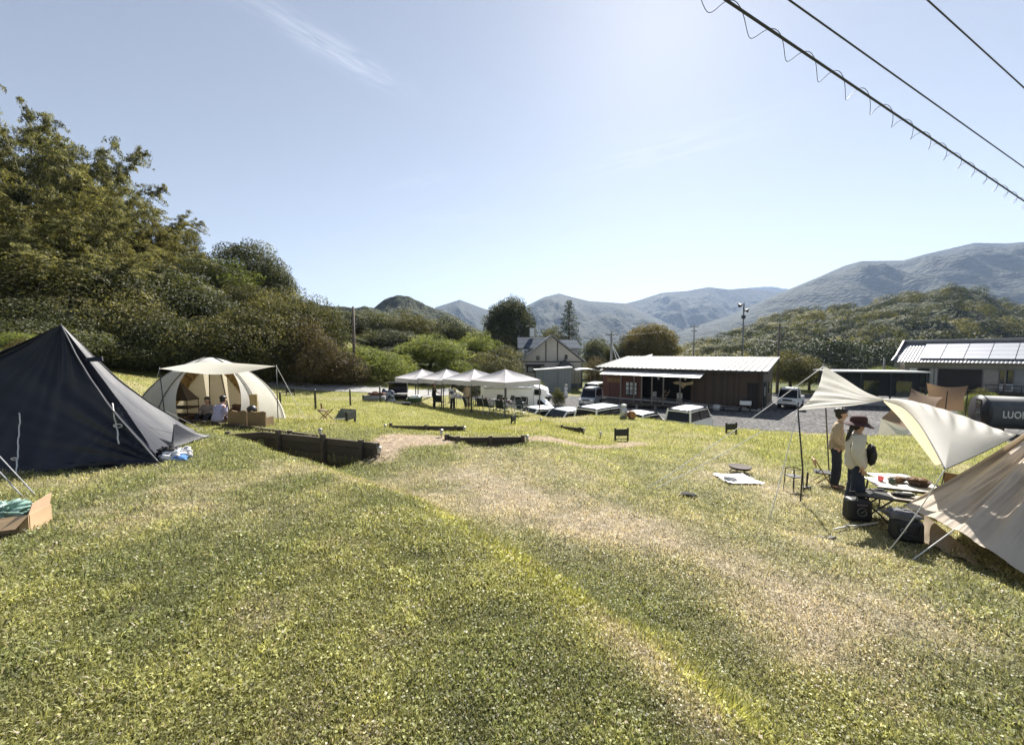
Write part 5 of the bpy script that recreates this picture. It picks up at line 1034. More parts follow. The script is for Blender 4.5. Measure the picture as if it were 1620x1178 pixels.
for s in (-.08, .08): MB().box((s, .05, .3), (.03, .03, .6)).build('leg', TIMB, o)

# ------------------------------------------------------------------ timber retaining walls, signs, lights, posts
TMB = plankmat('old_timber', (.060, .048, .036), .2, 'Z', .9, .35); TMP = mat('old_post', (.075, .060, .045), .9, .3, 6, .4, 30)
def timber_wall(label, runs, h, posts, ph=.1, deep=.1):
    """runs: plan points with the top height; a board line with posts standing before it"""
    o = thing('timber_edging', label, 'timber wall', (runs[0][0], runs[0][1], runs[0][2] - h)); og_ = o.location
    for i in range(len(runs) - 1):
        a_, b_ = Vector(runs[i]), Vector(runs[i + 1]); d = (b_ - a_).normalized(); n = Vector((d.y, -d.x, 0)); 
        MB().prism([a_, b_, b_ - Vector((0, 0, h + deep)), a_ - Vector((0, 0, h + deep))], n * -.05).build('board', TMB, o, world=True)
    for (k, t, up) in posts:
        a_, b_ = Vector(runs[k]), Vector(runs[k + 1]); p = a_.lerp(b_, t); d = (b_ - a_).normalized(); n = Vector((d.y, -d.x, 0)); c = p + n * .048
        MB().box(c - Vector((0, 0, (h + deep - up) / 2)), (.09, .09, h + deep + up), math.atan2(d.y, d.x)).build('post', TMP, o, bevel=.008, world=True)
    return o
def wt(px, py, d): p = P(px, py, d); return (p.x, p.y, p.z)
timber_wall('long dark timber wall with a corner holding the bank beside the dug pit', [wt(361, 687, 8.8), wt(415, 683, 9.07), wt(598, 701, 7.95)], .55, [(0, .0, .08), (1, .17, .10), (1, .57, .10), (1, .88, .06), (1, .995, .02)])
timber_wall('short timber wall with a return panel in the middle of the field', [wt(708.5, 689, 9.72), wt(725, 692, 9.5), wt(830, 691, 9.7)], .36, [(0, .02, .05), (1, 0, .05), (1, .48, .05), (1, .97, .06)], deep=.22)
timber_wall('low timber edging running in front of the cream tent', [wt(262, 661, 10.9), wt(340, 668, 10.4), wt(500, 688, 9.1)], .17, [(1, .78, .05), (0, .5, .03)])
timber_wall('low dark plank edging on the slope below the canopies', [wt(617, 673, 13.1), wt(733, 674.5, 12.8)], .2, [(0, .02, .1), (0, .5, .05), (0, .9, .05), (0, .995, .03)])
timber_wall('thin plank edging on the slope in front of the parked cars', [wt(866, 671.5, 15.3), wt(924, 677.5, 14.6)], .10, [(0, .02, .05), (0, .42, .06), (0, .9, .05)])
timber_wall('timber kerb between the grass and the gravel behind the standing couple', [wt(1352, 698, 15.0), wt(1448, 701, 14.4)], .10, [(0, .2, .05), (0, .97, .05)], deep=.2)
def signb(px, d, rz, label):
    o = thing('site_board', label, 'sign', at(px, d), rz, 'board signs marking the camping plots'); G = mat('board_green', (.022, .026, .02), .7, .3, 8)
    for s in (-1, 1): MB().box((s * .24, 0, .21), (.05, .05, .5)).build('leg', mat('board_leg', (.03, .028, .024), .8), o)
    MB().box((0, -.035, .30), (.5, .025, .25)).build('board', G, o); MB().box((0, -.03, .07), (.44, .02, .03)).build('rail', G, o); return o
signb(985, 13.5, R(8), 'dark plot board standing alone on the open slope before the parked hatchback'); signb(1160, 15.2, R(14), 'dark plot board at the lot edge below the guy ropes'); signb(812, 17, R(70), 'dark plot board at the foot of the canopy chairs seen almost edge on')
signb(553, 12.6, R(80), 'dark plot board seen edge on behind the low timber edging'); signb(458, 25, R(15), 'dark plot board on the grass beyond the cream tent'); signb(579, 24.5, R(30), 'dark plot board beside the grey mat roll')
def slight(px, d, h, label):
    o = thing('garden_light', label, 'garden light', at(px, d), 0, 'small stake lights along the plots'); MB().tube([(0, 0, -.05), (0, 0, h * .4)], .012, 6).build('stake', DARK, o); MB().lathe([(.035, h * .35), (.04, h * .9)], n=12).build('lamp_shade', cloth('frosted', (.6, .58, .52), .4), o); MB().lathe([(.055, h * .9), (.055, h), (.02, h + .02)], n=12).build('cap', mat('steel_cap', (.2, .2, .2), .4, metal=.6), o)
for px, d, h, lb in [(607.5, 13.2, .2, 'stake light left of the plank edging below the canopies'), (697, 9.9, .2, 'stake light left of the return panel of the middle timber wall'), (834, 9.7, .2, 'stake light at the right end of the middle timber wall'), (503.5, 9.15, .19, 'stake light at the end of the timber edging before the cream tent'), (597.5, 7.85, .19, 'stake light at the right end of the long timber wall'), (734, 12.7, .18, 'stake light at the right end of the plank edging below the canopies'),
                     (856, 16.5, .22, 'stake light just right of the last canopy chair'), (925, 14.5, .2, 'stake light at the right end of the thin plank edging'), (951.5, 13.9, .2, 'stake light between the thin plank edging and the lone plot board')]: slight(px, d, h, lb)
for px, top, d, lb in [(441.7, 621, 20, 'short dark fence post right of the cream tent awning pole'), (497.5, 617, 18, 'dark fence post behind the folding stool'), (553, 616.5, 21.6, 'dark fence post leaning slightly before the concrete path'), (600.5, 612, 23, 'dark fence post in front of the blue tarp heap')]:
    p = at(px, d, -.1); h = P(px, top, d).z - p.z; o = thing('fence_post', lb, 'post', p, 0, 'dark posts in a line on the grass'); MB().tube([(0, 0, 0), (-.02, 0, h)], [.05, .045], 8).build('shaft', DARK, o); MB().lathe([(.05, h), (.055, h + .02), (.03, h + .04)], (-.02, 0, 0), 8).build('cap', DARK, o)
o = thing('folding_stool', 'wooden cross legged stool standing alone right of the cream tent', 'stool', at(513, 14.2)); WD = mat('stool_wood', (.20, .10, .05), .7, .2, 6)
for y in (-.16, .16):
    for s in (-1, 1): MB().tube([(s * .22, y, 0), (-s * .22, y, .42)], .018, 6).build('leg', WD, o)
MB().grid(lambda u, v: Vector(((u - .5) * .44, (v - .5) * .34, .42 - .06 * math.sin(PI * u))), 8, 2).build('seat', mat('stool_cloth', (.12, .08, .05), .9), o, True, solid=.01)
MB().tube([(-.22, .16, .4), (-.24, .16, .62)], .03, 8).build('handle', WD, o)
o = thing('folding_lounger', 'dark green low reclining seat beyond the folding stool', 'seat', at(540, 15.0), R(10)); GS = mat('green_canvas', (.055, .065, .045), .85, .2)
MB().prism([(-.35, -.25, .05), (.15, -.25, .05), (.3, -.25, .05), (.3, .25, .05), (-.35, .25, .05)], (0, 0, .03)).build('seat', GS, o); MB().prism([(-.3, .05, .08), (.3, .05, .08), (.36, .38, .36), (-.16, .38, .40)], (0, .02, .02)).build('backrest', GS, o)
for s in (-.25, .25): MB().tube([(s, .36, .36), (s, .5, 0)], .012, 5).build('leg', DARK, o)

# ------------------------------------------------------------------ canopies with tables and chairs
CAN = cloth('canopy_cloth', (.58, .56, .58), .27, (.66, .63, .66), .04, .8, .25, 10); STEEL = mat('leg_steel', (.10, .10, .105), .4, .1, metal=.5)
cps = [(-.39, 23.0), (-2.50, 25.1), (-4.70, 27.2), (-6.92, 29.2)]
cl_ = ['canopy nearest the campervan, at the right end of the row', 'second canopy from the campervan, over the standing person in beige', 'third canopy from the campervan, over the person with raised hands', 'canopy farthest from the campervan, next to the open grill']
def canopy(i):
    x, y = cps[i]; gr = gz(x, y); o = thing('event_canopy', 'pale grey ' + cl_[i], 'canopy', (x, y, gr), R(-45), 'pop up canopies in a row')
    za = P(0, 583.6, y).z - gr; ze = za - .66; s = 1.5
    def pan(k):
        c0, c1 = [(-s, -s), (s, -s), (s, s), (-s, s)][k], [(s, -s), (s, s), (-s, s), (-s, -s)][k]
        def f(u, v):
            b = Vector((c0[0] + (c1[0] - c0[0]) * u, c0[1] + (c1[1] - c0[1]) * u, ze)); p = b.lerp(Vector((0, 0, za)), v); w = math.sin(PI * v) * math.sin(PI * u); p.z -= .15 * w - .02 * mnoise.noise(Vector((u * 4, v * 4, k + i * 7))) * (1 - v); return p
        return f
    m = MB()
    for k in range(4): m.grid(pan(k), 14, 10)
    m.build('canopy_top', CAN, o, True)
    m = MB()
    for k in range(4):
        c0, c1 = Vector([(-s, -s, ze), (s, -s, ze), (s, s, ze), (-s, s, ze)][k]) * 1.004, Vector([(s, -s, ze), (s, s, ze), (-s, s, ze), (-s, -s, ze)][k]) * 1.004
        m.grid(lambda u, v: c0.lerp(c1, u) - Vector((0, 0, v * .30 + .01 * math.sin(u * 25) * v)), 14, 2)
    m.build('valance', CAN, o, True)
    for sx in (-1, 1):
        for sy in (-1, 1):
            wp = o.location + Matrix.Rotation(R(-45), 3, 'Z') @ Vector((sx * 1.46, sy * 1.46, 0)); zz_ = gz(wp.x, wp.y) - gr
            MB().box((sx * 1.46, sy * 1.46, (zz_ + ze) / 2 - .02), (.05, .05, ze - zz_)).build('pole', STEEL, o); MB().box((sx * 1.46, sy * 1.46, zz_ + .02), (.14, .14, .04)).build('foot', STEEL, o)
    for k in range(4):
        a_ = Vector([(-1, -1), (1, -1), (1, 1), (-1, 1)][k] + (0,)) * 1.46; b_ = Vector([(1, -1), (1, 1), (-1, 1), (-1, -1)][k] + (0,)) * 1.46
        MB().tube([a_ + Vector((0, 0, ze - .08)), (a_ + b_) / 2 + Vector((0, 0, ze - .42)), b_ + Vector((0, 0, ze - .08))], .015, 5).build('truss', STEEL, o)
for i in range(4): canopy(i)
RD = Vector((.707, -.707, 0))
def row(t, off): return Vector((cps[0][0], cps[0][1], 0)) - RD * t + Vector((.707, .707, 0)) * off      # along the row, across it
def on(p, up=0): return Vector((p.x, p.y, gz(p.x, p.y) + up))
def ftable(t, off, label, L=1.8, h=.7, top=None):
    p = on(row(t, off)); o = thing('folding_table', label, 'table', p, R(-45), 'folding tables under the canopies'); MB().box((0, 0, h), (L, .6, .035)).build('tabletop', top or mat('table_top', (.20, .18, .16), .5, .15), o, bevel=.008)
    for sx in (-1, 1):
        for sy in (-1, 1): MB().tube([(sx * (L / 2 - .12), sy * .25, h), (sx * (L / 2 - .08), sy * .26, -.1)], .016, 6).build('leg', STEEL, o)
    return o
tA = ftable(-.2, -.2, 'folding table at the campervan end of the row, crowded with cups'); tB = ftable(1.75, -.2, 'folding table between the person in beige and the crowded table'); tC = ftable(4.5, .0, 'folding table heaped with white food bags', top=mat('white_top', (.6, .6, .6), .5))
def cups(t, off, seed, n, base, lbs):
    rng = random.Random(seed)
    for i in range(n):
        q = base.location + Matrix.Rotation(R(-45), 3, 'Z') @ Vector((-.8 + 1.6 * (i + .5) / n, rng.uniform(-.22, .22), .72)); k = i % 4; col, nm, r, h, cat = [(WHITE, 'white mug', .045, .1, 'mug'), (mat('bottle_green', (.03, .06, .03), .2), 'dark green bottle', .04, .27, 'bottle'), (mat('tin_red', (.25, .08, .05), .5), 'reddish tin', .06, .13, 'tin'), (mat('cup_pale', (.5, .48, .44), .6), 'pale cup', .05, .12, 'cup')][k]
        o = thing(nm.split()[-1], nm + ' ' + lbs[i], cat, q); MB().lathe([(r * .85, 0), (r, h * .5), (r, h * .75), (r * (.4 if k == 1 else .95), h)], n=10).build('vessel', col, o, True)
        if k == 0: MB().tube([(r, 0, h * .25), (r + .03, 0, h * .5), (r, 0, h * .75)], .008, 5).build('handle', WHITE, o)
        else: MB().lathe([(r * .42, h * .98), (r * .42, h * 1.04)], n=8).build('lid', DARK, o)
cups(-.2, -.2, 3, 8, tA, ['at the far end of the crowded table', 'second along the crowded table', 'third along the crowded table', 'fourth along the crowded table', 'in the middle of the crowded table', 'just past the middle of the crowded table', 'next to last on the crowded table', 'at the near end of the crowded table'])
cups(1.75, -.2, 5, 5, tB, ['at the far end of the table before the person in beige', 'next to the mug on the table before the person in beige', 'mid table before the person in beige', 'between tin and mug near the crowded table', 'at the end of the table next to the crowded table'])
for x, y, s, lb in [(-.5, .05, .16, 'white plastic food bag at the far end of the heaped table'), (-.1, -.08, .2, 'biggest white food bag in the middle of the heaped table'), (.35, .06, .15, 'white food bag at the near end of the heaped table')]:
    q = tC.location + Matrix.Rotation(R(-45), 3, 'Z') @ Vector((x, y, .72)); o = thing('food_bag', lb, 'bag', q); MB().blob((0, 0, s * .75), (s, s * .9, s * .8), .35, 2.5, 18, 12, int(x * 10 + 9)).build('bag', WHITE, o, True); MB().blob((0, 0, s * 1.5), (.04, .04, .06), .1).build('knot', WHITE, o, True)
SL_ = mat('sling_mesh', (.035, .04, .035), .8, .2, 20); CF = mat('chair_frame', (.42, .42, .42), .35, .1, metal=.6)
def chair_proto():
    o = thing('sling_chair', 'x', 'chair', (0, 0, 0)); MB().grid(lambda u, v: Vector(((u - .5) * .48, -.22 + .44 * v, .43 - .03 * math.sin(PI * v) + .02 * (1 - v))), 6, 6).build('seat', SL_, o, True, solid=.012)
    MB().grid(lambda u, v: Vector(((u - .5) * .48, .22 + .16 * v, .43 + .5 * v)), 6, 6).build('backrest', SL_, o, True, solid=.012)
    for s in (-1, 1):
        MB().tube([(s * .26, -.26, 0), (s * .26, -.22, .44), (s * .26, -.2, .62)], .013, 6).build('leg', CF, o); MB().tube([(s * .26, .34, 0), (s * .26, .2, .44)], .013, 6).build('leg', CF, o)
        MB().tube([(s * .26, -.24, .62), (s * .27, .0, .64), (s * .26, .28, .62)], .016, 6).build('armrest', CF, o); MB().tube([(s * .26, .2, .43), (s * .255, .39, .95)], .013, 6).build('back_frame', CF, o); MB().tube([(s * .26, -.25, .02), (s * .26, .33, .02)], .012, 6).build('foot_rail', CF, o)
    return o
cp = chair_proto(); first = True
for t, off, rz, lb in [(-1.75, -.35, R(40), 'dark sling chair alone at the campervan end of the crowded table'), (-.75, -1.0, R(150), 'dark sling chair in front of the crowded table nearest the plot board'), (.25, -1.05, R(128), 'dark sling chair at the middle of the front side of the crowded table'), (1.0, -.95, R(140), 'dark sling chair in front of the gap between two tables'), (2.3, -1.0, R(120), 'dark sling chair before the table of the person in beige'), (-.5, .75, R(-45), 'dark sling chair behind the crowded table on the camper side'), (.6, .8, R(-60), 'dark sling chair behind the crowded table farther from the camper'), (5.6, -.9, R(160), 'dark sling chair beside the wheelbarrow'), (1.7, .8, R(-40), 'dark sling chair behind the table beside the person in beige')]:
    p = on(row(t, off), .01); o = cp if first else copy_tree(cp); first = False; o.location = p; o.rotation_euler = (0, 0, rz); o['label'] = lb; o['group'] = 'sling chairs around the canopy tables'
# grill, barrow, heaps beside the row
gr = thing('barrel_grill', 'large black barrel grill with its lid open beside the canopies', 'grill', at(627, 26.2), R(8)); IR = mat('grill_iron', (.016, .016, .017), .5, .3)
MB().grid(lambda u, v: Vector(((u - .5) * 1.35, .36 * math.cos(PI + PI * v), .72 + .36 * math.sin(PI + PI * v))), 2, 14).build('barrel', IR, gr, True, solid=.02)
MB().grid(lambda u, v: Vector(((u - .5) * 1.35 , .42 + .36 * math.sin(PI * v) * .9, .80 + .72 * v)), 2, 14).build('lid', IR, gr, True, solid=.02)
MB().box((0, 0, .72), (1.3, .68, .03)).build('grate', mat('grate', (.12, .12, .12), .4, metal=.5), gr); MB().tube([(-.6, .46, 1.55), (.6, .46, 1.55)], .02, 6).build('handle', mat('steel_bright', (.6, .6, .6), .3, metal=.8), gr)
for s in (-1, 1): MB().tube([(s * .66, .42, .8), (s * .66, .46, 1.55)], .018, 6).build('lid_arm', mat('steel_bright', (.6, .6, .6)), gr)
for sx in (-.5, .5):
    for sy in (-.25, .25): MB().tube([(sx, sy, .5), (sx * 1.1, sy * 1.2, -.08)], .03, 6).build('leg', IR, gr)
wb = thing('wheelbarrow', 'green wheelbarrow with white bags left of the first canopy leg', 'wheelbarrow', at(655, 24.6), R(190)); GB = mat('barrow_green', (.05, .09, .05), .5, .2)
MB().add([(-.4, -.25, .35), (.3, -.2, .35), (.3, .2, .35), (-.4, .25, .35), (-.5, -.34, .62), (.5, -.3, .56), (.5, .3, .56), (-.5, .34, .62)], [(3, 2, 1, 0), (0, 1, 5, 4), (1, 2, 6, 5), (2, 3, 7, 6), (3, 0, 4, 7)]).build('tray', GB, wb, solid=.015)
w_ = MB().lathe([(.12, -.04), (.19, -.04), (.2, 0), (.19, .04), (.12, .04)], (.55, 0, .2), 16, 'Y').build('wheel', RUB, wb, True); MB().lathe([(.02, -.03), (.12, -.03), (.12, .03), (.02, .03)], (.55, 0, .2), 12, 'Y').build('rim', RIM, w_)
for s in (-1, 1): MB().tube([(.55, s * .06, .2), (-.3, s * .26, .36), (-1.0, s * .3, .6)], .018, 6).build('handle', STEEL, wb); MB().tube([(-.25, s * .25, .36), (-.35, s * .27, .0)], .016, 6).build('leg', STEEL, wb)
o = thing('sack', 'white sack lying in the green wheelbarrow', 'sack', wb.location + Vector((0, 0, .5))); MB().blob((0, 0, .12), (.3, .2, .15), .3, 2.5, 18, 12, 2).build('bag', WHITE, o, True); MB().blob((.2, 0, .22), (.08, .08, .08), .1).build('knot', WHITE, o, True)
o = thing('mat_roll', 'rolled grey mat with a brown blanket beside the plot board', 'mat roll', at(592, 24.3), R(5)); MB().lathe([(.05, -.65), (.22, -.65), (.22, .65), (.05, .65)], (0, 0, .22), 20, 'X').build('roll', mat('grey_mat', (.20, .20, .21), .8, .1), o, True); MB().blob((.1, .1, .5), (.5, .2, .14), .35, 2.5, 20, 12, 7).build('blanket', mat('brown_blanket', (.13, .06, .04), .9, .3), o, True)
o = thing('tarp_heap', 'blue grey tarp heap leaning against the open grill', 'tarp', at(610, 25.0), R(0)); MB().blob((0, 0, .35), (.5, .4, .42), .4, 2.2, 24, 16, 9).build('sheet', cloth('blue_grey_tarp', (.07, .085, .12), 0, None, .3, .7, .6, 6), o, True); MB().prism([(.1, -.42, 0), (.6, -.42, 0), (.35, -.2, .7), (-.1, -.2, .75)], (0, .02, .01)).build('board', mat('blue_stripe', (.25, .27, .3), .6), o)
o = thing('tool_post', 'thin dark post standing between mat roll and tarp heap', 'post', at(600, 24.2)); MB().tube([(0, 0, -.1), (0, 0, 1.05)], .035, 8).build('shaft', DARK, o); MB().lathe([(.04, 1.05), (.02, 1.1)], n=8).build('cap', DARK, o)
o = thing('black_pallet', 'flat black pallet on the grass under the wheelbarrow handle', 'pallet', at(637, 23.9), R(5)); 
for z in (.05, .17): MB().box((0, 0, z), (.95, .5, .03)).build('deck', IR, o)
for x in (-.4, 0, .4): MB().box((x, 0, .11), (.1, .48, .09)).build('block', IR, o)
mc = thing('milk_can', 'silver milk can with a white lid at the edge of the bank', 'milk can', at(988, 19.3)); MB().lathe([(.16, 0), (.18, .04), (.18, .38), (.11, .5), (.11, .56)], n=18).build('can', mat('zinc', (.45, .45, .46), .35, .15, metal=.6), mc, True); MB().lathe([(.13, .56), (.15, .6), (.12, .66), (.03, .68)], n=16).build('lid', WHITE, mc, True)
for s in (-1, 1): MB().tube([(s * .17, 0, .36), (s * .23, 0, .43), (s * .15, 0, .46)], .015, 5).build('handle', STEEL, mc)
lg = thing('log_slice', 'rust brown round log standing on edge beside the milk can', 'log', at(1000.5, 19.0), R(15)); MB().lathe([(.17, -.14), (.19, -.12), (.19, .12), (.17, .14)], (0, 0, .19), 20, 'Y').build('bark', mat('log_bark', (.16, .08, .04), .9, .35, 8), lg, True); MB().lathe([(.165, -.146), (.02, -.15)], (0, 0, .19), 20, 'Y').build('cut_face', mat('log_cut', (.36, .17, .06), .8, .3, 12), lg)

# ------------------------------------------------------------------ right-hand camp: cream tarp and beige tent
TRP = cloth('tarp_cloth', (.74, .725, .69), .45, (.86, .81, .70), .04, .85, .18, 20); PIP = mat('dark_piping', (.02, .02, .022), .7)
tp = thing('tarp_shelter', 'cream tarp stretched between black poles and the beige tent', 'tarp', at(1395, 6.6))
def curve(pts): 
    pts = [P(*p) for p in pts]
    def f(t):
        t = min(max(t, 0), 1) * (len(pts) - 1); i = min(int(t), len(pts) - 2); f_ = t - i; p0, p1, p2, p3 = pts[max(i - 1, 0)], pts[i], pts[i + 1], pts[min(i + 2, len(pts) - 1)]
        return .5 * (2 * p1 + (p2 - p0) * f_ + (2 * p0 - 5 * p1 + 4 * p2 - p3) * f_ ** 2 + (3 * p1 - p0 - 3 * p2 + p3) * f_ ** 3)
    return f
AM = curve([(1303, 578, 8.2), (1335, 598, 7.7), (1368, 619, 7.1), (1398, 631, 6.7)]); BMc = curve([(1262, 649, 6.9), (1305, 645, 6.85), (1350, 641, 6.8), (1398, 633, 6.7)])
AB = curve([(1303, 578, 8.2), (1297, 605, 7.7), (1281, 632, 7.15), (1262, 649, 6.9)])
def flap(u, v):
    p = AM(u).lerp(BMc(u), v); s = AM(0).lerp(BMc(0), v); p = p + (AB(v) - s) * (1 - u) ** 2.2
    n = (.010 * math.sin(v * 21 + u * 7) + .008 * math.sin(v * 43 + 2 + u * 3) + .012 * mnoise.noise(Vector((u * 1.5, v * 7, 2)))) * math.sin(PI * v) * (1 - u * .6); p.z += n; p.y -= n; return p
MB().grid(flap, 40, 60).build('left_flap', TRP, tp, True, world=True)
MD = curve([(1398, 631, 6.7), (1430, 631.5, 6.5), (1475, 642, 6.25), (1530, 660, 5.95), (1575, 677, 5.7), (1606, 688, 5.55)])
MC = curve([(1398, 633, 6.68), (1428, 644, 6.3), (1452, 667, 5.8), (1474, 702, 5.25), (1495, 742, 4.75)]); CD = curve([(1495, 742, 4.75), (1540, 722, 5.0), (1580, 703, 5.3), (1606, 689, 5.54)])
def near(u, v):
    b = MC(u / .62) if u < .62 else CD((u - .62) / .38); t = MD(u ** 1.25); p = t.lerp(b, v); w = math.sin(PI * v) * math.sin(PI * min(1, u * 1.02)); p.z += .10 * w
    r = .028 * math.sin(u * 60 - v * 6) * max(0, (.55 - v)) * 1.6 * sstep(.25, .5, u) * math.sin(PI * min(1, v * 1.6 + .05)); p.z += float(r); p.y -= float(r) * .8; return p
MB().grid(near, 110, 40).build('near_slope', TRP, tp, True, world=True)
ME = curve([(1398, 634, 6.72), (1425, 662, 7.1), (1452, 698, 7.5), (1480, 735, 7.9)]); ED = curve([(1480, 735, 7.9), (1545, 716, 6.9), (1606, 689, 5.57)])
def farp(u, v): b = ME(u / .6) if u < .6 else ED((u - .6) / .4); p = MD(u ** 1.2).lerp(b, v); p.z += .06 * math.sin(PI * v) * math.sin(PI * u) - .012; return p
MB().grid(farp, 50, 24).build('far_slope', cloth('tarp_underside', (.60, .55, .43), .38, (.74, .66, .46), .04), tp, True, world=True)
MB().tube([MC(t) for t in np.linspace(0, 1, 30)] + [CD(t) for t in np.linspace(.03, 1, 20)], .007, 6).build('piping', PIP, tp, True, world=True); MB().tube([BMc(t) - Vector((0, 0, .003)) for t in np.linspace(0, 1, 24)], .004, 5).build('piping', mat('pale_piping', (.4, .4, .38), .8), tp, True, world=True)
MB().tube([at(1275, 6.8, -.05), P(1270, 740, 6.82), P(1262, 646, 6.9)], .013, 8).build('tarp_pole', DARK, tp, True, world=True); MB().tube([at(1321, 8.6, -.05), P(1303, 576, 8.2)], .014, 8).build('tarp_pole', mat('pole_grey', (.08, .08, .085), .4), tp, True, world=True)
pg = at(1022, 6.7)
for a_, b_ in ((P(1303, 579, 8.2), pg), (P(1262, 648, 6.9), pg + Vector((.1, -.02, .0))), (P(1262, 649, 6.9), at(1226, 6.05)), (P(1495, 742, 4.75), at(1420, 5.0)), (P(1480, 735, 7.9), at(1490, 8.6))):
    MB().tube([a_.lerp(b_, t) - Vector((0, 0, .05 * math.sin(PI * t))) for t in np.linspace(0, 1, 12)], .0065, 6).build('guy_line', ROPE, tp, True, world=True)
k = P(1258, 658, 6.88); MB().tube([k + Vector((.03 * math.sin(t * 2), .02 * math.cos(t), -.02 * t)) for t in np.linspace(0, 9, 40)], .008, 6).build('rope_coil', ROPE, tp, True, world=True)
k = P(1237, 628, 7.4).lerp(P(1180, 674, 7.1), .0)
BGE = cloth('beige_canvas', (.52, .455, .375), .16, (.55, .42, .25), .06, .9, .3, 18); BGD = cloth('beige_skirt', (.42, .35, .26), .1, None, .08)
tn = thing('beige_tent', 'large beige canvas tent cut off by the picture edge on the right', 'tent', (9.6, 6.0, gz(9.6, 6.0)))
TA, TF, TG, TH, TI, TX = P(1430, 800, 5.6), P(1622, 908, 4.12), Vector((9.5, 2.6, -.7)), Vector((13.2, 4.2, -.8)), Vector((12.0, 7.6, -.9)), P(1745, 592, 6.6)
def bside(b0, b1, amp, k, sag=.14):
    ctr = Vector((9.8, 5.6, 0)); nr = (b1 - b0).cross(TX - b0).normalized()
    if nr.dot(b0 - ctr) < 0: nr = -nr
    def f(u, v):
        p = b0.lerp(b1, u).lerp(TX, v * .985); p = p - nr * sag * math.sin(PI * v) - Vector((0, 0, -.07)) * 0
        p.z += .07 * math.sin(PI * u) * (1 - v) ** 2
        e = math.sin(PI * u) ** .5 * math.sin(PI * min(1, v * 1.1 + .04)) ** .6
        w = mnoise.noise(Vector((u * k + v * 2.0, v * .9, b0.x))) + .6 * mnoise.noise(Vector((u * k * 2.3 - v * 2.5, v * 1.6, b0.y + 4))) + .3 * mnoise.noise(Vector((u * k * 5, v * 3, 3)))
        return p + nr * amp * w * e
    return f
MB().grid(bside(TA, TF, .095, 8), 160, 110).build('fly_panel', BGE, tn, True, world=True)
for b0, b1 in ((TF, TG), (TG, TH), (TH, TI), (TI, TA)): MB().grid(bside(b0, b1, .04, 6, .08), 40, 40).build('fly_panel', BGE, tn, True, world=True)
sk = [P(1462, 815, 5.65), P(1512, 855, 5.3), P(1580, 905, 4.85)]; sb = [at(1458, 5.45), at(1522, 4.95), at(1600, 4.55)]
MB().grid(lambda u, v: (sk[0].lerp(sk[1], u * 2) if u < .5 else sk[1].lerp(sk[2], u * 2 - 1)).lerp(sb[0].lerp(sb[1], u * 2) if u < .5 else sb[1].lerp(sb[2], u * 2 - 1), v) + Vector((0, -.05 * math.sin(PI * v), .02 + .02 * math.sin(u * 22) * v)), 30, 12).build('mud_skirt', BGD, tn, True, world=True)
MB().tube([TA.lerp(TF, .49) + Vector((0, 0, .07)), at(1461, 4.75, .02)], .007, 6).build('guy_line', ROPE, tn, world=True); MB().tube([TA.lerp(TX, t) - Vector((.0, 0, .0)) + Vector((0, -.0, -.13 * math.sin(PI * t))) for t in np.linspace(0, .98, 30)], .008, 6).build('ridge_seam', mat('beige_seam', (.22, .18, .13), .9), tn, True, world=True)

# tables and gear under the tarp
WT = mat('pale_table', (.50, .49, .46), .6, .08, 4)
def lowtable(px, d, rz, L, Wd, h, label, top, slats=0):
    o = thing('camp_table', label, 'table', at(px, d), rz)
    if slats:
        for i in range(slats): MB().box((-L / 2 + (i + .5) * L / slats, 0, h), (L / slats * .82, Wd, .015)).build('slat', top, o)
    else: MB().box((0, 0, h), (L, Wd, .02)).build('tabletop', top, o, bevel=.005)
    MB().box((0, -Wd / 2 + .02, h - .025), (L, .02, .03)).build('rail', DARK, o); MB().box((0, Wd / 2 - .02, h - .025), (L, .02, .03)).build('rail', DARK, o)
    for sx in (-1, 1):
        for sy in (-1, 1): MB().tube([(sx * (L / 2 - .06), sy * (Wd / 2 - .04), h - .02), (sx * (L / 2 - .03), sy * (Wd / 2 - .03), -.02)], .011, 6).build('leg', DARK, o)
    return o
t1_ = lowtable(1441, 6.75, R(-24), .95, .62, .42, 'low table with cups and a bread basket under the cream tarp', WT)
t2_ = lowtable(1420, 7.9, R(-12), .72, .42, .36, 'white slatted roll top table behind the bread table', WHITE, 11)
t3_ = lowtable(1424, 6.15, R(-28), .80, .34, .36, 'narrow bench table in front of the bread table', mat('bench_top', (.30, .27, .23), .7))
def ontab(t, x, y, h): return t.location + Matrix.Rotation(t.rotation_euler.z, 3, 'Z') @ Vector((x, y, h))
o = thing('cup', 'pink cup on the corner of the bread table', 'cup', ontab(t1_, -.30, .08, .431)); MB().lathe([(.035, 0), (.045, .09), (.04, .09), (.032, .01)], n=14).build('vessel', cloth('pink_plastic', (.75, .25, .25), .3, (.9, .3, .3), .03, .3), o, True); MB().tube([(.04, 0, .03), (.07, 0, .05), (.045, 0, .075)], .006, 5).build('handle', cloth('pink_plastic', (.75, .25, .25)), o)
o = thing('mug', 'dark green mug beside the pink cup', 'mug', ontab(t1_, -.18, -.02, .431)); gm = mat('mug_green', (.07, .085, .06), .5); MB().lathe([(.045, 0), (.047, .095), (.042, .095), (.04, .01)], n=14).build('vessel', gm, o, True); MB().tube([(.045, 0, .02), (.08, 0, .05), (.046, 0, .08)], .007, 5).build('handle', gm, o)
o = thing('bread_basket', 'dark wicker basket of bread on the low table', 'basket', ontab(t1_, .2, .03, .431)); o.scale = (.85, .85, .85); MB().lathe([(.13, 0), (.2, .11), (.21, .12), (.19, .11), (.12, .02)], n=22).build('basket', mat('wicker', (.07, .045, .03), .9, .4, 30, .8, 60), o, True)
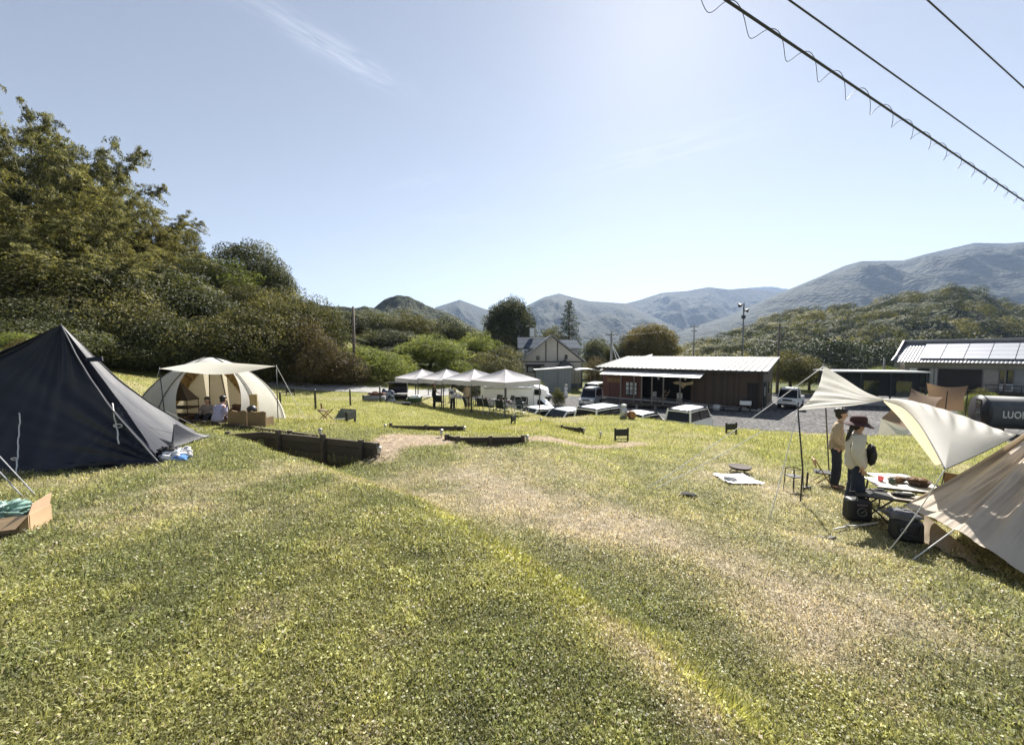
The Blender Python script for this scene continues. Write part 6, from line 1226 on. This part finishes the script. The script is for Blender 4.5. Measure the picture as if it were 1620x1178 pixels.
for i in range(4): a_ = i * 1.6; MB().blob((.08 * math.cos(a_), .08 * math.sin(a_), .12), (.09, .06, .05), .15, 2, 14, 9, i).build('bread', mat('bread', (.17, .10, .055), .8, .25, 8), o, True)
o = thing('bread_loaf', 'brown paper wrapped loaf left of the bread basket', 'bread', ontab(t1_, -.05, .12, .431)); MB().blob((0, 0, .05), (.15, .07, .05), .3, 2.5, 18, 10, 5).build('loaf', mat('bread', (.30, .17, .08)), o, True); MB().blob((.1, .0, .06), (.05, .06, .045), .2, 2.5, 14, 9, 6).build('paper', mat('paper_brown', (.2, .15, .1), .9), o, True)
for x, lb in ((-.22, 'black pouch lying on the left end of the bench table'), (.12, 'black and white pouch lying on the right end of the bench table')):
    o = thing('pouch', lb, 'pouch', ontab(t3_, x, 0, .371), R(-20)); MB().blob((0, 0, .035), (.15, .07, .035), .2, 2.5, 18, 10, int(x * 50 + 20)).build('bag', mat('pouch_black', (.015, .015, .016), .7), o, True); MB().box((.05, 0, .07), (.12, .03, .012)).build('strap', WHITE if x > 0 else DARK, o)
o = thing('magazine', 'open black and white magazine on the slatted table', 'magazine', ontab(t2_, .15, .0, .369), R(-12)); MB().grid(lambda u, v: Vector(((u - .5) * .42, (v - .5) * .28, .012 + .015 * abs(math.sin(PI * u * 2)))), 16, 2).build('pages', mat('printed_page', (.35, .35, .35), .5, .75, 18), o, True); MB().box((0, 0, .004), (.43, .29, .006)).build('cover', DARK, o)
st = thing('folding_bench', 'black cross framed folding bench beside the standing woman', 'bench', at(1391, 6.05), R(-28)); 
for y in (-.16, .16):
    for s in (-1, 1): MB().tube([(s * .19, y, 0), (-s * .19, y, .40)], .012, 6).build('leg', DARK, st)
MB().box((0, 0, .41), (.46, .36, .02)).build('seat', mat('black_canvas', (.02, .02, .022), .8), st); MB().tube([(-.2, -.17, .0), (-.2, .17, .0)], .011, 6).build('foot_rail', DARK, st)
BKB = mat('bag_black', (.014, .014, .016), .6, .2, 5, .3, 20)
bg_ = thing('tote_bag', 'black tote bag with a pale round emblem standing before the woman', 'bag', at(1367, 6.02), R(-10)); MB().box((0, 0, .19), (.34, .22, .36), taper=.94).build('body', BKB, bg_, bevel=.05); 
for s in (-1, 1): MB().tube([(-.08, s * .09, .36), (-.06, s * .1, .44), (.06, s * .1, .44), (.08, s * .09, .36)], .01, 6).build('handle', BKB, bg_)
MB().tube([(.065 * math.cos(t), -.117, .18 + .065 * math.sin(t)) for t in np.linspace(.5, 6.2, 24)] + [(.03, -.117, .2), (-.02, -.117, .16)], .0045, 5).build('emblem', mat('emblem_grey', (.28, .28, .28), .7), bg_); MB().box((0, -.112, .29), (.15, .004, .035)).build('label_patch', mat('emblem_dim', (.12, .10, .11), .7), bg_)
cb_ = thing('cooler_bag', 'black cooler bag with grey fleece on top under the beige tent edge', 'bag', at(1443, 5.35), R(-24)); MB().box((.03, 0, .18), (.34, .28, .34), taper=.95).build('body', BKB, cb_, bevel=.07); MB().blob((-.03, 0, .38), (.19, .13, .07), .4, 3, 24, 14, 3).build('fleece', mat('grey_fleece', (.13, .13, .14), .95, .25, 10, .5, 40), cb_, True)
MB().tube([(-.15, -.152, .30), (-.13, -.17, .16), (.1, -.17, .14), (.13, -.155, .30)], .012, 6).build('handle', BKB, cb_); MB().tube([(-.06 + .03 * math.cos(t), -.158, .2 + .03 * math.sin(t)) for t in np.linspace(0, 6.3, 16)], .004, 5).build('emblem', mat('emblem_grey', (.28, .28, .28)), cb_)
o = thing('guy_webbing', 'white webbing strap lying on the grass beside the tote bag', 'strap', at(1365, 5.6)); pts = [at(px, d, .035) for px, d in ((1331, 5.66), (1352, 5.72), (1375, 5.75), (1402, 5.85))]; MB().tube([p - o.location for p in lerp_path(pts, 20)], [.012] * 21, 6).build('strap', ROPE, o, True); MB().box(pts[1] - o.location + Vector((0, 0, .006)), (.06, .03, .02)).build('buckle', DARK, o)
fp = thing('fire_pit', 'round black fire pit on short legs on the open grass', 'fire pit', at(1176, 8.9)); fp.scale = (.95, .95, .62); MB().lathe([(.08, .1), (.22, .16), (.25, .22), (.23, .22), (.07, .12)], n=20).build('bowl', DARK, fp, True); MB().lathe([(.24, .225), (.26, .24), (.24, .25), (.22, .24)], n=20).build('rim', mat('rust', (.045, .028, .02), .8), fp, True)
for a_ in (.5, 2.6, 4.7): MB().tube([(.15 * math.cos(a_), .15 * math.sin(a_), .14), (.24 * math.cos(a_), .24 * math.sin(a_), -.02)], .012, 5).build('leg', DARK, fp)
o = thing('spread_sheet', 'crumpled white sheet spread on the grass before the fire pit', 'sheet', at(1171, 8.2)); 
def shf(u, v): x = (u - .5) * .85 * (1 - .15 * v); y = (v - .5) * .75 + .12 * (u - .5); return Vector((x, y, gz(o.location.x + x, o.location.y + y) - o.location.z + .035 + .05 * abs(mnoise.noise(Vector((x * 4, y * 4, 1)))) + .02 * mnoise.noise(Vector((x * 11, y * 11, 2)))))
MB().grid(shf, 30, 24).build('sheet', cloth('white_sheet', (.66, .67, .68), .1, None, .05), o, True); MB().blob((-.2, -.1, .07), (.12, .09, .05), .4, 3).build('folded_end', cloth('white_sheet', (.66, .67, .68)), o, True)
o = thing('flat_stone', 'dark flat stone lying alone in the dry grass', 'stone', at(1093, 7.0)); tag(o); MB().blob((0, 0, .02), (.15, .09, .05), .25, 2.2, 18, 10, 4).build('rock', mat('dark_stone', (.035, .034, .03), .9, .3), o, True)
o = thing('stone', 'grey lumpy stone at the lip of the lower terrace', 'stone', at(1322, 4.75)); MB().blob((0, 0, .03), (.13, .085, .065), .45, 2.6, 22, 14, 6).build('rock', mat('grey_stone', (.15, .145, .13), .95, .35, 9, .6, 25), o, True)
o = thing('grill_stand', 'thin black metal stand beside the front tarp pole', 'stand', at(1263, 7.55), R(10)); 
for sx in (-.10, .10):
    for sy in (-.1, .1): MB().tube([(sx * 1.15, sy * 1.15, 0), (sx, sy, .46)], .009, 5).build('leg', DARK, o)
for z in (.46, .31): MB().tube([(-.1, -.1, z), (.1, -.1, z), (.1, .1, z), (-.1, .1, z), (-.1, -.1, z)], .009, 5).build('ring', DARK, o)
MB().box((0, 0, .31), (.2, .2, .02)).build('tray', DARK, o)
o = thing('mallet', 'black mallet standing on its head in the grass', 'mallet', at(1284, 7.75), R(15)); MB().box((0, 0, .035), (.19, .07, .07)).build('head', DARK, o, bevel=.01); MB().tube([(0, 0, .05), (.02, 0, .37)], .017, 8).build('handle', mat('mallet_handle', (.05, .04, .03), .7), o)
ch = thing('camp_chair', 'folding chair with a tan wooden back behind the standing man', 'chair', at(1309, 8.35), R(60)); ch.scale = (.78, .78, .78); TW = mat('tan_wood', (.42, .27, .15), .7, .15, 5)
MB().box((0, .2, .62), (.36, .03, .22), Matrix.Rotation(R(-14), 3, 'X')).build('backrest', TW, ch, bevel=.01); MB().box((0, 0, .36), (.40, .40, .03)).build('seat', mat('black_canvas', (.02, .02, .022)), ch)
for s in (-1, 1): MB().tube([(s * .19, -.2, 0), (s * .19, .22, .75)], .014, 6).build('leg', TW, ch); MB().tube([(s * .19, .22, 0), (s * .19, -.18, .38)], .014, 6).build('leg', TW, ch)
o = thing('camp_chair', 'small tan folding chair half hidden behind the beige tent edge', 'chair', at(1519, 7.6), R(-60)); o.scale = (.75, .75, .75); MB().box((0, .18, .55), (.4, .03, .3)).build('backrest', mat('tan_canvas', (.20, .125, .07), .9), o); MB().box((0, 0, .3), (.4, .36, .03)).build('seat', mat('tan_canvas', (.32, .2, .11)), o)
for s in (-1, 1): MB().tube([(s * .2, -.2, 0), (s * .2, .2, .7)], .013, 6).build('leg', DARK, o); MB().tube([(s * .2, .2, 0), (s * .2, -.18, .3)], .013, 6).build('leg', DARK, o)
o = thing('cooking_pot', 'black pot on a stand beside the tent edge', 'pot', at(1492, 6.9)); MB().lathe([(.1, .25), (.14, .28), (.14, .42), (.12, .42), (.11, .29)], n=18).build('pot', DARK, o, True)
for a_ in (0.3, 2.4, 4.5): MB().tube([(.1 * math.cos(a_), .1 * math.sin(a_), .27), (.17 * math.cos(a_), .17 * math.sin(a_), 0)], .01, 5).build('leg', DARK, o)

# brown shade cloths in front of the farmhouse and a small low tent on the gravel
SHD = cloth('brown_shade', (.24, .17, .115), .3, (.34, .22, .12), .06)
def sail(label, pts, poles):
    c = at(pts[0][0], pts[0][2]); o = thing('shade_sail', label, 'shade sail', c); q = [P(*p) for p in pts]
    def f(u, v): p = (q[0].lerp(q[1], u)).lerp(q[3].lerp(q[2], u), v); k = math.sin(PI * u) * .22 * (1 - v) + .12 * math.sin(PI * v) * (1 - u) * 0; p.z -= k; p.y -= .25 * math.sin(PI * u) * math.sin(PI * v); p.x += -.25 * math.sin(PI * v) * (u - .5) * 1.2; return p
    MB().grid(f, 24, 18).build('cloth', SHD, o, True, world=True)
    for p in poles: b_ = at(p[0], p[2]); MB().tube([b_, P(*p)], .03, 6).build('pole', DARK, o, world=True)
sail('upright brown shade cloth stretched before the tiled farmhouse', [(1465, 605, 29), (1532, 610, 27.5), (1525, 650, 27), (1466, 648, 28.6)], [(1465, 604, 29.05), (1532, 609, 27.55), (1499, 618, 26.9)])
sail('low brown shade cloth with a pointed peak beside the upright one', [(1441, 613, 28.5), (1492, 628, 27.5), (1480, 645, 26.5), (1430, 640, 27.5)], [(1441, 611, 28.55)])
lt = thing('low_tent', 'small brown tent with a white skirt on the gravel behind the tarp', 'tent', at(1415, 17.5)); q = [P(1394, 662, 17), P(1412, 646, 18), P(1440, 664, 18.5), P(1438, 678, 16.8)]
MB().grid(lambda u, v: q[0].lerp(q[1], v).lerp(q[3].lerp(q[2], v), u) - Vector((0, 0, .1 * math.sin(PI * u))), 12, 8).build('cloth', SHD, lt, True, world=True); g0, g1 = at(1392, 16.6), at(1442, 16.3)
MB().grid(lambda u, v: q[0].lerp(q[3], u).lerp(g0.lerp(g1, u), v * .8), 12, 6).build('skirt', CRW, lt, True, world=True); MB().tube([at(1412, 18), P(1412, 645, 18)], .02, 6).build('pole', DARK, lt, world=True)

# ------------------------------------------------------------------ people
SKIN = mat('skin', (.48, .29, .20), .55, .08, 8); HAIR = mat('hair_black', (.012, .010, .009), .5, .3, 30, .5, 80)
def skin_mesh(name, J, E, mt, parent, sub=2, root=None):
    """one smooth surface grown over a skeleton: J {joint: (pos, radius or (rx,ry))}, E [(a,b)]"""
    used = []; 
    for a_, b_ in E:
        for k in (a_, b_):
            if k not in used: used.append(k)
    ix = {k: i for i, k in enumerate(used)}; me = bpy.data.meshes.new(name); me.from_pydata([tuple(J[k][0]) for k in used], [(ix[a_], ix[b_]) for a_, b_ in E], [])
    o = bpy.data.objects.new(name, me); COL.objects.link(o); o.parent = parent; me.materials.append(mt)
    m = o.modifiers.new('k', 'SKIN'); m.use_smooth_shade = True; m.branch_smoothing = .3
    if not me.skin_vertices: me.attributes.new('dummy', 'FLOAT', 'POINT')
    lay = me.skin_vertices[0].data
    for k in used: r = J[k][1]; lay[ix[k]].radius = r if hasattr(r, '__len__') else (r, r); lay[ix[k]].use_root = (k == (root or used[0]))
    s = o.modifiers.new('s', 'SUBSURF'); s.levels = s.render_levels = sub
    return o
def crease(o, st, sc):
    t = bpy.data.textures.get('cloth_%g' % sc) or bpy.data.textures.new('cloth_%g' % sc, 'CLOUDS'); t.noise_scale = sc; t.noise_depth = 2
    m = o.modifiers.new('d', 'DISPLACE'); m.texture = t; m.strength = st; m.mid_level = .5; m.texture_coords = 'LOCAL'
def V3(*a_): return Vector(a_)
def skeleton(h=1.7, pose='stand', arms=None, bend=0, female=False):
    """person faces +x, left is +y; arms: {'L':(elbow,wrist),'R':...} relative positions in metres for h = 1.7"""
    J = {}; f = .93 if female else 1
    if pose == 'stand':
        pz = .93; legs = {s: (V3(0, s * .085, .90), V3(.025, s * .095, .50), V3(-.01, s * .10, .085), V3(.13, s * .115, .035)) for s in (1, -1)}
    elif pose == 'floor':                              # sitting on the ground with knees drawn up
        pz = .13; legs = {s: (V3(.04, s * .10, .13), V3(.40, s * .16, .34), V3(.62, s * .13, .07), V3(.76, s * .15, .04)) for s in (1, -1)}
    else:                                              # legs stretched sideways along the ground
        pz = .13; legs = {s: (V3(.03, s * .09, .12), V3(.38, s * .22 + .12, .13), V3(.30, s * .10 + .42, .07), V3(.36, s * .1 + .52, .04)) for s in (1, -1)}
    def up(t, x=0): a_ = bend; return V3(math.sin(a_) * t + x * math.cos(a_), 0, pz + math.cos(a_) * t - x * math.sin(a_))
    J['pelvis'] = (V3(0, 0, pz), .105); J['waist'] = (up(.17), .098 * f); J['chest'] = (up(.36, .0), .122 * f); J['collar'] = (up(.52), .072); J['neck'] = (up(.585, .02), .050)
    J['jaw'] = (up(.635, .035), (.06, .066)); J['head'] = (up(.70, .03), (.079, .094)); J['crown'] = (up(.775, .015), (.062, .075)); J['nose'] = (up(.675, .125), (.012, .014)); J['chin'] = (up(.622, .085), (.022, .02))
    for s, n in ((1, 'L'), (-1, 'R')):
        hp, kn, an, to = legs[s]; J['hip' + n] = (hp, .092); J['thigh' + n] = (hp.lerp(kn, .45), .075); J['knee' + n] = (kn, .056); J['calf' + n] = (kn.lerp(an, .35), .054); J['ank' + n] = (an, .036); J['toe' + n] = (to, .03)
        sh = up(.475) + V3(0, s * .165 * f, 0); e, w = (arms or {}).get(n, (V3(-.03, s * .215, 1.13), V3(.04, s * .225, .89))); J['ear' + n] = (up(.68, .02) + V3(0, s * .088, 0), .014)
        J['sh' + n] = (sh, .058); J['el' + n] = (e, .040); J['wr' + n] = (w, .027)
        d = (w - e).normalized(); sd = d.cross(V3(0, s, .01)).normalized(); nn = d.cross(sd).normalized(); pm = w + d * .05; J['palm' + n] = (pm, (.036, .018))
        for q, (o_, ln) in enumerate([(-.030, .068), (-.010, .08), (.010, .075), (.028, .058)]):
            k0 = pm + sd * o_ + d * .03; J['f%d%s' % (q, n)] = (k0, .0095); J['g%d%s' % (q, n)] = (k0 + d * ln * .5 + nn * .012, .0085); J['t%d%s' % (q, n)] = (k0 + d * ln * .85 + nn * .036, .007)
        J['th0' + n] = (w + d * .03 + sd * .035, .011); J['th1' + n] = (w + d * .068 + sd * .058 + nn * .012, .0085)
    k = h / 1.7
    return {a_: (p * k, tuple(np.multiply(r, k)) if hasattr(r, '__len__') else r * k) for a_, (p, r) in J.items()}
def bodyE():
    E = [('pelvis', 'waist'), ('waist', 'chest'), ('chest', 'collar'), ('collar', 'neck'), ('neck', 'jaw'), ('jaw', 'head'), ('head', 'crown'), ('head', 'nose'), ('jaw', 'chin')]
    for n in 'LR':
        E += [('pelvis', 'hip' + n), ('hip' + n, 'thigh' + n), ('thigh' + n, 'knee' + n), ('knee' + n, 'calf' + n), ('calf' + n, 'ank' + n), ('ank' + n, 'toe' + n), ('chest', 'sh' + n), ('sh' + n, 'el' + n), ('el' + n, 'wr' + n), ('wr' + n, 'palm' + n), ('head', 'ear' + n), ('wr' + n, 'th0' + n), ('th0' + n, 'th1' + n)]
        for q in range(4): E += [('palm' + n, 'f%d%s' % (q, n)), ('f%d%s' % (q, n), 'g%d%s' % (q, n)), ('g%d%s' % (q, n), 't%d%s' % (q, n))]
    return E
def grow(J, keys, add, ladd=None): return {k: (J[k][0], tuple(x + add for x in J[k][1]) if hasattr(J[k][1], '__len__') else J[k][1] + add) for k in keys}
def person(label, loc, rz, shirt, trouser, h=1.7, pose='stand', arms=None, bend=0, female=False, hair='short', sleeve=True, wide=.018, loose=.022, shoe=DARK, hairm=None, longtop=0):
    o = thing('person', label, 'person', loc, rz); J = skeleton(h, pose, arms, bend, female); skin_mesh('body', J, bodyE(), SKIN, o, root='pelvis')
    K = grow(J, ['waist', 'chest', 'collar', 'shL', 'shR', 'elL', 'elR', 'wrL', 'wrR', 'pelvis'], loose); K['collar'] = (J['collar'][0], J['collar'][1] + .010)
    K['pelvis'] = (J['pelvis'][0] + V3(0, 0, .03), .140 + loose * .5); K['waist'] = (J['waist'][0], .128 + loose * .7); K['hem'] = (J['pelvis'][0] + V3(0, 0, (-.13 if pose == 'stand' else -.05) - longtop), .140 + loose * .5)
    for n in 'LR': K['cuff' + n] = (J['el' + n][0].lerp(J['wr' + n][0], .93 if sleeve else .1), .040 if sleeve else .058); K['elc' + n] = (J['el' + n][0].lerp(J['sh' + n][0], .25), J['el' + n][1] + loose)
    E = [('hem', 'pelvis'), ('pelvis', 'waist'), ('waist', 'chest'), ('chest', 'collar')]
    for n in 'LR': E += [('chest', 'sh' + n)] + ([('sh' + n, 'el' + n), ('el' + n, 'cuff' + n)] if sleeve else [('sh' + n, 'elc' + n)])
    st_ = skin_mesh('shirt', K, E, shirt, o, root='hem', sub=3); crease(st_, .026, .075)
    T = grow(J, ['pelvis', 'hipL', 'hipR', 'thighL', 'thighR', 'kneeL', 'kneeR', 'calfL', 'calfR'], .016)
    T['belt'] = (J['pelvis'][0].lerp(J['waist'][0], .7), J['waist'][1] + .012); E = [('belt', 'pelvis')]
    for n in 'LR':
        T['knee' + n] = (J['knee' + n][0], J['knee' + n][1] + wide); T['calf' + n] = (J['calf' + n][0], J['calf' + n][1] + wide * 1.15); T['leghem' + n] = (J['ank' + n][0] + (J['calf' + n][0] - J['ank' + n][0]) * .05, .050 + wide); E += [('pelvis', 'hip' + n), ('hip' + n, 'thigh' + n), ('thigh' + n, 'knee' + n), ('knee' + n, 'calf' + n), ('calf' + n, 'leghem' + n)]
        a_, t_ = J['ank' + n][0], J['toe' + n][0]; d = (t_ - a_); sh_ = MB().blob(a_.lerp(t_, .45) + V3(0, 0, -.022), (.125, .05, .05), 0, 1, 14, 8)
        sh_.v = [tuple(a_.lerp(t_, .45) + Matrix.Rotation(math.atan2(d.y, d.x), 3, 'Z') @ (Vector(q) - a_.lerp(t_, .45))) for q in sh_.v]; sh_.build('shoe', shoe, o, True)
    tr_ = skin_mesh('trousers', T, E, trouser, o, root='pelvis', sub=3); crease(tr_, .022, .09)
    hc = J['head'][0].lerp(J['crown'][0], .45); k = h / 1.7; hm_ = hairm or HAIR
    up = (J['crown'][0] - J['jaw'][0]).normalized()
    MB().blob(hc + V3(-.030, 0, .024) * k, (.100 * k, .094 * k, .085 * k), .10, 6, 22, 14, int(h * 100)).build('hair', hm_, o, True); MB().blob(J['head'][0] + V3(-.045, 0, -.005) * k, (.075 * k, .082 * k, .10 * k), .08, 6, 18, 12, 4).build('hair', hm_, o, True)
    if hair == 'long': MB().blob(J['neck'][0] + V3(-.06, 0, .0) * k, (.055 * k, .08 * k, .17 * k), .08, 4, 16, 12, 3).build('hair', hm_, o, True)
    if hair == 'tail': MB().tube([hc + V3(-.09, 0, -.02) * k, J['neck'][0] + V3(-.10, 0, .02) * k, J['collar'][0] + V3(-.13, .0, -.08) * k, J['chest'][0] + V3(-.15, 0, .02) * k], [.035 * k, .034 * k, .026 * k, .008], 8).build('hair', hm_, o, True)
    for s in (1, -1): MB().blob(J['head'][0] + V3(.079, s * .033, -.002) * k, (.008, .012, .007), 0, 1, 8, 6).build('eye', DARK, o, True)
    MB().box(J['jaw'][0] + V3(.056, 0, .006) * k, (.012, .045 * k, .009)).build('mouth', mat('lips', (.32, .13, .11), .5), o, bevel=.004)
    return o, J
# the couple under the tarp
CHK = cloth('khaki_shirt', (.36, .29, .20), 0, None, .22, .9, .4, 18); CHV = cloth('cream_vest', (.55, .50, .41), 0, None, .1, .9, .3, 15); NAV = cloth('dark_denim', (.028, .032, .045), 0, None, .2, .9, .3, 20); BLU = cloth('blue_denim', (.030, .038, .056), 0, None, .25, .9, .4, 14); CRB = cloth('cream_blouse', (.58, .54, .45), .05, None, .08, .9, .45, 12)
mp = at(1329, 8.05); man, JM = person('man in a khaki shirt looking down at his phone', mp, R(-42), CHK, NAV, 1.70, arms={'L': (V3(-.02, .215, 1.14), V3(.15, .17, .98)), 'R': (V3(-.02, -.225, 1.12), V3(.17, -.17, .93))}, loose=.032, wide=.03, shoe=mat('shoe_brown', (.08, .05, .035), .7), bend=R(4))
m = MB()
q = {k: v for k, v in grow(JM, ['waist', 'chest', 'collar', 'shL', 'shR'], .046).items()}; q['collar'] = (JM['collar'][0], (.09, .085)); q['hem'] = (JM['pelvis'][0] + V3(0, 0, .10), (.19, .155)); q['shL'] = (JM['shL'][0], .085); q['shR'] = (JM['shR'][0], .085)
MB().blob(JM['head'][0].lerp(JM['crown'][0], .5) + V3(-.02, 0, .04), (.108, .100, .068), .2, 5, 26, 16, 5).build('hair', HAIR, man, True)
for s in (1, -1): MB().prism([JM['collar'][0] + V3(.07, s * .01, .05), JM['collar'][0] + V3(.1, s * .07, .0), JM['collar'][0] + V3(.06, s * .1, .04), JM['collar'][0] + V3(.0, s * .08, .08)], (.006, 0, .012)).build('collar', CHV, man)
MB().box(JM['chest'][0] + V3(.145, .08, -.02), (.012, .11, .12)).build('shirt_pocket', CHK, man)
pw = man.matrix_world if False else Matrix.LocRotScale(man.location, man.rotation_euler, None)
o = thing('phone', 'white phone held in the hand of the man', 'phone', pw @ (JM['palmR'][0] + V3(.055, .015, .03)), R(-42)); MB().box((0, 0, 0), (.14, .07, .010), Matrix.Rotation(R(-25), 3, 'Y')).build('case', WHITE, o, bevel=.004); MB().box((-.002, 0, .007), (.12, .06, .002), Matrix.Rotation(R(-25), 3, 'Y')).build('screen', DARK, o)
wp = at(1361, 6.3); wm_, JW = person('woman in a wine red hat and cream blouse seen from the side', wp, R(-28), CRB, BLU, 1.58, female=True, arms={'L': (V3(-.03, .225, 1.13), V3(.02, .23, .90)), 'R': (V3(-.05, -.24, 1.13), V3(.03, -.24, .90))}, hair='tail', loose=.045, wide=.055, longtop=.0, shoe=mat('shoe_dark', (.03, .025, .022), .7))
HT_ = mat('wine_hat', (.050, .018, .020), .85, .25, 10, .3, 60); c = JW['head'][0].lerp(JW['crown'][0], .6)
b_ = MB(); prof = [(.112, .0), (.115, .04), (.108, .09), (.085, .115), (.03, .122), (.001, .122)]; b_.lathe(prof, c + V3(-.005, 0, -.005), 24); ht = b_.build('hat', HT_, wm_, True)
def brim(u, v): a_ = u * 2 * PI; r = .108 + .085 * v; return c + V3(r * math.cos(a_) - .005, r * math.sin(a_), .002 - .055 * v ** 1.4 + .012 * math.sin(3 * a_) * v - .02 * v * math.cos(a_))
MB().grid(brim, 40, 8).build('brim', HT_, ht, True, solid=.006)
WMx = Matrix.LocRotScale(wm_.location, wm_.rotation_euler, None)
sb_ = thing('shoulder_bag', 'black shoulder bag hanging at the side of the woman', 'bag', WMx @ (JW['waist'][0] + V3(.20, .02, -.02)), R(-28)); MB().blob((0, 0, .02), (.06, .15, .18), .12, 3, 20, 14, 3).build('body', BKB, sb_, True); MB().tube([(-.02, .12, .17), (-.13, .16, .40), (-.20, .13, .36)], .012, 6).build('strap', BKB, sb_)
# children in the cream tent
LAV = cloth('lavender_shirt', (.42, .40, .58), .0, None, .06); GRY = cloth('grey_shirt', (.28, .25, .24), 0, None, .15)
kp = at(340, 10.55); person('child in a lavender shirt sitting on the ground with back to the camera', kp, R(75), LAV, mat('pale_trousers', (.35, .33, .33), .9), 1.45, 'side', {'L': (V3(.10, .25, .42), V3(.30, .20, .30)), 'R': (V3(.08, -.25, .42), V3(.25, -.16, .25))}, R(18), hair='short')
kp = at(328, 11.4); person('child with long dark hair sitting inside the cream tent facing out', kp, R(-80), GRY, NAV, 1.35, 'floor', {'L': (V3(.1, .24, .40), V3(.33, .14, .36)), 'R': (V3(.1, -.24, .40), V3(.33, -.14, .36))}, R(8), hair='long')
# people under the canopies
WTE = cloth('white_tee', (.62, .60, .62), 0, None, .05); BGT = cloth('beige_shirt', (.48, .40, .30), 0, None, .1); BLKT = cloth('black_apron', (.02, .02, .022), 0, None, .2)
p = at(715.5, 24.0); pt, JT = person('person in a white shirt with a dark heart print on the back', p, R(80), WTE, NAV, 1.60, wide=.03, arms={'L': (V3(.05, .24, 1.16), V3(.24, .17, 1.0)), 'R': (V3(.05, -.24, 1.16), V3(.24, -.17, 1.0))}, sleeve=False)
hp = [(.12 * math.sin(t) ** 3, (13 * math.cos(t) - 5 * math.cos(2 * t) - 2 * math.cos(3 * t) - math.cos(4 * t)) * .0075) for t in np.linspace(0, 2 * PI, 28)[:-1]]
MB().prism([JT['chest'][0] + V3(-.172, y, z - .06) for y, z in hp], (-.012, 0, 0)).build('heart_print', mat('print_navy', (.03, .03, .06), .8), pt)
p = at(739, 25.6); person('person in a loose beige shirt standing behind the tables', p, R(-95), BGT, mat('brown_trousers', (.12, .07, .05), .9), 1.66, wide=.03, loose=.05)
p = at(686, 25.2); person('person in black reaching up to the canopy frame with one hand', p, R(20), BLKT, BLKT, 1.62, female=True, wide=.03, loose=.04, arms={'L': (V3(.12, .25, 1.55), V3(.10, .18, 1.80)), 'R': (V3(.16, -.22, 1.18), V3(.36, -.14, 1.08))}, sleeve=False, hairm=mat('hair_red_brown', (.10, .035, .022), .6, .3, 30))

# ------------------------------------------------------------------ the air: pale even haze around camera and scene
hm = NT('haze_air'); pv = hm.n('ShaderNodeVolumePrincipled'); pv.inputs['Color'].default_value = (.52, .69, 1, 1); pv.inputs['Density'].default_value = 0.92e-4; pv.inputs['Anisotropy'].default_value = .2
hm.l(pv.outputs[0], hm.out.inputs['Volume'])
tag(MB().box((0, 2600, 445), (15000, 15000, 910)).build('haze', hm.m), kind='stuff')
